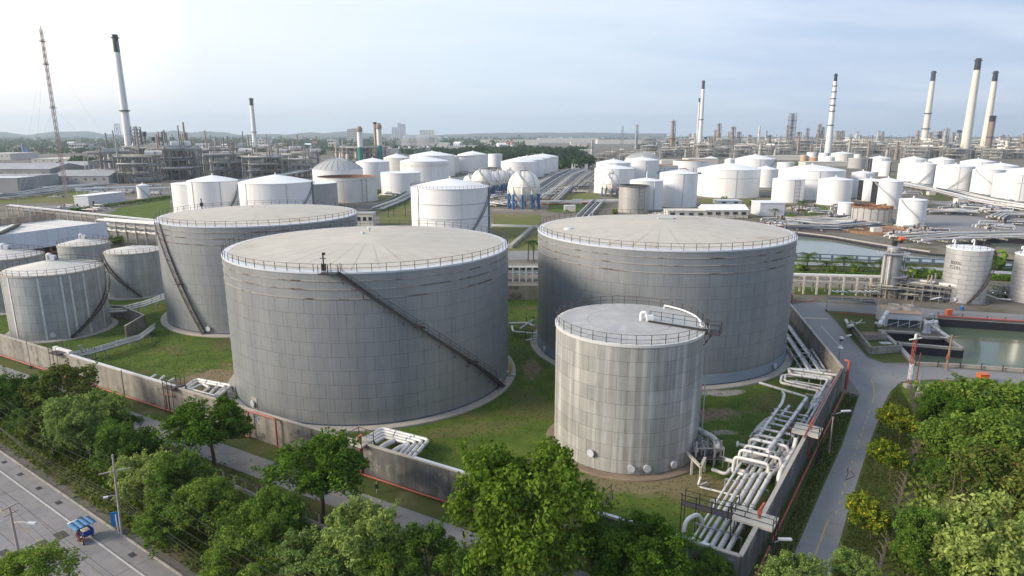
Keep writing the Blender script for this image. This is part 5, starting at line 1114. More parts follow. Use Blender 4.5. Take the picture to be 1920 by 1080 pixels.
# the silver numbered tank and its neighbour
def silver_tank(label, cx, cy, R, h, txt=None):
    t = thing('storage_tank', label, 'storage tank', (cx, cy, 0), 0, 'silver clad tanks'); m = mat('silver_cladding', (.55, .55, .545), (.49, .49, .49), rough=.38, metal=.4, scale=.4, obrand=.03, streak=(1.0, .25, (.42, .42, .42)))
    MB().lathe([(R-.02, .1), (R-.02, h)], 48).build('shell', M_seam, t, local=True); plates(t, cx, cy, R, h-.2, 11, 9, m, .1, gap=1.7)
    MB().lathe([(R+.05, h-.2), (R+.12, h-.15), (R+.12, h+.05), (R-.1, h+.08), (.01, h+.5)], 48).build('roof', M_whiteroof, t, local=True); rail_ring(t, R-.05, h+.05, 18)
    a0 = angle_at(cx, cy, R+.2, .3, 960+F*0 if False else (1812 if txt else 1940)); stair(t, R+.05, a0, .2, a0+1.9, h, wd=.6)
    for s in (-1, 1): MB().tube(fillet([(s*R*.5, R*.45, h+.2), (s*R*.5, R*.45, h+1.5), (s*R*.5-.5, R*.45, h+1.5), (s*R*.5-.5, R*.45, h+.9)], .35), .16, 8).build('roof_vent', M_white, t, local=True)
    MB().lathe([(R+.06, 0), (R+.9, 0.02), (R+.9, .18), (R, .2)], 40).build('ring_foundation', M_walld, t, local=True)
    manhole(t, R+.03, angle_at(cx, cy, R+.1, .8, 1790 if txt else 1925), 1.0, .45)
    if txt:
        ac = angle_at(cx, cy, R+.05, h*.66, 1792)
        for row, (s, zz) in enumerate(txt):
            cu = bpy.data.curves.new('lettering', 'FONT'); cu.body = s; cu.size = 1.05; cu.align_x = 'LEFT'; cu.extrude = .004
            tmp = bpy.data.objects.new('lettering', cu); COL.objects.link(tmp)
            dg = bpy.context.evaluated_depsgraph_get(); mm = bpy.data.meshes.new_from_object(tmp.evaluated_get(dg)); COL.objects.unlink(tmp); bpy.data.objects.remove(tmp)
            for vtx in mm.vertices:                         # wrap the letters round the shell
                a = ac-.05-1.3/R+vtx.co.x/R; r = R+.055+vtx.co.z; vtx.co = (r*math.cos(a), r*math.sin(a), zz+vtx.co.y)
            mm.materials.clear(); mm.materials.append(M_black); o = bpy.data.objects.new('lettering', mm); COL.objects.link(o); o.parent = t
    return t
silver_tank('silver banded tank with black lettering beside the steel column', 105.6, 149.1, 4.5, 12.5, (('3000L', 9.0), ('T-291', 7.85)))
silver_tank('silver tank cut by the right photo edge next to the lettered one', 121.0, 148.0, 4.4, 11.1)
# rail portal and pipe junction between the two silver tanks
pipes('pipe_run', 'white pipes and frame between the two silver tanks', [(PP([(1848, 552, 2.2), (1870, 560, .6), (1895, 562, .6)]), .2), (PP([(1855, 545, 1.5), (1900, 548, 1.5)]), .2), (PP([(1862, 549, 0), (1862, 549, 4)]), .1), (PP([(1885, 549, 0), (1885, 549, 4)]), .1)])

# pipes along the canal, hedge and palms
pa = PP([(1478, 493, .9), (1640, 498, .9), (1775, 505, .9), (2000, 517, .9)])
t = pipes('pipe_run', 'long blue-grey pipes running along the canal bank behind the palms', [([p+V(0, k*1.1, .2*(k % 2)-.3) for p in pa], .24) for k in range(3)], m=mat('blue_grey_pipe', (.33, .37, .43), (.28, .31, .36), rough=.5, scale=.3), support=sup(pa, 8, 2.2))
portal_rack('thin railing-like rack standing between palms and canal water', G(1480, 489)+V(0, 4, 0), G(2000, 513)+V(0, 4, 0), 1.5, 1.2, 22, 2, m=M_slate, pr=.1, pm=M_slate)
def palm(label, base, top, spread, seed, group='palms along the canal', n=15, trunks=1):
    rng = random.Random(seed); b = G(*base); zt = max(zat(b, *top), 2.2); t = thing('palm_tree', label, 'palm', tuple(b), 0, group); Rp = spread*1.25*mpx(b)
    zc = zt-Rp*.45
    MB().tube([b, b+V(.1, 0, zc*.5), b+V(.15, .1, zc)], .2, 7, r2=.14).build('trunk', M_bark, t)
    for i in range(n):
        a = 2*PI*i/n+rng.uniform(-.2, .2); el = rng.uniform(-.1, 1.0); L_ = Rp*rng.uniform(.85, 1.15); f = MB(); c = b+V(.15, .1, zc); pts = []
        for k in range(7):
            s = k/6; pts.append(c+V(math.cos(a)*L_*s*math.cos(el*.6), math.sin(a)*L_*s*math.cos(el*.6), L_*(math.sin(el)*s*.9-s*s*.75)))
        sd_ = V(-math.sin(a), math.cos(a), 0)
        for k in range(6):
            for sgn in (-1, 1):
                for j in (0, .5):
                    p = pts[k].lerp(pts[k+1], j); d = (pts[k+1]-pts[k]).normalized(); wl = L_*.30*(1-abs(k/6-.35))
                    q = p+sd_*sgn*wl+d*wl*.5-V(0, 0, wl*.35); f.add([p, p+d*L_*.055, q], [(0, 1, 2)])
        f.build('frond', L_palm, t)
    return t
for k, (ba, tp, sp, lb) in enumerate((((1512, 508), (1512, 466), 20, 'tall palm nearest the wide right tank on the canal bank'), ((1548, 507), (1549, 484), 14, 'short palm second from the left on the canal bank'), ((1580, 510), (1581, 470), 21, 'tall palm in the middle of the canal bank row'),
        ((1619, 512), (1619, 484), 16, 'short wide palm left of the steel column'), ((1648, 512), (1650, 482), 14, 'palm half hidden behind the steel column on its left'), ((1696, 514), (1696, 484), 17, 'palm half hidden behind the steel column on its right'), ((1732, 516), (1730, 494), 14, 'low ragged palm near the silver lettered tank'))):
    palm(lb, ba, tp, sp, 40+k)
for k, (ba, tp, sp, lb) in enumerate((((990, 489), (989, 444), 17, 'left of two slim palms between the big tanks'), ((1000, 490), (1001, 444), 15, 'right of two slim palms between the big tanks'))): palm(lb, ba, tp, sp, 60+k, 'palms between the big tanks')
for k, (ba, tp, sp, lb) in enumerate((((1440, 404), (1440, 386), 9, 'palm in front of the white box building, left one'), ((1452, 405), (1452, 387), 9, 'palm in front of the white box building, right one'), ((1497, 402), (1497, 372), 9, 'leftmost palm of the clump by the plain white tanks'), ((1503, 403), (1503, 373), 9, 'middle palm of the clump by the plain white tanks'), ((1509, 404), (1509, 380), 8, 'rightmost palm of the clump by the plain white tanks'),
        ((760, 406), (760, 378), 7, 'palm just left of the ringed white tank'), ((738, 405), (738, 388), 5, 'right small palm on the dry lawn left of the ringed white tank'), ((728, 408), (728, 390), 5, 'left small palm on the dry lawn left of the ringed white tank'), ((1062, 400), (1062, 390), 6, 'small palm beside the inclined pipe bundle'))): palm(lb, ba, tp, sp, 70+k, 'palms among the white tanks', 11)

# between the two big tanks
portal_rack('white pipe rack crossing the gap between the two big tanks', G(925, 526), G(1035, 526), 3.4, 2.2, 10, 4, m=M_rimw, pr=.22, levels=2)
t = thing('white_railing', 'white railing in front of the hedge between the two big tanks', 'railing', tuple(G(940, 500))); a, c = G(940, 503), G(1020, 503)
for k in range(14): q = a.lerp(c, k/13); MB().box((q.x, q.y, .6), (.12, .12, 1.2)).build('post', M_rimw, t)
MB().beam(a+V(0, 0, 1.2), c+V(0, 0, 1.2), .12, .12).build('rail', M_rimw, t)
def cabin(name, label, u0, u1, vb, vt, depth, wallm, roofm, nwin=0, cat='building', flat=True, group=None, doors=0, winm=None, gable=False, v1=None):
    """a building: front face from pixel (u0,vb) to (u1,v1 or vb), eaves at vt"""
    a, c = G(u0, vb), G(u1, v1 or vb); h = max(zat(a, u0, vt), 1.5); d = c-a; L_ = d.length; d.normalize(); rz = math.atan2(d.y, d.x)
    t = thing(name, label, cat, tuple(a), rz, group)
    MB().box((L_/2, depth/2, h/2), (L_, depth, h)).build('wall', wallm, t, local=True)
    if gable:
        g = MB(); r = min(depth*.18, 4); g.add([(-.3, -.4, h), (L_+.3, -.4, h), (L_+.3, depth/2, h+r), (-.3, depth/2, h+r), (-.3, depth+.4, h), (L_+.3, depth+.4, h)], [(0, 1, 2, 3), (3, 2, 5, 4), (0, 3, 4), (1, 5, 2)]); g.build('roof', roofm, t, local=True)
    else: MB().box((L_/2, depth/2, h+.12), (L_+.5, depth+.5, .26)).build('roof', roofm, t, local=True)
    for i in range(nwin):
        x = L_*(i+.5)/nwin; ww = min(L_/nwin*.6, 2.2); wo_ = MB().box((x, -.03, h*.6), (ww, .08, min(h*.35, 1.5))).build('window', winm or M_glass, t, local=True); MB().box((x, -.05, h*.6-min(h*.35, 1.5)/2-.06), (ww+.2, .14, .08)).build('sill', wallm, wo_, local=True)
    for i in range(doors): MB().box((L_*(.12+.3*i), -.03, 1.1), (1.1, .08, 2.2)).build('door', M_dark, t, local=True)
    return t
cabin('guard_house', 'small two-storey white house with a flat roof behind the largest tank', 668, 700, 424, 401, 6.5, M_plaster, M_metalroof, 3)
cabin('long_shed', 'long pale shed with a lean-to roof above the wide right tank', 1322, 1402, 409, 394, 12, M_plaster, M_whiteroof, 5, gable=True)
cabin('plant_room', 'low cream plant room with dark openings left of the long pale shed', 1252, 1322, 409, 396, 9, M_plaster, M_plaster, 4, doors=1)
cabin('electrical_house', 'plain white box building behind two palms', 1424, 1470, 405, 381, 12, M_rimw, M_whiteroof)
cabin('low_building', 'low white flat building with a grass-green roof edge in front of the very wide tank', 1346, 1391, 384, 377, 9, M_white, M_whiteroof, 2)
cabin('control_house', 'cream house with a dark side among the wood, left of the plant road', 1088, 1112, 292, 281, 28, M_plaster, M_cream)
cabin('low_building', 'small white shed at the end of the plant road', 1073, 1102, 318, 308, 14, M_white, M_whiteroof)
cabin('low_building', 'flat grey block at the left photo edge beyond the pipe yard', -40, 36, 362, 334, 18, M_metalroof, M_rimw)
cabin('long_cabin', 'long white cabin on stilts beside the left lawn', 167, 236, 386, 368, 9, M_rimw, M_whiteroof, 0, v1=377, doors=1)
M_shedroof = mat('white_shed_roof', (.66, .65, .61), (.58, .57, .54), rough=.6, scale=.3, obrand=.05)
# blue-grey roofed building at the far left
pt, pb_ = G(199, 416, 9.5), G(0, 441, 9.5); pb2 = pb_+(pb_-pt)*.4; d = (pt-pb2); LB = d.length; d.normalize(); n = V(-d.y, d.x, 0); rz = math.atan2(d.y, d.x); pt0 = V(pb2.x, pb2.y, 0)
zb = zat(V(pt.x, pt.y, 0), 202, 446); t = thing('pipe_shed', 'broad shed with a pale blue fascia and flat ribbed roof behind the old left tanks', 'shed', tuple(pt0), rz)
nf = 14
for i in range(nf): MB().box((LB*(i+.5)/nf, 0, (9.5+zb)/2), (LB/nf-.04, .2, 9.5-zb)).build('fascia_panel', M_fascia, t, local=True)
DB = 26
for i in range(24): MB().box((LB*(i+.5)/24, DB/2+.2, 8.9+.25*(i % 2)*.2), (LB/24-.03, DB, .12)).build('roof_sheet', M_shedroof, t, local=True)
MB().box((LB/2, DB/2+1, 3.0), (LB-1, DB-3, 5.6)).build('interior', M_dark, t, local=True)
for i in range(9): MB().box((LB*(i+.3)/9, .6, zb/2), (.5, .4, zb)).build('column', M_red if i % 2 else M_rimw, t, local=True)
MB().beam((0, .5, 2.2), (LB, .5, 2.2), .3, .5).build('red_beam', M_red, t, local=True)
for i in range(16): MB().box((LB*(.45+.55*(i+.5)/16), DB+.3, 10.0), (LB*.55/16-.04, .2, 2.4)).build('parapet_sheet', mat('rusty_sheet', (.30, .20, .13), (.38, .33, .27), rough=.85, scale=.8, obrand=.25), t, local=True)
for i in range(8): MB().box((LB*.45*(i+.5)/8, DB+.3, 10.0), (LB*.45/8-.04, .2, 2.0)).build('parapet_sheet', M_metalroof, t, local=True)
MB().beam((LB*.30, 4, 9.5), (LB*.62, 20, 9.5), 1.0, .5).build('roof_duct', M_cream, t, local=True); MB().beam((LB*.31, 2.5, 9.6), (LB*.66, 20, 9.6), 1.0, .6).build('roof_monitor', M_dark, t, local=True)
t = portal_rack('raised concrete pipe bridge between the blue shed and the back grey tank', G(196, 452), G(305, 462), 7.5, 4, 7, 5, m=M_cope, levels=3, pr=.25)
portal_rack('long white pipe bridge passing behind the blue shed towards the back grey tank', G(20, 404), G(300, 437), 4.5, 2, 12, 2, m=M_conc, pr=.22, pm=M_rimw)
portal_rack('white raised pipe behind the long white cabin', G(145, 367), G(255, 362), 3.5, 1.5, 9, 2, m=M_rimw, pr=.45, pm=M_rimw)
portal_rack('raised pipe between the small stair tank and the white tank row', G(278, 368), G(330, 366), 4.5, 1.5, 6, 3, m=M_rimw, pr=.3, pm=M_rimw)
# hedge strips: trimmed bushes nobody could count
def hedge(label, pts, wd, h, n, seed, leaf=.35, m=None, kind='stuff', name='hedge'):
    rng = random.Random(seed); b = MB()
    for i in range(n):
        s = rng.random()*(len(pts)-1); k = int(s); p = pts[k].lerp(pts[k+1], s-k); q = p+V(rng.uniform(-wd, wd)/2, rng.uniform(-wd, wd)/2, h*math.sqrt(rng.random()))
        nn = V(rng.gauss(0, 1), rng.gauss(0, 1), rng.gauss(.6, 1)).normalized(); a = nn.orthogonal().normalized()*leaf*rng.uniform(.6, 1.3); c = nn.cross(a).normalized()*leaf*rng.uniform(.6, 1.2)
        b.add([q-a, q+c*.6, q+a, q-c*.6], [(0, 1, 2, 3)])
    o = b.build(name, m or L_broad); o['kind'] = kind; return o
hedge('', [G(1470, 515), G(1640, 518), G(1775, 523)], 1.6, .8, 3200, 1); hedge('', [G(1655, 514), G(1775, 518)], 3, 1.0, 1200, 2, m=L_mid); hedge('', [G(1850, 525), G(2000, 530)], 3, 1.4, 900, 3)
hedge('', [G(948, 506), G(1020, 506)], 1.4, 1.2, 1000, 4); hedge('', [G(130, 399), G(200, 390), G(318, 372)], 2, 1.8, 2600, 5, .5, L_dark)
# ------------------------------------------------------------------ white tanks beyond
def far_tank(x, y, R, h, ap, kind, opt, label):
    O = opt.split(','); t = thing('storage_tank', label, 'storage tank', (x, y, 0), 0, 'white storage tanks of the refinery')
    m = M_cream if ('cream' in O or 'rust' in O) else mat('grey_tank_paint', (.42, .42, .41), (.36, .36, .35), rough=.6, scale=.15, streak=(.5, .4, (.30, .29, .27))) if ('gray' in O or 'grayweath' in O) else mat('silver_shell', (.50, .49, .465), (.44, .43, .41), rough=.4, metal=.35, scale=.2) if 'silver' in O else mat('tan_drum', (.50, .38, .22), rough=.7) if 'tan2' in O else mat('orange_drum', (.50, .25, .13), rough=.7) if 'orange' in O else M_white
    N = 48
    MB().lathe([(R, 0), (R, h)], N).build('shell', m, t, local=True)
    zs = [h-.12] + ([h*.70, h*.42] if 'rings' in O else []) + ([h*.70] if 'rings1' in O else []) + ([h-1.6] if kind == 'open' else [])
    for z in zs: MB().lathe([(R-.02, z-.14), (R+.16, z-.1), (R+.16, z+.06), (R-.02, z+.1)], N).build('wind_girder', M_girder if z < h-.2 or kind == 'open' else M_whiteroof, t, local=True)
    if 'tan' in O: MB().lathe([(R+.03, h-4.3), (R+.03, h-2.2)], N).build('tan_band', M_cream, t, local=True)
    if kind in ('cone', 'dome', 'flat'):
        if kind == 'cone': pr = [(R+.05, h), (R*.5, h+ap*.56), (.01, h+ap)]
        elif kind == 'dome': pr = [(max(R*(1-f), .01), h+ap*(1-(1-f)**2)) for f in (0, .15, .3, .5, .7, .85, 1)]
        else: pr = [(R+.05, h), (.01, h+.3)]
        MB().lathe(pr, N).build('roof', (M_roofg if kind == 'dome' else M_black if 'darktop' in O else M_whiteroof), t, local=True)
        if kind == 'dome':
            for k in range(24): a = 2*PI*k/24; MB().tube([(r*math.cos(a)*1.004, r*math.sin(a)*1.004, z+.08) for r, z in pr], .13, 3).build('roof_rib', M_steel, t, local=True)
        if kind == 'cone': MB().tube([(0, 0, h+ap-.1), (0, 0, h+ap+.8)], .3, 8).build('roof_vent', M_white, t, local=True)
    elif kind == 'step':
        MB().lathe([(R, h), (.01, h+.4)], N).build('roof', m, t, local=True); MB().lathe([(R*.42, h+.3), (R*.42, h+4.2), (.01, h+4.8)], 24).build('upper_drum', M_cream, t, local=True)
    else:
        MB().lathe([(R-.05, h), (R-.05, h-4.5), (.01, h-4.5)], N).build('floating_roof', M_rust if ('rust' in O or 'grayweath' in O) else M_dark if 'silver' in O else M_brown, t, local=True)
        if 'grayweath' in O:
            rg = random.Random(4); b = MB()
            for k in range(46): a = 2*PI*k/46; q = V(R*math.cos(a), R*math.sin(a), h); b.box((q.x, q.y, h+rg.uniform(-.1, .5)), (.9, 1.0, rg.uniform(.3, 1.1)), a)
            tag(b.build('rusty_rim', M_rust, t, local=True), kind='stuff')
            for k in range(18): a = 2*PI*k/18; MB().box(((R+.06)*math.cos(a), (R+.06)*math.sin(a), h*.5), (.14, .2, h*.94), a).build('stiffener', M_walld, t, local=True)
        if 'silver' in O: MB().lathe([(R, h-.5), (R+.7, h-.4), (R+.7, h-.15), (R, h-.1)], N).build('dark_girder', M_dark, t, local=True); MB().lathe([(R, h*.55), (R+.12, h*.56), (R, h*.57)], N).build('wind_girder', M_girder, t, local=True)
    ac = math.atan2(-y, -x)
    side = ac+PI/2*.90          # the flank that shows at the right
    left = ac-PI/2*.80
    if 'stairR' in O: stair(t, R, side-1.05, .4, side-.02, h, wd=.9, brackets=False, m=M_slate)
    if 'stairp' in O: stair(t, R, ac+1.15, .3, ac-.9, h, wd=.8, brackets=False, m=M_girder)
    if 'stair' in O: stair(t, R, ac+1.2, .3, ac+.2, h, wd=.8, brackets=False, m=M_girder)
    if 'stairq' in O: stair(t, R, ac-.4, .3, ac+1.1, h, wd=.9, brackets=False, m=M_girder)
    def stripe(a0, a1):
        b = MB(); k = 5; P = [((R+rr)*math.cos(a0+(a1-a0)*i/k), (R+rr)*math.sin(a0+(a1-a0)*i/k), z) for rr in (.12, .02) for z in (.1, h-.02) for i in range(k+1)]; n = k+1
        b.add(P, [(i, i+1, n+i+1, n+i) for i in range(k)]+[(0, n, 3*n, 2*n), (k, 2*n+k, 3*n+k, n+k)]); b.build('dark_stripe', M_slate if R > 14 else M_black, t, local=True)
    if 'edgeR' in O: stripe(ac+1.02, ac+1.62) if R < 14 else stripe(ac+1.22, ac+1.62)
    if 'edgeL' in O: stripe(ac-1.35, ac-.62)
    if 'rail' in O: rail_ring(t, R, h, 60, r=.035)
    if 'ladder' in O:
        b = MB(); a = ac+.55
        for k in range(3):
            for s in (-1, 1): p = V((R+.9)*math.cos(a+s*1.4/R), (R+.9)*math.sin(a+s*1.4/R), 0); b.box((p.x, p.y, h*.5), (.13, .13, h))
        for k in range(6):
            z = h*(k+1)/6.5; b.beam(((R+.9)*math.cos(a-1.4/R), (R+.9)*math.sin(a-1.4/R), z), ((R+.9)*math.cos(a+1.4/R), (R+.9)*math.sin(a+1.4/R), z), .14, .14)
            for s in (-1, 1): b.beam((R*math.cos(a+s*1.4/R), R*math.sin(a+s*1.4/R), z), ((R+.9)*math.cos(a+s*1.4/R), (R+.9)*math.sin(a+s*1.4/R), z), .1, .1)
        b.build('scaffold', M_brown if 'rust' not in O else M_girder, t, local=True)
    if 'topframe' in O:
        b = MB(); 
        for s in (-1, 1): b.box((s*R*.75*math.cos(ac+PI/2), s*R*.75*math.sin(ac+PI/2), h+1.2), (.25, .25, 2.6))
        e = V(math.cos(ac+PI/2), math.sin(ac+PI/2), 0)
        b.tube([e*(-R-.8)+V(0, 0, h+.6), e*(-R*.6)+V(0, 0, h+1.3), e*(-R*.4)+V(0, 0, h+2.2), e*(R*.35)+V(0, 0, h+2.2), e*(R*.5)+V(0, 0, h+1.4)], .25, 6); b.build('top_frame', M_slate, t, local=True)
        for s in (-1, 1): MB().box((e.x*s*(R+.7), e.y*s*(R+.7), h-.1), (1.8, 1.8, .9)).build('side_platform', M_slate, t, local=True)
    if 'pipev' in O: MB().tube([(R*.3, -R*.98, 0), (R*.3, -R*.98, h)], .25, 6).tube([(0, -.5, h+1), (0, -.5, h+4.5)], .35, 8).build('pipe', M_rimw, t, local=True)
    if 'cream' in O: MB().tube([((R+.2)*math.cos(ac+.5), (R+.2)*math.sin(ac+.5), 0), ((R+.2)*math.cos(ac+.5), (R+.2)*math.sin(ac+.5), h)], .22, 6).build('pipe', M_rust, t, local=True)
    # dirt skirt
    MB().lathe([(R+.02, .25), (R+.9, .2), (R+.9, 0)], N).build('ring_foundation', M_cope, t, local=True)
    if R > 9 and kind == 'cone':
        for a in (ac-.9, ac+.25): MB().tube([((R+.12)*math.cos(a), (R+.12)*math.sin(a), .2), ((R+.12)*math.cos(a), (R+.12)*math.sin(a), h)], .11, 5).build('foam_pipe', M_rust if a < ac and 'rings' in O else M_girder, t, local=True)
    return t
for row in TANKS: far_tank(*row)
# ------------------------------------------------------------------ gas spheres
def sphere_tank(label, u, vbase, rpx, uc_z=None, detail=True, vtop=None, leg=M_blue):
    b0 = G(u, vbase); q = V(b0.x, b0.y, 0); k = mpx(q); Rs = rpx*k; q = q+V(q.x, q.y, 0).normalized()*Rs*.8
    zc = Rs+max(zat(q, u, vtop)-2*Rs, Rs*.25) if vtop else Rs*1.35
    t = thing('gas_sphere', label, 'gas sphere', tuple(q), 0, 'white gas spheres')
    MB().lathe([(max(Rs*math.cos(f*PI/16), .01), zc+Rs*math.sin(f*PI/16)) for f in range(-8, 9)], 40).build('sphere_shell', mat('sphere_paint', (.80, .785, .74), (.74, .71, .65), rough=.5, scale=.1), t, local=True)
    n = 10
    for i in range(n):
        a = 2*PI*i/n+.2; x, y = Rs*.98*math.cos(a), Rs*.98*math.sin(a); lg = MB().tube([(x, y, 0), (x, y, zc*.68)], Rs*.075, 8).build('leg', leg, t, local=True); MB().tube([(x, y, zc*.68), (x, y, zc)], Rs*.075, 8).build('leg_top', M_cream, lg, local=True)
        a2 = 2*PI*(i+1)/n+.2; x2, y2 = Rs*.98*math.cos(a2), Rs*.98*math.sin(a2)
        if detail:
            MB().beam((x, y, .5), (x2, y2, zc*.66), .1, .1).build('brace', M_rimw, t, local=True); MB().beam((x2, y2, .5), (x, y, zc*.66), .1, .1).build('brace', M_rimw, t, local=True)
    ac = math.atan2(-q.y, -q.x)
    b = MB(); pts = []
    for i in range(13):
        f = i/12; el = -.25+f*1.5; a = ac+.6-1.4*f; pts.append(V((Rs+.5)*math.cos(el)*math.cos(a), (Rs+.5)*math.cos(el)*math.sin(a), zc+(Rs+.5)*math.sin(el)))
    for i in range(12): b.beam(pts[i], pts[i+1], .8, .35)
    b.build('stair', M_girder, t, local=True)
    b = MB().box((0, 0, zc+Rs+.3), (Rs*.5, Rs*.5, .15))
    for s in (-1, 1):
        for r in (-1, 1): b.box((s*Rs*.25, r*Rs*.25, zc+Rs+.8), (.1, .1, 1.2))
    b.tube([(0, 0, zc+Rs), (0, 0, zc+Rs+2.2)], .2, 6).tube([(.8, .3, zc+Rs), (.8, .3, zc+Rs+1.5)], .3, 6); b.build('top_platform', M_steel, t, local=True)
    for a in (ac-.9, ac+.75, ac): MB().tube([((Rs+.25)*math.cos(el)*math.cos(a), (Rs+.25)*math.cos(el)*math.sin(a), zc+(Rs+.25)*math.sin(el)) for el in [0+.15*i for i in range(10)]], .09, 4).build('spray_pipe', M_rust, t, local=True)
    MB().lathe([(Rs+.02, zc-.12), (Rs+.2, zc), (Rs+.02, zc+.12)], 40).build('spray_ring', M_girder, t, local=True)
    return t
sphere_tank('large cream gas sphere on blue legs, standing alone in front', 982, 393, 30, vtop=319)
sphere_tank('first white gas sphere behind the ringed tank, highest of the hidden row', 906, 368, 22, detail=False, vtop=325)
sphere_tank('white gas sphere behind the ringed tank, second in the hidden row', 925, 362, 18, detail=False, vtop=330)
sphere_tank('white gas sphere third in the hidden row, left of the large sphere', 938, 358, 17, detail=False, vtop=330)
sphere_tank('white gas sphere directly behind the large sphere', 955, 356, 16, detail=False, vtop=327)
sphere_tank('white gas sphere peeping over the roof of the ringed tank', 884, 364, 16, detail=False, vtop=331)
sphere_tank('small white sphere in front of the right-hand cone-roofed tank', 1146, 369, 18.5, vtop=329, leg=M_slate)

# ------------------------------------------------------------------ stacks and masts
def stack(label, base, top, wb, wt, m=M_white, black=.12, bands=(.35,), tip=M_black, foot=None, name='chimney', cat='chimney', group='tall chimneys', blackm=None):
    q = G(*base); h = zat(q, *top); k = mpx(q); r0, r1 = wb*k/2, wt*k/2; t = thing(name, label, cat, tuple(q), 0, group)
    rr = lambda f: r0+(r1-r0)*f
    f0 = 0.0
    if foot: MB().lathe([(r0*1.02, 0), (rr(foot[0]), h*foot[0])], 20).build('foot', foot[1], t, local=True); f0 = foot[0]
    MB().lathe([(rr(f0), h*f0), (rr(1-black), h*(1-black))], 20).build('shaft', m, t, local=True)
    if black: MB().lathe([(rr(1-black), h*(1-black)), (r1, h), (r1*.75, h), (r1*.7, h*.97)], 20).build('dark_top', tip, t, local=True); MB().lathe([(r1, h*.972), (r1*1.5, h*.975), (r1*1.5, h*.98), (r1, h*.983)], 20).build('top_platform', M_dark, t, local=True)
    for f in bands: MB().lathe([(rr(f), h*f), (rr(f)*1.45, h*f), (rr(f)*1.45, h*f+h*.008), (rr(f), h*f+h*.008)], 20).build('platform', M_dark, t, local=True)
    MB().beam((rr(0)*.95, -rr(0)*.6, 0), (r1*.95, -r1*.6, h*.95), .35, .35).build('ladder', M_girder, t, local=True)
    return t
stack('tall white chimney with a black top, at the left beside the lattice column', (248, 317), (220, 65), 13, 8, black=.128, bands=(.44,))
stack('slender white chimney with a black top, second from the left', (480, 290), (476, 184), 8.5, 6, black=.13, bands=(.40,))
def gt_stack(label, u, vb, vt, w_, m):
    q = G(u, vb); h = zat(q, u, vt); r = w_*mpx(q)/2; t = thing('exhaust_stack', label, 'chimney', tuple(q), 0, 'teal-footed exhaust stacks')
    MB().lathe([(r, 0), (r, h*.43)], 20).build('foot', M_green, t, local=True); MB().lathe([(r, h*.43), (r, h*.88)], 20).build('shaft', m, t, local=True); MB().lathe([(r*1.15, h*.88), (r*1.15, h*.95), (r*.8, h*.97), (r*.8, h)], 20).build('head', M_brown, t, local=True); MB().lathe([(r, h*.87), (r*1.5, h*.87), (r*1.5, h*.875), (r, h*.88)], 20).build('platform', M_dark, t, local=True)
gt_stack('white exhaust stack with a teal foot, left of the pair', 677, 305, 237, 9, M_white); gt_stack('cream exhaust stack with a teal foot, right of the pair', 713, 304, 231, 9, M_cream)
stack('brown square-topped exhaust stack behind the teal-footed pair', (706, 300), (705, 229), 6, 6, M_brown, black=.05, bands=())
stack('thin white chimney with black top, taller of the close pair', (1311, 281), (1319, 151), 7.5, 4.5, black=.12, bands=(.44,))
stack('thin grey-white stack standing close beside a taller one', (1306, 279), (1312, 184), 4, 3, M_cream, black=.08, bands=())
stack('white chimney ringed by many dark bands, right of the centre', (1551, 293), (1568, 138), 10.5, 4.5, black=.09, bands=(.38, .55, .62, .70, .78, .85))
stack('cream chimney with black top and two platforms, left of the tall pair', (1731, 277), (1753, 133), 10, 6, M_yellowc, black=.13, bands=(.25, .45))
stack('tallest cream chimney at the right with a black top', (1806, 297), (1842, 109), 13, 7.5, M_yellowc, black=.115, bands=())
stack('cream chimney with black top, right of the tallest one', (1842, 292), (1872, 133), 11, 6, M_yellowc, black=.12, bands=())
stack('short brown stack with a black top and orange foot beside the right chimneys', (1849, 297), (1860, 217), 8, 8, M_brown, black=.14, bands=(.5,), foot=(.16, M_orange))
def lattice(label, base, top, wb, wt, nsec, m=M_steel, name='lattice_mast', fill=False, guy=False, cat='mast', group='lattice masts and towers'):
    q = G(*base); h = zat(q, *top); k = mpx(q); t = thing(name, label, cat, tuple(q), 0, group); s0, s1 = wb*k/2, wt*k/2; th = max(.12, k*(.9 if fill else .5))
    for i in range(nsec):
        z0, z1 = h*i/nsec, h*(i+1)/nsec; a0, a1 = s0+(s1-s0)*i/nsec, s0+(s1-s0)*(i+1)/nsec; b = MB(); c = [(-1, -1), (1, -1), (1, 1), (-1, 1)]
        for j in range(4):
            p, r = c[j], c[(j+1) % 4]
            b.beam((p[0]*a0, p[1]*a0, z0), (p[0]*a1, p[1]*a1, z1), th, th); b.beam((p[0]*a0, p[1]*a0, z0), (r[0]*a1, r[1]*a1, z1), th*.6, th*.6); b.beam((p[0]*a1, p[1]*a1, z1), (r[0]*a1, r[1]*a1, z1), th*.6, th*.6)
        b.build('mast_section', (M_red if i % 2 else M_white) if m == 'rw' else m, t, local=True)
    if fill:
        MB().tube([(0, 0, 0), (0, 0, h*.98)], s0*.34, 10).build('flue', M_walld, t, local=True)
        for i in range(2, nsec, 2): z = h*i/nsec; MB().box((0, 0, z), (s0*3, s0*3, .3)).build('platform', M_far, t, local=True)
    if guy:
        for a in (.5, 2.6, 4.7):
            for f in (.55, .9): MB().tube([(0, 0, h*f), (h*.42*math.cos(a), h*.42*math.sin(a), 0)], .04, 3).build('guy_wire', M_steel, t, local=True)
        for f in (.93, .80, .55): MB().box((0, 0, h*f), (s1*5, s1*5, .25)).beam((-s1*4, 0, h*f+.6), (s1*4, 0, h*f+.9), .2, .2).build('antenna_platform', M_dark, t, local=True)
        MB().tube([(0, 0, h), (0, 0, h*1.02)], .15, 5).build('tip', M_dark, t, local=True)
    return t
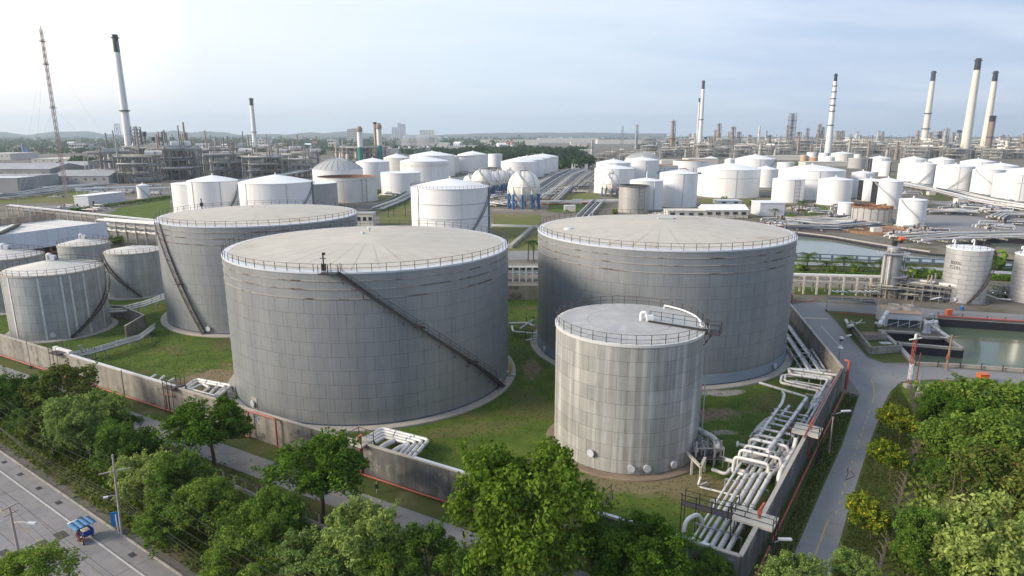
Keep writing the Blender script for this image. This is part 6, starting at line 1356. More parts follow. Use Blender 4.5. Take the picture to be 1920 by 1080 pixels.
lattice('very tall thin guyed mast at the far left', (126, 374), (73, 54), 4.0, 2.6, 24, mat('faded_red_steel', (.30, .20, .19), (.34, .30, .29), rough=.7, scale=.05), guy=True)
lattice('pale lattice tower left of the tall chimney', (230, 318), (229, 232), 9, 5, 10, M_steel)
lattice('dark lattice column cluster right of the tall left chimney', (264, 320), (259, 238), 13, 10, 12, M_walld, 'flare_tower', True)
lattice('lattice tower with an open head above the centre-right refinery', (1481, 277), (1483, 212), 10, 9, 10, M_steel, 'flare_tower', True)
lattice('thin lattice mast on the skyline left of the grey column', (1166, 280), (1167, 236), 5, 2, 8, M_steel)
lattice('bushy dark lattice structure between the cream chimneys', (1758, 278), (1757, 246), 18, 12, 5, M_brown, 'flare_tower', True)
def pcol(label, base, top, w_, m=M_brown, npl=4, black=False, group='distillation columns on the skyline', seed=0):
    q = G(*base); h = zat(q, *top); r = w_*mpx(q)/2; t = thing('process_column', label, 'process column', tuple(q), 0, group)
    MB().lathe([(r*1.1, 0), (r*1.1, h*.08), (r, h*.1), (r, h*.6), (r*.8, h*.63), (r*.8, h*.95), (.01, h)], 14).build('shell', m, t, local=True)
    for i in range(npl):
        f = .2+.75*i/max(npl-1, 1); a = (i*2.1+seed) % 6.28; MB().lathe([(r*.8, h*f), (r*1.7, h*f), (r*1.7, h*f+.5), (r*1.65, h*f+.5)], 12, a0=a, a1=a+4.0).build('platform', M_far, t, local=True)
    MB().tube([(r*1.25, -r*.4, 0), (r*1.25, -r*.4, h*.97), (0, 0, h*1.01)], r*.22, 6).build('pipe', M_steel, t, local=True)
    if black: MB().lathe([(r*1.05, h*.88), (r*1.2, h*.89), (r*1.2, h*1.02), (r*.9, h*1.02)], 12).build('dark_top', M_black, t, local=True)
    return t
for k, (b_, t_, w_, m, bl, lb) in enumerate((((271, 318), (270, 245), 7, M_steel, 0, 'pale column attached to the dark lattice column at left'), ((277, 306), (275, 248), 6, M_far, 1, 'first flare stub with a black top, left skyline'), ((293, 306), (292, 258), 5, M_far, 1, 'second flare stub with a black top, left skyline'),
        ((308, 306), (306, 258), 5, M_far, 1, 'third flare stub with a black top, left skyline'), ((328, 308), (326, 258), 5, M_far, 1, 'fourth flare stub with a black top, left skyline'), ((351, 334), (346, 270), 4, M_pipe2, 0, 'tan pole-like column at the left refinery'), ((361, 305), (358, 272), 3.5, M_red, 0, 'thin red column at the left refinery'),
        ((374, 322), (373, 272), 9, M_far, 0, 'pair of looped columns in the left refinery'), ((422, 326), (419, 283), 5, M_pipe2, 0, 'tan column left of the second chimney'), ((448, 330), (444, 276), 6, M_far, 0, 'grey column before the second chimney'), ((500, 322), (499, 300), 5, M_cream, 0, 'squat pale column below the second chimney'),
        ((1109, 312), (1109, 262), 4.5, M_steel, 0, 'plain grey column on the skyline beside the cream house'), ((1192, 281), (1192, 233), 4.5, M_steel, 0, 'tall plain grey column left of the brown one'), ((1259, 287), (1262, 225), 7, M_brown, 0, 'tall brown column left of the thin chimney pair'),
        ((1345, 277), (1346, 231), 6.5, M_brown, 0, 'brown column with a bracket head right of the chimney pair'), ((1371, 280), (1373, 237), 7, M_brown, 0, 'brown column second right of the chimney pair'), ((1383, 280), (1380, 247), 6, M_far, 0, 'short dark column beside the second brown one'), ((1401, 285), (1400, 252), 5, M_steel, 0, 'pale short column amid the centre refinery'),
        ((1421, 275), (1423, 236), 3, M_cream, 0, 'thin pale pole column in the centre refinery'), ((1440, 285), (1440, 253), 7, M_far, 0, 'dark bushy column in the centre refinery'), ((1473, 278), (1474, 234), 4, M_brown, 0, 'slim brown column left of the open-headed tower'), ((1494, 280), (1493, 247), 7, M_brown, 0, 'bushy brown column right of the open-headed tower'),
        ((1511, 270), (1511, 240), 5, M_far, 0, 'pale banded column in front of the haze'), ((1532, 275), (1536, 232), 6, M_brown, 0, 'tall tan column left of the banded chimney'), ((1539, 275), (1540, 238), 5, M_brown, 0, 'dark-headed column touching the tall tan one'), ((1567, 276), (1569, 245), 6, M_brown, 0, 'left of two equal brown columns right of the banded chimney'),
        ((1576, 276), (1577, 245), 6, M_brown, 0, 'right of two equal brown columns right of the banded chimney'), ((1605, 262), (1605, 247), 5, M_cream, 0, 'short cream column with a wide head'), ((1646, 278), (1646, 255), 4, M_far, 0, 'short grey column in the right refinery'), ((1679, 300), (1681, 266), 5, M_brown, 0, 'low brown column in front of the right refinery'),
        ((1717, 276), (1719, 244), 4.5, M_brown, 0, 'thin brown column left of the cream chimney'), ((1767, 290), (1772, 240), 7, M_steel, 0, 'pale column with a black cap between the cream chimneys'), ((1792, 276), (1795, 252), 7, M_yellowc, 0, 'squat cream column left of the tallest chimney'), ((1884, 292), (1893, 260), 6, M_cream, 0, 'leaning-braced cream column at the far right'),
        ((1876, 283), (1880, 264), 5, M_cream, 0, 'short cream column left of the braced one'), ((1916, 290), (1916, 256), 9, M_brown, 0, 'brown column cut by the right photo edge'))):
    pcol(lb, b_, t_, w_, m, 4, bool(bl), seed=k)

# ------------------------------------------------------------------ refinery blocks: frames packed with pipes and vessels
def process_unit(seed, L_=34, W_=16, Hh=14, cols=(M_far, M_brown, M_steel)):
    rng = random.Random(seed); t = thing('process_unit', 'x x x x', 'process unit', (0, 0, 0)); nx, nz = 7, 3
    b = MB()
    for i in range(nx):
        for y in (-W_/2, W_/2):
            b.box((-L_/2+L_*i/(nx-1), y, Hh/2), (.5, .5, Hh))
    for k in range(1, nz+1):
        z = Hh*k/nz
        for y in (-W_/2, W_/2): b.beam((-L_/2, y, z), (L_/2, y, z), .4, .5)
        for i in range(nx): b.beam((-L_/2+L_*i/(nx-1), -W_/2, z), (-L_/2+L_*i/(nx-1), W_/2, z), .35, .4)
    b.build('frame', cols[0], t, local=True)
    for k in range(1, nz+1):
        x0 = rng.uniform(-L_/2, 0); MB().box((x0+L_*.25, 0, Hh*k/nz+.05), (L_*.5, W_*.9, .15)).build('deck', M_walld, t, local=True)
    for k in range(7):
        r = rng.uniform(.9, 2.0); x = rng.uniform(-L_*.45, L_*.45); y = rng.uniform(-W_*.5, W_*.4); z = Hh*rng.choice((0, 1/3, 2/3, 1))+r+.2; l = rng.uniform(3, 7)
        if rng.random() < .55: MB().tube([(x-l, y, z), (x-l*.9, y, z), (x+l*.9, y, z), (x+l, y, z)], r, 10).build('vessel', rng.choice((M_steel, M_far, M_cream, M_pipe2)), t, local=True)
        else: MB().lathe([(r, 0), (r, l*2.2), (r*.6, l*2.35), (.01, l*2.4)], 12, (x, y)).build('vessel', rng.choice((M_steel, M_brown, M_cream)), t, local=True)
    for k in range(16):
        r = rng.uniform(.15, .4); y = rng.uniform(-W_*.6, W_*.5); z = Hh*rng.choice((1/3, 2/3, 1))+rng.uniform(.2, 1.2); x0, x1 = -L_*rng.uniform(.2, .6), L_*rng.uniform(.2, .6); p = [(x0, y, .3), (x0, y, z), (x1, y, z)]
        if rng.random() < .5: p += [(x1, y, rng.uniform(.5, Hh))]
        MB().tube(p, r, 5).build('pipe', rng.choice((M_steel, M_pipe, M_pipe2, M_far)), t, local=True)
    for k in range(4):
        x, y = rng.uniform(-L_*.5, L_*.5), rng.uniform(-W_*.4, W_*.4); hh = Hh*rng.uniform(1.2, 1.9); r = rng.uniform(.4, .9)
        MB().tube([(x, y, 0), (x, y, hh)], r, 7, r2=r*.8).build('flue', rng.choice((M_brown, M_steel, M_far)), t, local=True)
    return t
PU = [process_unit(s) for s in (1, 2, 3, 4)]
PUG = [process_unit(9, cols=(M_brown, M_green, M_green))]
rng = random.Random(5)
used = {}
def place_pu(k, u, v, sc_, label, group, rz=None):
    src = PU[k] if k < 4 else PUG[0]; q = G(u, v); rz = rng.uniform(-.25, .25)+(math.atan2(-q.x, q.y)) if rz is None else rz
    s = sc_
    if k not in used:
        used[k] = 1; o = src; o.location = q; o.rotation_euler = (0, 0, rz); o.scale = (s, s, s); o['label'] = label; o['group'] = group
        KID[src.name] = list(src.children)
    else: o = dup(src, tuple(q), rz, label, group, (s, s, s))
    return o
LMK = [(60, 'the grey warehouses'), (140, 'the guyed mast'), (215, 'the lattice tower'), (248, 'the tall left chimney'), (264, 'the dark lattice column'), (300, 'the black-topped flare stubs'), (348, 'the tan pole column'), (374, 'the looped columns'), (421, 'the tan short column'), (446, 'the grey column'), (480, 'the second chimney'), (530, 'the long silver pipe bridge'), (585, 'the grey dome'), (677, 'the left exhaust stack'), (713, 'the right exhaust stack'),
       (885, 'the hidden spheres'), (982, 'the large sphere'), (1080, 'the cream house'), (1109, 'the plain short grey column'), (1146, 'the small sphere'), (1192, 'the tall grey column'), (1207, 'the low grey dome'), (1260, 'the lone brown column'), (1312, 'the thin chimney pair'), (1346, 'the bracket-headed column'), (1373, 'the second brown column'), (1401, 'the pale short column'), (1423, 'the pale pole column'), (1440, 'the dark bushy column'), (1482, 'the open-headed tower'), (1511, 'the banded column'), (1537, 'the tan column pair'), (1555, 'the banded chimney'), (1573, 'the twin brown columns'),
       (1605, 'the wide-headed column'), (1636, 'the rusty open tank'), (1650, 'the short grey column'), (1680, 'the low brown column'), (1713, 'the slender stair tank'), (1735, 'the platformed cream chimney'), (1757, 'the bushy lattice structure'), (1770, 'the black-capped column'), (1794, 'the squat cream column'), (1818, 'the tallest chimney'), (1852, 'the orange-footed stack'), (1886, 'the braced column'), (1915, 'the photo edge')]
LUSED = {}
def near_label(kind, u, v):
    """say where a look-alike stands, by the nearest landmark and its row"""
    d, nm = min((abs(u-x), n) for x, n in LMK); x = [a for a, n in LMK if n == nm][0]
    for ph in ('just left of' if u < x-5 else 'just right of' if u > x+5 else 'right below', 'farther back behind', 'lower down in front of', 'squeezed in beside', 'at the rear left of', 'at the rear right of', 'at the front left of', 'at the front right of', 'half hidden near'):
        lb = kind+' '+ph+' '+nm
        if lb not in LUSED: LUSED[lb] = 1; return lb
    return lb
def unit(k, u, v, s, kind, grp, zs=1.0):
    o = place_pu(k, u, v, s, near_label(kind, u, v), grp); o.scale = (s, s, s*zs); return o
for (u, v, k, s) in ((215, 338, 0, 1.0), (240, 330, 3, 1.0), (285, 333, 1, 1.15), (310, 335, 2, 1.15), (335, 336, 0, 1.1), (300, 318, 3, 1.1), (330, 314, 1, 1.1), (360, 318, 2, 1.0), (385, 326, 3, 1.0), (395, 310, 0, .9), (420, 335, 1, .9), (440, 330, 2, .9), (455, 318, 0, 1.0), (470, 330, 3, .8), (490, 335, 1, .8), (510, 322, 2, .8),
        (520, 332, 0, .8), (545, 325, 3, .8), (560, 333, 1, .7), (575, 318, 2, .8), (430, 312, 3, .9), (480, 310, 2, .9), (530, 312, 1, .9), (265, 342, 2, .9), (350, 330, 3, 1.0), (405, 322, 1, 1.0), (505, 334, 0, .8), (535, 318, 2, .9)): unit(k, u, v, s, 'steel process frame', 'process frames of the left refinery', 1.6)
for (u, v, k, s) in ((655, 302, 4, 1.0), (668, 304, 4, 1.0), (692, 304, 4, 1.0), (702, 303, 4, 1.0)): unit(k, u, v, s*1.15, 'rust and teal power plant frame', 'power plant frames', 1.2)
for i in range(120):
    u = 1215+(i*107.3) % 715; v = 270+(i*53 % 29)
    if 1430 < u < 1700 and v > 292: v -= 10
    unit(i % 4, u+rng.uniform(-4, 4), v, rng.uniform(.75, 1.15)*(1.0 if v > 285 else 1.25), ('rusty pipe frame', 'pipe and vessel frame', 'crowded steel frame', 'pale process frame')[i % 4], 'process frames of the right refinery', rng.uniform(.9, 1.35))
for i in range(8): unit(i % 4, 1130+i*14, 300-(i % 3)*5, .6, 'small pipe frame', 'process frames by the grey columns')
for i, (u, v, s, lb) in enumerate(((1690, 558, .26, 'knot of pipes and vessels right beside the stout steel column'), (1714, 560, .28, 'tangle of pipes and a flue between the steel column and lettered tank'), (1742, 561, .25, 'pipe and valve tangle at the left foot of the lettered tank'), (1645, 556, .2, 'small pipe frame at the left foot of the stout steel column'), (1896, 560, .2, 'small pipe clutter between the two silver tanks'))):
    o = place_pu(i % 4, u, v, s, lb, 'pipe clutter by the silver tanks')
rc = random.Random(19)
for i in range(34):
    u, v = rc.uniform(275, 585), rc.uniform(308, 336); hh = rc.uniform(18, 42); pcol(near_label(rc.choice(('slim dark vessel', 'pale vertical vessel', 'thin pipe column')), u, v), (u, v), (u-.06*hh*(960-u)/700, v-hh), rc.uniform(2.5, 5.5), rc.choice((M_far, M_steel, M_walld, M_brown, M_pipe2)), 3, rc.random() < .15, 'small columns of the left refinery', i)
for i in range(60):
    u, v = 1225+(i*113.7) % 700, rc.uniform(270, 297); hh = rc.uniform(12, 36); pcol(near_label(rc.choice(('slim brown vessel', 'pale vertical vessel', 'thin pipe column')), u, v), (u, v), (u+.1*hh*(u-960)/900, v-hh), rc.uniform(2.5, 5), rc.choice((M_far, M_steel, M_brown, M_brown, M_pipe2)), 3, rc.random() < .1, 'small columns of the right refinery', i)
# low valve manifolds scattered through the pipe yards
def manifold(seed):
    rg = random.Random(seed); t = thing('valve_manifold', 'x x x x', 'pipes', (0, 0, 0))
    for k in range(9):
        y = -4+k+rg.uniform(-.2, .2); z = rg.uniform(.5, 1.6); x0, x1 = -rg.uniform(3, 7), rg.uniform(3, 7); MB().tube(fillet([(x0, y, .1), (x0, y, z), (x1, y, z), (x1, y+rg.uniform(-1, 1), .1)], .4, 2), rg.uniform(.14, .34), 6).build('pipe', rg.choice((M_pipe, M_steel, M_rimw, M_pipe2, M_slate, M_rust)), t, local=True)
    for k in range(5): x, y = rg.uniform(-5, 5), rg.uniform(-4, 4); MB().box((x, y, 1.2), (.5, .5, 2.4)).build('post', rg.choice((M_steel, M_dark, M_brown)), t, local=True)
    for k in range(4): x, y = rg.uniform(-5, 5), rg.uniform(-4, 4); MB().box((x, y, .6), (rg.uniform(.8, 2), rg.uniform(.8, 1.6), 1.2)).build('casing', rg.choice((M_far, M_steel, M_red, M_conc, M_dark)), t, local=True)
    return t
MF = [manifold(s) for s in (61, 62, 63)]; mfu = {}
rng = random.Random(77)
for (u0, u1, v0, v1, n) in ((1455, 1625, 409, 426, 20), (1700, 1920, 348, 366, 16), (1780, 1920, 372, 400, 10), (1690, 1790, 428, 450, 10), (1840, 1920, 420, 440, 5), (920, 958, 352, 386, 12), (1015, 1110, 322, 368, 16), (150, 318, 349, 366, 14), (-10, 140, 350, 370, 12), (90, 190, 388, 396, 6), (865, 940, 318, 332, 8), (1480, 1640, 385, 400, 6), (1230, 1320, 398, 410, 6), (720, 775, 350, 376, 6)):
    for i in range(n):
        u, v = rng.uniform(u0, u1), rng.uniform(v0, v1); k = rng.randrange(3); s = rng.uniform(.6, 1.1); src = MF[k]; lb = near_label(('low valve manifold', 'ground-level pipe cluster', 'small pump and pipe group')[k], u, v)
        if k not in mfu: mfu[k] = 1; src.location = G(u, v); src['label'] = lb; src['group'] = 'low manifolds in the pipe yards'; src.scale = (s, s, s); KID[src.name] = list(src.children)
        else: dup(src, tuple(G(u, v)), rng.uniform(-.5, .5), lb, 'low manifolds in the pipe yards', (s, s, s))
# dense pipe fields on the ground
def pipe_field(label, px, n, r, seed, z=1.2):
    """a field of pipes along a centre line: pipes are parts, the sleepers one part"""
    rg = random.Random(seed); P = PP([(u, v, z) for u, v, w__ in px]); t = thing('pipe_field', label, 'pipes', (P[0].x, P[0].y, 0), 0, 'ground pipe fields')
    for k in range(n):
        pth = []
        f = (k/(n-1)-.5) if n > 1 else 0
        for i, p in enumerate(P):
            d = (P[min(i+1, len(P)-1)]-P[max(i-1, 0)]).normalized(); nn = V(-d.y, d.x, 0); pth.append(p+nn*f*px[i][2]+V(0, 0, rg.choice((0, .5, 1.0))))
        MB().tube(pth, r*rg.uniform(.6, 1.4), 6).build('pipe', rg.choice((M_pipe, M_steel, M_pipe, M_pipe2, M_slate)), t)
    b = MB()
    for i in range(len(P)-1):
        a, c = P[i], P[i+1]; L_ = (c-a).length; d = (c-a).normalized(); nn = V(-d.y, d.x, 0)*px[i][2]*.55
        for k in range(max(int(L_/8), 1)): q = a.lerp(c, (k+.5)/max(int(L_/8), 1)); b.beam(q-nn-V(0, 0, .4), q+nn-V(0, 0, .4), .4, .5)
    tag(b.build('sleeper', M_conc, t), kind='stuff')
    return t
pipe_field('pipe field running away beside the plant road, left branch', [(1000, 372, 16), (1030, 348, 22), (1060, 328, 24), (1085, 318, 24)], 14, .3, 1)
pipe_field('pipe field running away beside the plant road, right branch', [(1075, 352, 14), (1095, 334, 18), (1112, 322, 18)], 9, .3, 2)
pipe_field('pipes crossing in front of the large sphere towards the plant road', [(930, 372, 14), (975, 368, 14), (1040, 366, 10)], 7, .3, 3)
pipe_field('tangle of pipes at the foot of the large sphere', [(922, 380, 18), (950, 384, 18)], 9, .25, 4)
pipe_field('white pipe bundle bending around the lawn below the small sphere', [(1042, 376, 5), (1070, 350, 5), (1118, 350, 5)], 4, .45, 5)
pipe_field('red-fronted pipe run left of the small white board', [(1012, 381, 4), (1065, 379, 4), (1160, 378, 4)], 4, .3, 6)
pipe_field('inclined bundle of pale pipes dropping towards the wide right tank', [(1122, 377, 7), (1098, 402, 7), (1095, 408, 7)], 6, .35, 7)
pipe_field('wide pipe corridor sweeping below the far right tanks', [(1700, 345, 16), (1780, 360, 16), (1850, 378, 16), (1960, 395, 16)], 14, .35, 8)
pipe_field('second pipe corridor nearer the canal at far right', [(1740, 396, 10), (1800, 398, 10), (1830, 399, 10)], 8, .4, 9)
pipe_field('pipe yard between the rusty open tank and the plain white tanks', [(1470, 412, 14), (1530, 414, 16), (1600, 418, 14)], 12, .3, 10)
pipe_field('pipes along the top of the canal bank above the wide right tank', [(1470, 425, 9), (1560, 428, 9), (1640, 422, 9)], 8, .3, 11)
pipe_field('pipe yard at the far left below the grey sheds', [(-20, 372, 22), (60, 364, 22), (130, 352, 22), (200, 346, 20)], 12, .3, 12)
pipe_field('pipe tangle behind the blue shed at the left', [(45, 396, 14), (110, 392, 14)], 10, .25, 13)
pipe_field('pipe yard in front of the tan-banded tank and the small tanks', [(720, 358, 12), (800, 346, 14), (870, 336, 14), (930, 325, 14)], 10, .3, 14)
pipe_field('pipes along the lawn left of the ringed white tank', [(700, 392, 9), (742, 376, 9), (775, 360, 9)], 7, .35, 15)
pipe_field('long silver pipe bridge lying behind the two left white tanks', [(440, 341, 6), (520, 330, 6), (590, 318, 6)], 6, .55, 16, 6.0)
pipe_field('pipe runs near the dark pit at far right', [(1700, 450, 12), (1800, 444, 12), (1960, 440, 12)], 9, .25, 17)
pipe_field('pale low pipe loop at the right photo edge', [(1865, 408, 6), (1880, 402, 6), (1990, 406, 6)], 5, .5, 18)
# little blocks and huts scattered in the pipe yards
b_lab = [(1642, 436, 2.5, 'small white pump hut beside the red basin'), (1745, 366, 3, 'yellow-roofed hut in the far right pipe yard'), (1800, 382, 4, 'small cream hut among bushes at far right'), (1068, 396, 4, 'small white and red kiosk near the inclined pipes')]
for u, v, s, lb in b_lab: boxthing('pump_hut', lb, 'hut', G(u, v), (s*1.4, s, s*.7), M_plaster, M_rimw)
t = thing('board', 'white board standing on the lawn by the red pipe', 'sign board', tuple(G(1082, 384))); q = G(1082, 384); MB().box(q+V(0, 0, 2.2), (5.2, .15, 2.2)).build('panel', M_rimw, t); MB().box(q+V(-2, 0, 1), (.15, .12, 2)).box(q+V(2, 0, 1), (.15, .12, 2)).build('post', M_steel, t)
t = thing('pump', 'bright orange and white pump end beside the canal corner', 'pump', tuple(G(1688, 456))); q = G(1688, 456); MB().tube([q+V(-.5, 0, 1.6), q+V(1.2, 0, 1.6)], .8, 10).build('casing', M_orange, t); MB().box(q+V(0, 0, .5), (1.5, 1, 1)).build('stand', M_dark, t)
redpipe('red pipe along the pavement left of the white board', [G(1010, 383, .5), G(1070, 382, .5)], .3); redpipe('red pipe right of the white board', [G(1092, 381, .8), G(1112, 381, .8)], .5)
conc_wall('pale kerb in front of the large sphere yard', [G(925, 397), G(1000, 397)], 1.0, 1.0, 0, M_cope); conc_wall('low wall crossing the mid lawn between the big tanks', [G(922, 424), G(1014, 427)], .8, .9, 0, M_rimw); conc_wall('slanting low wall on the mid lawn between the big tanks', [G(1000, 428), G(957, 466)], 1.2, 1.4, 0, M_conc)
conc_wall('dark kerb on top of the canal far bank', [G(1470, 433), G(1560, 444), G(1655, 460), G(1745, 473)], .4, 1.2, 0, M_cope)
# ------------------------------------------------------------------ sheds, town, woods and hills
for k, (u0, u1, vb, vt, dp, lb) in enumerate(((-60, 96, 338, 317, 50, 'long grey warehouse with a low roof at the far left'), (-60, 70, 350, 330, 25, 'grey warehouse in front with a striped roof at the far left'), (95, 158, 330, 312, 40, 'grey shed behind the guyed mast'), (100, 205, 345, 330, 30, 'low dark-roofed shed right of the guyed mast'),
        (160, 215, 326, 312, 40, 'pale shed left of the lattice tower'), (-40, 20, 300, 288, 60, 'far white hall at the left photo edge'), (60, 150, 306, 298, 60, 'far long pale roof beyond the warehouses'), (838, 890, 280, 274, 50, 'pale factory hall behind the wood, left part'), (900, 1010, 272, 262, 60, 'long pale factory hall on the horizon, left'),
        (1010, 1120, 268, 259, 60, 'long cream factory hall on the horizon, middle'), (1120, 1240, 270, 262, 60, 'long cream factory hall on the horizon, right'), (945, 995, 290, 283, 30, 'white hall with a red roof edge above the wood'), (1070, 1100, 275, 266, 30, 'pink-cream hall with a red roof above the wood'), (780, 840, 280, 268, 60, 'white hall behind the steam cloud'),
        (1290, 1345, 312, 298, 30, 'sand-roofed shed in front of the right refinery'), (1510, 1600, 312, 304, 20, 'low pale shed row below the banded chimney'), (1600, 1720, 266, 260, 80, 'far pale hall behind the right refinery'), (1240, 1300, 308, 301, 30, 'long white wall-like shed right of the grey dome'), (1420, 1520, 300, 293, 30, 'tan roofed compressor shed in the right refinery'))):
    cabin('warehouse', lb, u0, u1, vb, vt, dp, M_metalroof if k < 4 else M_plaster, M_metalroof if k < 5 else M_roofp, 0 if k > 6 else 6, gable=k in (0, 2, 3, 4), group='far sheds and halls', winm=M_walld)
for k, (u0, u1, vb, vt, m, nw, lb) in enumerate(((746, 752, 262, 231, M_fascia, 2, 'left blue-grey high-rise of the pair on the skyline'), (753, 760, 262, 233, M_fascia, 2, 'right blue-grey high-rise of the pair on the skyline'), (735, 744, 262, 239, M_fascia, 2, 'lower blue glass block left of the pair of high-rises'), (652, 662, 268, 242, M_plaster, 3, 'cream slab block left of the exhaust stacks'), (662, 671, 268, 241, M_plaster, 3, 'grey-cream block touching the exhaust stacks'),
        (787, 814, 258, 244, M_plaster, 5, 'broad white block on the skyline right of the high-rises'), (560, 566, 262, 250, M_plaster, 2, 'small white tower block on the skyline at left'), (464, 497, 276, 261, M_plaster, 6, 'long white apartment block behind the second chimney'), (497, 507, 274, 261, M_fascia, 2, 'bluish block right of the second chimney'), (130, 162, 283, 270, M_plaster, 6, 'white and brown apartment block with a pale roof at left'), (405, 440, 288, 277, M_cream, 5, 'cream long house with a round end at the left refinery'),
        (1300, 1306, 262, 250, M_plaster, 2, 'lone far tower near the thin chimney pair'), (615, 632, 275, 262, M_plaster, 3, 'white hall near the skyline left of the exhaust stacks'))):
    a = G(u0, vb); c = G(u1, vb); h = zat(a, u0, vt); L_ = c.x-a.x; t = thing('apartment_block', lb, 'building', tuple(a), 0, 'blocks on the skyline'); dp = min(L_, 40)
    MB().box((L_/2, dp/2, h/2), (L_, dp, h)).build('wall', m, t, local=True); MB().box((L_/2, dp/2, h+.6), (L_*.96, dp*.96, 1.2)).build('roof', M_metalroof, t, local=True)
    nf = max(int(h/7), 2)
    me = MB().box((0, 0, 0), (L_/nw*.6, .6, h/nf*.45)).mesh('window', M_glass)
    for i in range(nw):
        for j in range(nf): o = bpy.data.objects.new('window', me); COL.objects.link(o); o.parent = t; o.location = (L_*(i+.5)/nw, -.1, h*(j+.55)/nf)
# houses of the town
def house(m, roofm, seed):
    rg = random.Random(seed); t = thing('house', 'x x x x', 'house', (0, 0, 0)); a, d, h = rg.uniform(9, 20), rg.uniform(8, 12), rg.uniform(4, 8)
    MB().box((0, 0, h/2), (a, d, h)).build('wall', m, t, local=True)
    g = MB(); r = h+d*.28; g.add([(-a/2-.5, -d/2-.5, h), (a/2+.5, -d/2-.5, h), (a/2+.5, 0, r), (-a/2-.5, 0, r), (-a/2-.5, d/2+.5, h), (a/2+.5, d/2+.5, h)], [(0, 1, 2, 3), (3, 2, 5, 4), (0, 3, 4), (1, 5, 2)]); g.build('roof', roofm, t, local=True)
    for i in range(3): MB().box((-a*.33+a*.33*i, -d/2-.05, h*.55), (a*.14, .2, h*.25)).build('window', M_glass, t, local=True)
    return t
HS = [(house(M_plaster, M_tile, 1), 'small far house with an orange tiled roof among the trees of the town', 'town houses with orange roofs'), (house(M_plaster, M_metalroof, 2), 'small far house with a grey roof among the trees of the town', 'town houses with grey roofs'), (house(M_rimw, M_whiteroof, 3), 'small far white building with a pale flat-looking roof in the town', 'white buildings of the town')]
hu = [0, 0, 0]
rng = random.Random(11)
for i in range(190):
    if i < 135: u = rng.uniform(-60, 960); v = 259.5+20*rng.random()**1.7
    else: u = rng.uniform(940, 2000); v = 257.5+8*rng.random()
    if 150 < u < 215 and v > 276: continue
    k = rng.choice((0, 1, 1, 2, 2)); q = G(u, v); s = rng.uniform(.9, 1.9); o, lb, gp = HS[k]
    if not hu[k]: hu[k] = 1; o.location = q; o['label'] = lb; o['group'] = gp; o.scale = (s, s, s); o.rotation_euler = (0, 0, rng.uniform(-.4, .4)); KID[o.name] = list(o.children)
    else: dup(o, tuple(q), rng.uniform(-.5, .5), lb, gp, (s, s, s))
# grey-blue sail-like roof
t = thing('sail_roof', 'dark blue triangular sail-like roof among the far houses at left', 'roof', tuple(G(55, 290))); q = G(55, 290); k = mpx(q); MB().add([q+V(-8*k, 0, 0), q+V(6*k, 0, 0), q+V(-9*k, 0, 15*k), q+V(-2*k, 8*k, 0)], [(0, 1, 2), (1, 3, 2), (3, 0, 2), (0, 3, 1)]).build('sail', M_blue, t); MB().tube([q+V(-9*k, 0, 0), q+V(-9*k, 0, 16*k)], k*.5, 6).build('mast', M_rimw, t)
# hills
def hill(pts, dist, name='hills'):
    b = MB(); P = []
    for u, v in pts:
        d = ray(u, 252); d = V(d.x, d.y, 0).normalized()*dist; z = max(zat(d, u, v), 1); P.append((d, z))
    rows = []
    fine = []
    for i in range(len(P)-1):
        for k in range(8):
            f = k/8; f2 = f*f*(3-2*f); fine.append((P[i][0].lerp(P[i+1][0], f), P[i][1]*(1-f2)+P[i+1][1]*f2))
    fine.append(P[-1]); rg = random.Random(3)
    fine = [(p, max(z+rg.uniform(-3, 3), 0)) for p, z in fine]
    for sc_, zz in ((.86, 0), (.93, .55), (1.0, 1.0), (1.12, 0)): rows.append([(p.x*sc_, p.y*sc_, z*zz-(1 if zz == 0 else 0)) for p, z in fine])
    n = len(fine); b.add([x for r in rows for x in r], [(j*n+i, j*n+i+1, (j+1)*n+i+1, (j+1)*n+i) for j in range(3) for i in range(n-1)], 0, True)
    tag(b.build(name, M_hill), kind='structure')
hill([(-400, 256), (-200, 250), (-60, 244), (0, 247), (50, 253), (100, 247), (160, 246), (200, 252), (240, 253), (300, 247), (325, 245), (360, 248), (385, 246), (420, 248), (450, 253), (500, 251), (540, 252), (580, 248), (615, 250), (650, 246), (690, 251), (720, 256)], 7600)
hill([(560, 254), (640, 247), (720, 251), (800, 253), (960, 249), (1100, 248.5), (1250, 250.5)], 8200)
# far wooded strips and the sea of roofs: foliage masses
def far_tree_mesh(seed, m, n=260, flat=.8):
    rg = random.Random(seed); b = MB(); lobes = [V(rg.gauss(0, .38), rg.gauss(0, .38), rg.uniform(.35, .85)) for _ in range(9)]
    for i in range(n):
        c = rg.choice(lobes); d = V(rg.gauss(0, 1), rg.gauss(0, 1), rg.gauss(.3, 1)).normalized(); p = c+d*rg.uniform(.22, .40); p.z = max(p.z*flat, .06)
        nn = (d+V(rg.gauss(0, .5), rg.gauss(0, .5), rg.gauss(.2, .5))).normalized(); a = nn.orthogonal().normalized()*rg.uniform(.07, .16); q = nn.cross(a).normalized()*rg.uniform(.07, .15)
        b.add([p-a, p+q, p+a, p-q], [(0, 1, 2, 3)])
    b.lathe([(.34, .1), (.55, .45), (.42, .70), (.01, .86)], 9)         # shaded inside of the crown
    return b.mesh('crown', m)
FT = [far_tree_mesh(s, L_far) for s in (1, 2, 3)]+[far_tree_mesh(7, L_mid, 260, 1.0), far_tree_mesh(8, L_mid)]
trunkm = MB().tube([(0, 0, 0), (0, 0, .5)], .05, 5).mesh('trunk', M_bark)
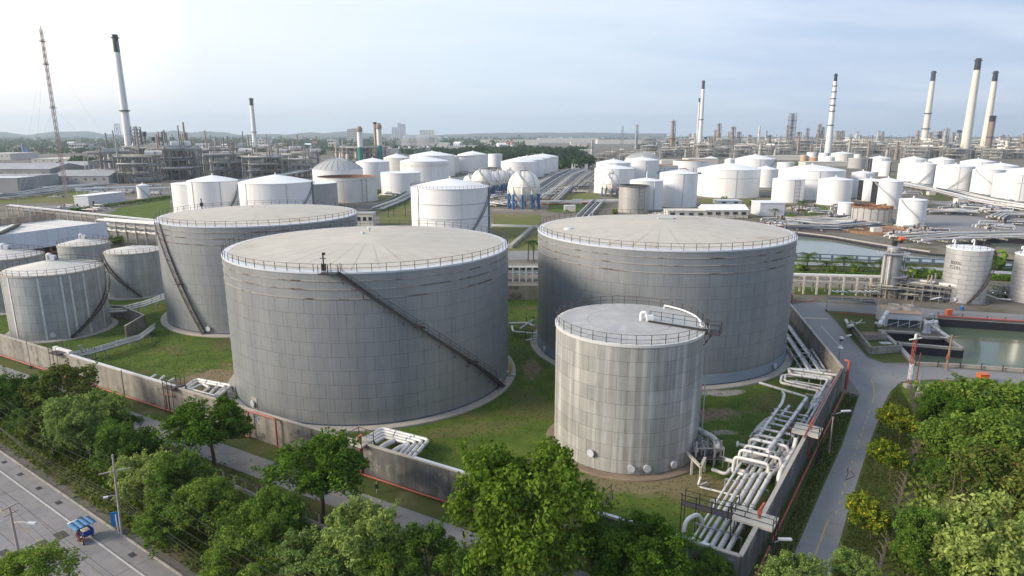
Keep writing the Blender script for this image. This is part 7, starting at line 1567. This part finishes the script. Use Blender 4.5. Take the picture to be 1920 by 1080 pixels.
def far_tree(q, s, k, label, group):
    t = thing('tree', label, 'tree', tuple(q), rng.uniform(0, 6.28), group); t.scale = (s, s, s*rng.uniform(.85, 1.15))
    for nm, me in (('crown', FT[k]), ('trunk', trunkm)): o = bpy.data.objects.new(nm, me); COL.objects.link(o); o.parent = t
wood = [(820+i*1.0, 0) for i in range(0)]
for i in range(95):      # the dark wood behind the white tanks
    u = rng.uniform(815, 1100); v = rng.uniform(282, 304) if u < 1045 else rng.uniform(284, 318); far_tree(G(u, v), rng.uniform(11, 17), rng.choice((0, 1, 2)), 'dark tree of the wood behind the white tanks', 'trees of the wood behind the white tanks')
for i in range(95):
    u = rng.uniform(-60, 800); v = 261+30*rng.random()**1.5
    if 200 < u < 600 and v > 292: v = 280
    far_tree(G(u, v), rng.uniform(9, 15)*(1.5 if v < 270 else 1), rng.choice((0, 1, 2)), 'green tree among the houses of the far town at left', 'trees of the far town')
for i in range(26): far_tree(G(rng.uniform(130, 225), rng.uniform(306, 318)), rng.uniform(8, 12), rng.choice((0, 1, 2)), 'dark tree in the clump left of the lattice tower', 'tree clump left of the lattice tower')
for i in range(26): far_tree(G(rng.uniform(1200, 1260), rng.uniform(278, 290)), rng.uniform(10, 14), rng.choice((0, 1, 2)), 'dark tree at the left end of the right refinery', 'trees left of the right refinery')
for (u, v, s, lb) in ((1252, 326, 11, 'round tree left of the red-rimmed open tank'), (1240, 322, 8, 'small tree beside the grey-domed tank on the right'), (1515, 310, 8, 'round tree behind the widest right tank'), (1492, 309, 5, 'small tree by the black door in the far row'), (1154, 402, 4, 'dark bush left of the silver open-topped tank'), (1358, 378, 4, 'small dark tree in front of the very wide tank'), (1415, 384, 5, 'small tree left of the white box building'), (1482, 408, 4, 'bush right of the white box building'), (8, 312, 9, 'round tree left of the far pale roof'), (30, 314, 9, 'round tree in front of the far pale roof'),
        (1863, 508, 8, 'round tree right of the silver lettered tank'), (219, 458, 5, 'tree beside the concrete pipe bridge at left'), (1500, 508, 3.5, 'bush at the foot of the tallest canal palm'), (1560, 510, 3, 'low bush between two canal palms'), (1604, 512, 3.2, 'low bush left of the steel column on the bank'), (1710, 516, 3.5, 'bush right of the steel column on the bank'), (1745, 518, 3.8, 'leafy bush left of the lettered tank')): far_tree(G(u, v), s*.62, rng.choice((3, 4)), lb, None)
def wood_mass(name, u0, u1, v0, v1, n, s, seed, m=L_far):
    rg = random.Random(seed); b = MB()
    for i in range(n):
        q = G(rg.uniform(u0, u1), rg.uniform(v0, v1)); S = s*rg.uniform(.6, 1.3)
        for k in range(14):
            d = V(rg.gauss(0, .5), rg.gauss(0, .5), abs(rg.gauss(.3, .35))); p = q+d*S; a = V(rg.gauss(0, 1), rg.gauss(0, 1), rg.gauss(0, .5)).normalized()*S*.26; c = V(rg.gauss(0, .4), rg.gauss(0, .4), 1).normalized()*S*.22
            b.add([p-a, p-c, p+a, p+c], [(0, 1, 2, 3)])
    tag(b.build(name, m), kind='stuff')
wood_mass('woods', -120, 980, 258.5, 274, 1500, 16, 1); wood_mass('woods', -100, 830, 272, 290, 420, 11, 2); wood_mass('woods', 960, 2050, 257, 263, 600, 17, 3)
wood_mass('woods', 900, 1100, 284, 300, 320, 9, 4); wood_mass('woods', 1640, 2050, 264, 285, 260, 12, 5)
# steam drifting over the cooling cells
t = thing('cooling_cells', 'row of grey cooling tower cells under a drifting steam cloud', 'cooling tower', tuple(G(775, 290))); a, c = G(722, 289), G(828, 284); 
for k in range(6): MB().box(a.lerp(c, (k+.5)/6)+V(0, 0, 5), ((c-a).length/6-1, 14, 10)).build('cell', M_metalroof, t); MB().lathe([(5, 10), (4.2, 12), (4.6, 13.5), (4.0, 13.5), (3.8, 10)], 14, tuple(a.lerp(c, (k+.5)/6)[:2])).build('fan_stack', M_plaster, t)
sm_ = bpy.data.materials.new('steam'); sm_.use_nodes = True; st = sm_.node_tree; st.nodes.clear(); so = st.nodes.new('ShaderNodeOutputMaterial'); pv_ = st.nodes.new('ShaderNodeVolumePrincipled'); pv_.inputs['Color'].default_value = (.9, .92, .95, 1); pv_.inputs['Density'].default_value = .02; st.links.new(pv_.outputs[0], so.inputs['Volume'])
sn = st.nodes.new('ShaderNodeTexNoise'); sn.inputs['Scale'].default_value = .035; sn.inputs['Detail'].default_value = 4; sg = st.nodes.new('ShaderNodeNewGeometry'); st.links.new(sg.outputs['Position'], sn.inputs[0]); smr = st.nodes.new('ShaderNodeMapRange'); smr.inputs[1].default_value = .45; smr.inputs[2].default_value = .7; smr.inputs[4].default_value = .09; st.links.new(sn.outputs[0], smr.inputs[0]); st.links.new(smr.outputs[0], pv_.inputs['Density'])
sm_.cycles.volume_step_rate = 4.0
b = MB()
c_ = a.lerp(c, .5); b.lathe([(.1, 13), (38, 15), (60, 24), (46, 34), (.1, 38)], 24); o = b.build('steam', sm_); o.location = (c_.x, c_.y, 0); o.scale = (1.1, .5, 1); o['kind'] = 'stuff'
# haze over the whole plain
if HAZE > 0:
    hm = bpy.data.materials.new('haze'); hm.use_nodes = True; ht = hm.node_tree; ht.nodes.clear(); ho = ht.nodes.new('ShaderNodeOutputMaterial'); hv = ht.nodes.new('ShaderNodeVolumePrincipled')
    hv.inputs['Color'].default_value = (.74, .88, 1.0, 1); hv.inputs['Density'].default_value = HAZE; hv.inputs['Anisotropy'].default_value = .2; ht.links.new(hv.outputs[0], ho.inputs['Volume'])
    o = MB().box((0, 4450, 122.5), (21000, 9700, 255)).build('haze', hm); o['kind'] = 'stuff'
# ------------------------------------------------------------------ near trees
def crown_mesh(seed, m, nl=16, nq=7000, leaf=.055, lobe=.34, flat=.75, hollow=.0, droop=0.0):
    """crown inside a unit ball: leaf-sized faces spread over overlapping lobes, denser at their skins"""
    rg = random.Random(seed); b = MB(); lobes = []
    while len(lobes) < nl:
        p = V(rg.uniform(-1, 1), rg.uniform(-1, 1), rg.uniform(-.8, 1))
        if p.length > 1 or p.length < .25: continue
        p = p*rg.uniform(.6, .74)/max(p.length, .5); p.z *= flat
        if all((p-q[0]).length > .22 for q in lobes): lobes.append((p, lobe*rg.uniform(.7, 1.25)))
        elif rg.random() < .04: lobes.append((p, lobe*rg.uniform(.6, 1)))
    # sub-lobes give the cauliflower outline
    subs = []
    for p, r in lobes:
        for k in range(9):
            d = V(rg.gauss(0, 1), rg.gauss(0, 1), rg.gauss(.35, .9)).normalized(); subs.append((p+d*r*.75, r*rg.uniform(.32, .55)))
    for i in range(nq):
        c, r = rg.choice(subs); d = V(rg.gauss(0, 1), rg.gauss(0, 1), rg.gauss(.25, 1)).normalized(); p = c+d*r*(rg.random()**.33); p.z -= droop*max(p.x*p.x+p.y*p.y, 0)
        nn = (d*.8+V(rg.gauss(0, .6), rg.gauss(0, .6), rg.gauss(.35, .5))).normalized(); a = nn.orthogonal().normalized(); an = rg.uniform(0, 6.28); q = nn.cross(a); a, q = a*math.cos(an)+q*math.sin(an), q*math.cos(an)-a*math.sin(an)
        s = leaf*rg.uniform(.55, 1.35); b.add([p-a*s, p+q*s*.55, p+a*s, p-q*s*.55], [(0, 1, 2, 3)])
    for i in range(26):          # stray shoots break the outline
        c, r = rg.choice(subs); d = (c.normalized()+V(rg.gauss(0, .3), rg.gauss(0, .3), rg.gauss(.2, .3))).normalized(); c = c+d*r*.8
        for k in range(int(nq/420)):
            p = c+d*rg.uniform(0, .22)+V(rg.gauss(0, .035), rg.gauss(0, .035), rg.gauss(0, .035)); nn = V(rg.gauss(0, 1), rg.gauss(0, 1), rg.gauss(.6, 1)).normalized(); a = nn.orthogonal().normalized(); q = nn.cross(a); s = leaf*rg.uniform(.5, 1.2)
            b.add([p-a*s, p+q*s*.55, p+a*s, p-q*s*.55], [(0, 1, 2, 3)])
    return b.mesh('crown', m), [p for p, r in lobes]
CR = {}
for key, sd_, m, kw in (('broad', 1, L_broad, dict(nl=30, nq=30000, leaf=.030, lobe=.38, flat=.88)), ('umbrella', 2, L_broad, dict(nl=24, nq=17000, leaf=.036, lobe=.33, flat=.50, droop=.25)), ('umbrella2', 3, L_broad, dict(nl=26, nq=17000, leaf=.036, lobe=.31, flat=.55, droop=.22)),
        ('pale', 4, L_pale, dict(nl=18, nq=17000, leaf=.036, lobe=.36)), ('dark', 5, L_dark, dict(nl=20, nq=15000, leaf=.038, lobe=.35)), ('mid', 6, L_mid, dict(nl=22, nq=18000, leaf=.036, lobe=.33)), ('mid2', 7, L_mid, dict(nl=18, nq=16000, leaf=.037, lobe=.38, flat=.9)), ('flower', 8, L_flower, dict(nl=12, nq=6500, leaf=.07, lobe=.42)), ('rusty', 9, L_rusty, dict(nl=20, nq=16000, leaf=.036, lobe=.34))):
    CR[key] = crown_mesh(sd_, m, **kw)
tn = [0]
def tree(label, uc, vtop, rpx, base, kind, zs=None, name='tree', cat='tree', group='trees around the tank farm', trunk_r=.2, lift=0.0):
    """a tree standing at pixel `base`, crown centred at column uc, top at row vtop, crown radius rpx pixels"""
    tn[0] += 1; rg = random.Random(tn[0]*13); q = G(*base); Rr = rpx*.86*mpx(q+V(0, 0, 5)); zt = max(zat(q, uc, vtop), Rr*.9)
    rz = Rr*(zs or .85); rz = min(rz, zt*.62); zc = zt-rz*.93
    pc = G(uc, 540, 0) if False else None
    d = ray(uc, vtop+rpx*.5); tt = (math.hypot(q.x, q.y))/math.hypot(d.x, d.y); cx, cy = d.x*tt, d.y*tt
    t = thing(name, label, cat, tuple(q), 0, group); me, lobes = CR[kind]
    o = bpy.data.objects.new('crown', me); COL.objects.link(o); o.parent = t; o.location = (cx-q.x, cy-q.y, zc); o.scale = (Rr*1.12, Rr*1.12, rz*1.12/.85); o.rotation_euler = (0, 0, rg.uniform(0, 6.28))
    b = MB(); c = V(cx-q.x, cy-q.y, zc); fk = V(c.x*.5, c.y*.5, max(zc-rz*.75, zc*.35)); b.tube([(0, 0, -.1), fk*.5+V(.1, 0, 0), fk], trunk_r, 8, r2=trunk_r*.75)
    tk = b.build('trunk', M_bark, t, local=True)
    for k in range(7):
        a = 2*PI*k/7+rg.uniform(-.3, .3); e = c+V(math.cos(a)*Rr*.62, math.sin(a)*Rr*.62, rz*rg.uniform(-.2, .45)); mb_ = MB().tube([fk-V(0, 0, .2), fk.lerp(e, .5)+V(0, 0, rz*.1), e], trunk_r*.55, 6, r2=trunk_r*.15); mb_.build('limb', M_bark, tk, local=True)
    return t
TREES = (
 ('largest bright green tree in front of the small weathered tank', 975, 842, 138, (985, 1105), 'broad', .95, .34), ('round flat-topped tree standing before the dark wall by the pipe loops', 596, 818, 96, (606, 978), 'umbrella', .62, .26), ('spreading flat-topped tree beside the left service road and red pipe arch', 386, 748, 78, (404, 890), 'umbrella2', .62, .24),
 ('reddish-green tree against the left wall, leftmost of the upper scrub trees', 118, 688, 66, (120, 790), 'rusty', .8, .2), ('dark tree at the left photo edge above the wires', 22, 706, 52, (22, 800), 'dark', .8, .2), ('dark tree just right of the left photo edge', 64, 742, 42, (66, 815), 'dark', .8, .2), ('pale bushy tree in front of the left service road', 160, 738, 64, (170, 870), 'pale', .95, .22),
 ('rusty-tinged low tree under the pale bushy one', 96, 760, 50, (100, 860), 'rusty', .8, .2), ('dark slim tree right of the pale bushy one', 212, 772, 40, (222, 862), 'dark', .85, .2), ('mid green tree above the power pole', 236, 794, 56, (240, 905), 'mid', .9, .2), ('small dark tree by the fence right of the power pole', 286, 832, 30, (290, 900), 'dark', .9, .2),
 ('leafy tree immediately right of the power pole', 270, 855, 58, (275, 960), 'pale', .85, .2), ('wide green tree right of the power pole in the scrub', 338, 862, 58, (342, 980), 'mid', .85, .22), ('dense tree in the middle of the scrub strip', 388, 915, 58, (390, 1020), 'mid2', .85, .22), ('dark undergrowth tree below the middle scrub trees', 330, 935, 60, (335, 1030), 'dark', .7, .2),
 ('bright green tree left of the pale one at the bottom', 512, 934, 58, (515, 1055), 'mid2', 1.0, .2), ('dark tree between the fence and the scrub at bottom centre-left', 448, 968, 44, (452, 1055), 'dark', .9, .2), ('pale yellow-green tree at the bottom centre-left', 675, 952, 78, (680, 1100), 'pale', .95, .24), ('pale low tree left of the bottom pale tree', 590, 1005, 76, (596, 1120), 'pale', .8, .22), ('mixed green tree at the bottom left of the large bright one', 800, 1000, 62, (806, 1115), 'mid', .85, .2),
 ('dark green tree at the bottom edge, centre-left', 452, 1010, 66, (458, 1125), 'mid', .8, .2), ('low dark tree at the bottom edge between two pale trees', 722, 1040, 60, (726, 1140), 'mid2', .75, .2), ('yellow-green round tree at the bottom right of the large bright one', 1192, 984, 92, (1200, 1135), 'broad', .8, .24), ('small dark tree behind the yellow-green round one', 1105, 978, 48, (1110, 1100), 'dark', .8, .2), ('light green sapling by the wall corner at the bottom', 1335, 1046, 44, (1338, 1120), 'mid2', .9, .14),
 ('pale round treetop at the bottom edge left of the right road', 1492, 1050, 58, (1495, 1180), 'pale', .8, .2), ('pale round treetop at the bottom edge right of the right road', 1604, 1044, 42, (1608, 1150), 'pale', .8, .2), ('sparse treetop over the public road at the bottom left', 62, 1045, 62, (60, 1180), 'mid2', .6, .16), ('low dark tree at the bottom under the large bright one', 905, 1030, 66, (910, 1140), 'dark', .8, .2),
 ('large tree at the top of the right thicket beside the road', 1850, 712, 92, (1850, 815), 'mid', .75, .26), ('bushy tree at the upper left corner of the right thicket', 1790, 732, 52, (1792, 826), 'broad', .8, .22), ('dark tree at the far right of the thicket below the road', 1915, 740, 60, (1915, 840), 'dark', .8, .22), ('mid green tree in the left part of the right thicket', 1808, 782, 64, (1812, 885), 'mid', .75, .22),
 ('broad tree in the middle of the right thicket', 1868, 790, 84, (1870, 915), 'mid2', .7, .26), ('rusty-flowered tree low in the middle of the right thicket', 1832, 838, 80, (1840, 962), 'rusty', .8, .26), ('rusty-tinged tree at the right edge of the thicket', 1898, 850, 82, (1900, 985), 'rusty', .8, .26), ('bright small tree at the bottom left of the right thicket', 1732, 965, 44, (1738, 1085), 'mid2', 1.0, .2),
 ('pale yellow-green tree at the bottom right corner of the photo', 1872, 960, 98, (1872, 1120), 'pale', .9, .28), ('dark tree at the bottom of the thicket left of the pale corner tree', 1780, 985, 56, (1784, 1095), 'dark', .9, .2), ('dark low tree in the shade beside the leaning fence posts', 1768, 868, 32, (1770, 930), 'dark', .8, .16), ('small green tree on the lawn side of the right thicket', 1757, 762, 28, (1760, 812), 'broad', .8, .14),
)
for lb, uc, vt, rp, ba, kd, zs, tr_ in TREES: tree(lb, uc, vt, rp, ba, kd, zs, trunk_r=tr_)
for lb, uc, vt, rp, ba in (('upper yellow-flowering bush beside the right service road', 1686, 766, 31, (1686, 832)), ('middle yellow-flowering bush beside the right service road', 1669, 832, 31, (1668, 903)), ('lowest and widest yellow-flowering bush beside the right service road', 1628, 937, 38, (1632, 1014))):
    tree(lb, uc, vt, rp, ba, 'flower', .85, 'flowering_bush', 'bush', 'yellow flowering bushes', .07)
# bare dry shrub in the thicket
t = thing('dry_shrub', 'bare grey dry shrub among the thicket at right', 'shrub', tuple(G(1765, 1040))); q = G(1765, 1040); rg = random.Random(8); k = mpx(q)
for i in range(26):
    a, e = rg.uniform(0, 6.28), rg.uniform(.3, 1.3); L_ = rg.uniform(3, 6); d = V(math.cos(a)*math.cos(e), math.sin(a)*math.cos(e), math.sin(e)); m_ = q+d*L_*.6+V(0, 0, 1.2)
    b = MB().tube([q+V(0, 0, .3), m_, m_+(d+V(rg.gauss(0, .3), rg.gauss(0, .3), .2))*L_*.5], .05, 4, r2=.012)
    for j in range(6): f = rg.uniform(.2, 1); p = m_+d*L_*.5*f; b.tube([p, p+V(rg.gauss(0, .5), rg.gauss(0, .5), rg.uniform(.2, .8))], .015, 3)
    b.build('twig', MATS['dry_twig_bark'] if 'dry_twig_bark' in MATS else mat('dry_twig_bark', (.22, .17, .13), (.15, .11, .08), rough=.9, scale=2), t)
# bushes and weeds of the scrub strip, thicket floor and lawn tufts: uncountable foliage
def scatter(name, region, n, size, m, seed, hmul=1.0, kind='stuff', blades=False):
    rg = random.Random(seed); b = MB()
    for i in range(n):
        q = region(rg)
        if q is None: continue
        if blades:
            for k in range(3):
                a = rg.uniform(0, 6.28); h = size*rg.uniform(.5, 1.3); w_ = V(math.cos(a), math.sin(a), 0)*size*.22; tip = V(rg.gauss(0, .25), rg.gauss(0, .25), 0)*size+V(0, 0, h); b.add([q-w_, q+w_, q+tip], [(0, 1, 2)])
        else:
            S = size*rg.uniform(.5, 1.4)
            for k in range(rg.randint(14, 30)):
                d = V(rg.gauss(0, .55), rg.gauss(0, .55), abs(rg.gauss(.25, .4))*hmul); p = q+d*S; nn = V(rg.gauss(0, 1), rg.gauss(0, 1), rg.gauss(.6, 1)).normalized(); a = nn.orthogonal().normalized()*S*rg.uniform(.12, .26); c = nn.cross(a)*rg.uniform(.5, .9); b.add([p-a, p-c, p+a, p+c], [(0, 1, 2, 3)])
    o = b.build(name, m); o['kind'] = kind; return o
def strip(s0, s1, t0, t1):
    def f(rg): return rd(rg.uniform(s0, s1), rg.uniform(t0, t1), .02)
    return f
scatter('undergrowth', strip(-30, 45, -6.2, -1.2), 1100, .8, L_scrub, 21); scatter('undergrowth', strip(-40, 40, -7.5, -3.5), 420, 1.1, L_broad, 22); scatter('undergrowth', strip(-20, 40, -5.0, -1.4), 260, .5, L_rusty, 23)
thick = [G(*p) for p in ((1735, 800), (1745, 762), (1990, 760), (1990, 1120), (1668, 1120), (1700, 960))]
def inpoly(P, x, y):
    c = False; j = len(P)-1
    for i in range(len(P)):
        if (P[i].y > y) != (P[j].y > y) and x < (P[j].x-P[i].x)*(y-P[i].y)/(P[j].y-P[i].y)+P[i].x: c = not c
        j = i
    return c
def polyreg(P):
    x0, x1 = min(p.x for p in P), max(p.x for p in P); y0, y1 = min(p.y for p in P), max(p.y for p in P)
    def f(rg):
        for _ in range(20):
            x, y = rg.uniform(x0, x1), rg.uniform(y0, y1)
            if inpoly(P, x, y): return V(x, y, .02)
    return f
scatter('undergrowth', polyreg(thick), 900, 1.3, L_mid, 24); sheet('thicket_floor', [(1735, 800), (1745, 762), (1990, 760), (1990, 1120), (1668, 1120), (1700, 960)], .03, M_scrub)
lawnP = [W0, W1c, W2c, W3c, W4c, V(-60, 150, 0)]
tank_c = [(-22.18, 101.78, 23.3), (26.98, 116.74, 24), (-54.2, 141.3, 22), (14.3, 76.54, 10.2), (-89.7, 125.5, 9.8), (-91.6, 156.4, 8)]
def lawn(rg):
    q = polyreg(lawnP)(rg)
    if q is None or any((q.x-x)**2+(q.y-y)**2 < r*r for x, y, r in tank_c): return None
    return q
scatter('grass', lawn, 42000, .17, L_blade, 31, blades=True)
scatter('grass', strip(-20, 70, -14, -8.5), 6000, .16, L_blade, 32, blades=True)
vp = [G(*p) for p in ((1684, 720), (1720, 790), (1700, 900), (1640, 1080), (1565, 1080), (1604, 930), (1632, 840), (1660, 760))]
scatter('grass', polyreg(vp), 9000, .18, L_blade, 33, blades=True)
vp2 = [W1c+rn*1.2, W2c+rn*1.0, G(1609, 742), G(1575, 835), G(1536, 921), G(1476, 1060)]
scatter('grass', polyreg(vp2), 5000, .17, L_blade, 34, blades=True)
# tyre marks and a loop of skid on the right service road
sk = MB(); pts = [G(*p) for p in ((1586, 898), (1590, 888), (1589, 880), (1597, 886), (1603, 893), (1590, 899), (1582, 901))]
sk.tube([p+V(0, 0, .042) for p in pts], .05, 4); tag(sk.build('tyre_mark', M_patch), kind='structure')
# ------------------------------------------------------------------ power poles and wires
def pole(label, base, top, arms, m=M_concpole, r=.135, lamp=None):
    b = G(*base); z = zat(b, *top); t = thing('power_pole', label, 'power pole', tuple(b), 0, 'power poles on the public road'); tp = G(top[0], top[1], z); tp = V(tp.x, tp.y, z) if (tp-b).length < z+5 else V(b.x, b.y, z); tp = V(b.x+(tp.x-b.x)*.3, b.y+(tp.y-b.y)*.3, z)
    MB().tube([b, tp], r, 8, r2=r*.6).build('pole', m, t); ends = []
    for f, L_, ang in arms:
        c = b.lerp(tp, f); d = V(math.cos(ang), math.sin(ang), 0)*L_/2; ar = MB().beam(c-d, c+d, .1, .1).build('cross_arm', m, t)
        for s in (-1, -.35, .35, 1):
            e = c+d*s*.93; MB().lathe([(.05, .0), (.09, .08), (.05, .14), (.08, .22), (.01, .3)], 8).build('insulator', M_dark, ar, loc=(e.x, e.y, e.z+.06)); ends.append(e+V(0, 0, .34))
    if lamp: e = G(lamp[0], lamp[1], z*lamp[2]); c = b.lerp(tp, lamp[2]); d = (e-c); d = d.normalized()*min(d.length, 2.4); MB().tube([c, c+d*.5+V(0, 0, .15), c+d+V(0, 0, .1)], .045, 6).build('lamp_arm', M_steel, t); dd = d.normalized(); MB().beam(c+d*.75+V(0, 0, .1), c+d*1.15+V(0, 0, .12), .28, .14).build('lamp_head', M_rimw, t)
    return t, b, tp, ends
PA, bA, tA, eA = pole('tall power pole with a wooden cross-arm and lamp on the kerb of the public road', (229, 1004), (222, 850), [(.80, 2.6, .5)], lamp=(197, 935, .5))
PB_, bB, tB, eB = pole('leaning concrete pole with insulators and lamp at the bottom left of the public road', (39, 1056), (15, 950), [(.99, 1.4, 1.2), (.88, 1.3, 1.2)], lamp=(62, 983, .72))
t = thing('road_sign', 'small blue sign on a white post at the foot of the tall power pole', 'road sign', tuple(G(224, 1002))); q = G(223, 1003); z = zat(q, 219, 965); MB().tube([q, q+V(-.1, .1, z)], .05, 6).build('post', M_white, t); MB().box(q+V(-.2, .1, z-.5), (.75, .06, 1.5), .3).build('panel', mat('sign_blue', (.02, .17, .45), rough=.5), t)
def wire(label, pts, sag, r=.014):
    P = []
    for i in range(len(pts)-1):
        a, c = pts[i], pts[i+1]; L_ = (c-a).length
        for k in range(12): f = k/12; P.append(a.lerp(c, f)-V(0, 0, 4*sag*L_/40*f*(1-f)))
    P.append(pts[-1]); t = MB().tube(P, r, 4, caps=False).build('power_line', M_dark, loc=tuple(pts[0])); return tag(t, label, 'cable', 'cables strung along the public road')
far_l = rdir*-42; far_r = rdir*38
ords = ('outermost', 'second', 'third', 'innermost')
for k, e in enumerate(eA[:4]): wire('%s of the four high wires on the cross-arm of the tall power pole' % ords[k], [e+far_l+V(0, 0, .3), e, e+far_r+V(0, 0, .2)], 1.0)
cn = ('top', 'second', 'third', 'fourth', 'lowest')
for k in range(5): c = bA.lerp(tA, .50-.035*k); wire('%s of the slack cables low on the tall power pole' % cn[k], [c+far_l+V(.3*k, .2*k, .1*k), c+V(.1, .1, 0), c+far_r], 1.0+.25*k, .022)
for k, e in enumerate(eB[:8:3]): wire(('upper', 'middle', 'lower')[k]+' wire from the leaning concrete pole over the public road', [e-rdir*44, e, e+rdir*40], 1.0)
# ------------------------------------------------------------------ tricycle with canopy, rider
q = G(158, 1014); hd = rang  # heading down the road, towards the lower right
t = thing('motor_tricycle', 'motorcycle with a blue sidecar under a big blue canopy on the public road', 'motor tricycle', tuple(q), hd); t.scale = (.82, .82, .82)
def wheel(x, y, r=.29):
    b = MB().tube([(x, y-.06, r), (x, y+.06, r)], r, 18); wo = b.build('wheel', M_rubber, t, local=True); MB().tube([(x, y-.07, r), (x, y+.07, r)], r*.6, 14).build('rim', M_steel, wo, local=True)
wheel(.75, -.45); wheel(-.55, -.45); wheel(-.35, 1.0)
MB().tube([(-.55, -.45, .35), (-.1, -.45, .45), (.35, -.45, .6), (.5, -.45, .95)], .07, 8).tube([(.75, -.45, .3), (.5, -.45, 1.0)], .045, 6).box((.0, -.45, .45), (.5, .25, .35)).build('bike_frame', M_dark, t, local=True)
MB().box((.42, -.45, .72), (.14, .42, .5)).box((.75, -.45, .62), (.4, .14, .06)).build('leg_shield', M_red, t, local=True); MB().box((-.25, -.45, .78), (.75, .28, .12)).build('saddle', M_rubber, t, local=True); MB().box((-.6, -.45, .72), (.3, .24, .16)).build('tail', M_red, t, local=True)
hb = MB().tube([(.42, -.8, 1.05), (.5, -.45, 1.0), (.42, -.1, 1.05)], .025, 6).build('handlebar', M_steel, t, local=True); MB().lathe([(.01, -.06), (.1, -.04), (.1, .04), (.01, .06)], 12).build('headlight', M_lens, t, local=True).location = (.6, -.45, .95)
MB().box((-.35, .45, .62), (1.5, 1.05, .06)).box((-.35, .98, .95), (1.5, .05, .65)).box((-1.1, .45, .95), (.05, 1.05, .65)).box((.4, .45, .95), (.05, 1.05, .65)).box((-.35, -.07, .85), (1.5, .05, .45)).build('sidecar', mat('deep_blue_paint', (.012, .05, .30), rough=.45), t, local=True)
MB().box((-.3, .4, .95), (.9, .7, .5)).build('cargo', M_cream, t, local=True)
for x, y in ((-1.05, -.75), (.45, -.2), (-1.05, .95), (.4, .95)): MB().box((x, y, 1.45), (.04, .04, 1.35)).build('canopy_post', M_steel, t, local=True)
cb = MB()
for i in range(4):
    y0, y1 = -1.0+i*.58, -1.0+(i+1)*.58; z0, z1 = 2.1+.12*math.sin(PI*i/4), 2.1+.12*math.sin(PI*(i+1)/4); cb.add([(-1.4, y0, z0), (.75, y0, z0), (.75, y1, z1), (-1.4, y1, z1), (-1.4, y0, z0-.04), (.75, y0, z0-.04), (.75, y1, z1-.04), (-1.4, y1, z1-.04)], [(0, 1, 2, 3), (7, 6, 5, 4), (0, 4, 5, 1), (2, 6, 7, 3)], 0, True)
cb.build('canopy', mat('canopy_blue', (.045, .15, .30), (.07, .19, .34), rough=.7, scale=1.5, world=False), t, local=True); MB().box((-1.55, -.3, 2.08), (.35, 1.1, .04)).build('white_flap', M_white, t, local=True)
def person(label, origin, hd, joints, edges, rad, m):
    me = bpy.data.meshes.new('body'); me.from_pydata(joints, edges, []); o = bpy.data.objects.new('person', me); COL.objects.link(o)
    md = o.modifiers.new('skin', 'SKIN'); s2 = o.modifiers.new('sub', 'SUBSURF'); s2.levels = 1; s2.render_levels = 2
    for i, r in enumerate(rad): me.skin_vertices[0].data[i].radius = (r, r)
    me.skin_vertices[0].data[0].use_root = True
    me.materials.append(m); o.location = origin; o.rotation_euler = (0, 0, hd); return o
J = [(-.22, -.45, .88), (-.2, -.45, 1.15), (-.12, -.45, 1.38), (-.1, -.45, 1.52), (-.07, -.45, 1.66), (-.12, -.28, 1.36), (.12, -.2, 1.12), (.38, -.15, 1.06), (-.12, -.62, 1.36), (.12, -.7, 1.12), (.38, -.75, 1.06), (.2, -.3, .82), (.15, -.27, .45), (.3, -.27, .38), (.2, -.6, .82), (.15, -.63, .45), (.3, -.63, .38), (-.06, -.45, 1.74)]
E = [(0, 1), (1, 2), (2, 3), (3, 4), (2, 5), (5, 6), (6, 7), (2, 8), (8, 9), (9, 10), (0, 11), (11, 12), (12, 13), (0, 14), (14, 15), (15, 16), (4, 17)]
RR = [.15, .14, .14, .06, .095, .06, .045, .035, .06, .045, .035, .085, .055, .04, .085, .055, .04, .08]
try: bpy.data.meshes; ps = person('', tuple(q), hd, J, E, RR, M_pink)
except Exception as ex:
    ps = None
if ps is None or True:
    pass
if ps is not None:
    ps.scale = (.82, .82, .82)
    tag(ps, 'person in a pink shirt riding the motorcycle under the blue canopy', 'person')
    ml = MB().lathe([(.01, .13), (.09, .09), (.115, 0), (.10, -.06), (.06, -.07)], 14); hl = ml.build('helmet', M_cloth, ps, local=True); hl.location = (-.06, -.45, 1.74)
    tr = MB()
    for s in (-.3, -.6): tr.tube([(-.2, (-.45+s)/2-.02, .86), (.2, s, .84), (.15, s, .48)], .1, 8)
    MB().tube([(-.2, -.36, .86), (.2, -.3, .84), (.15, -.27, .46)], .095, 8).build('trouser_leg', M_cloth, ps, local=True); MB().tube([(-.2, -.54, .86), (.2, -.6, .84), (.15, -.63, .46)], .095, 8).build('trouser_leg', M_cloth, ps, local=True)
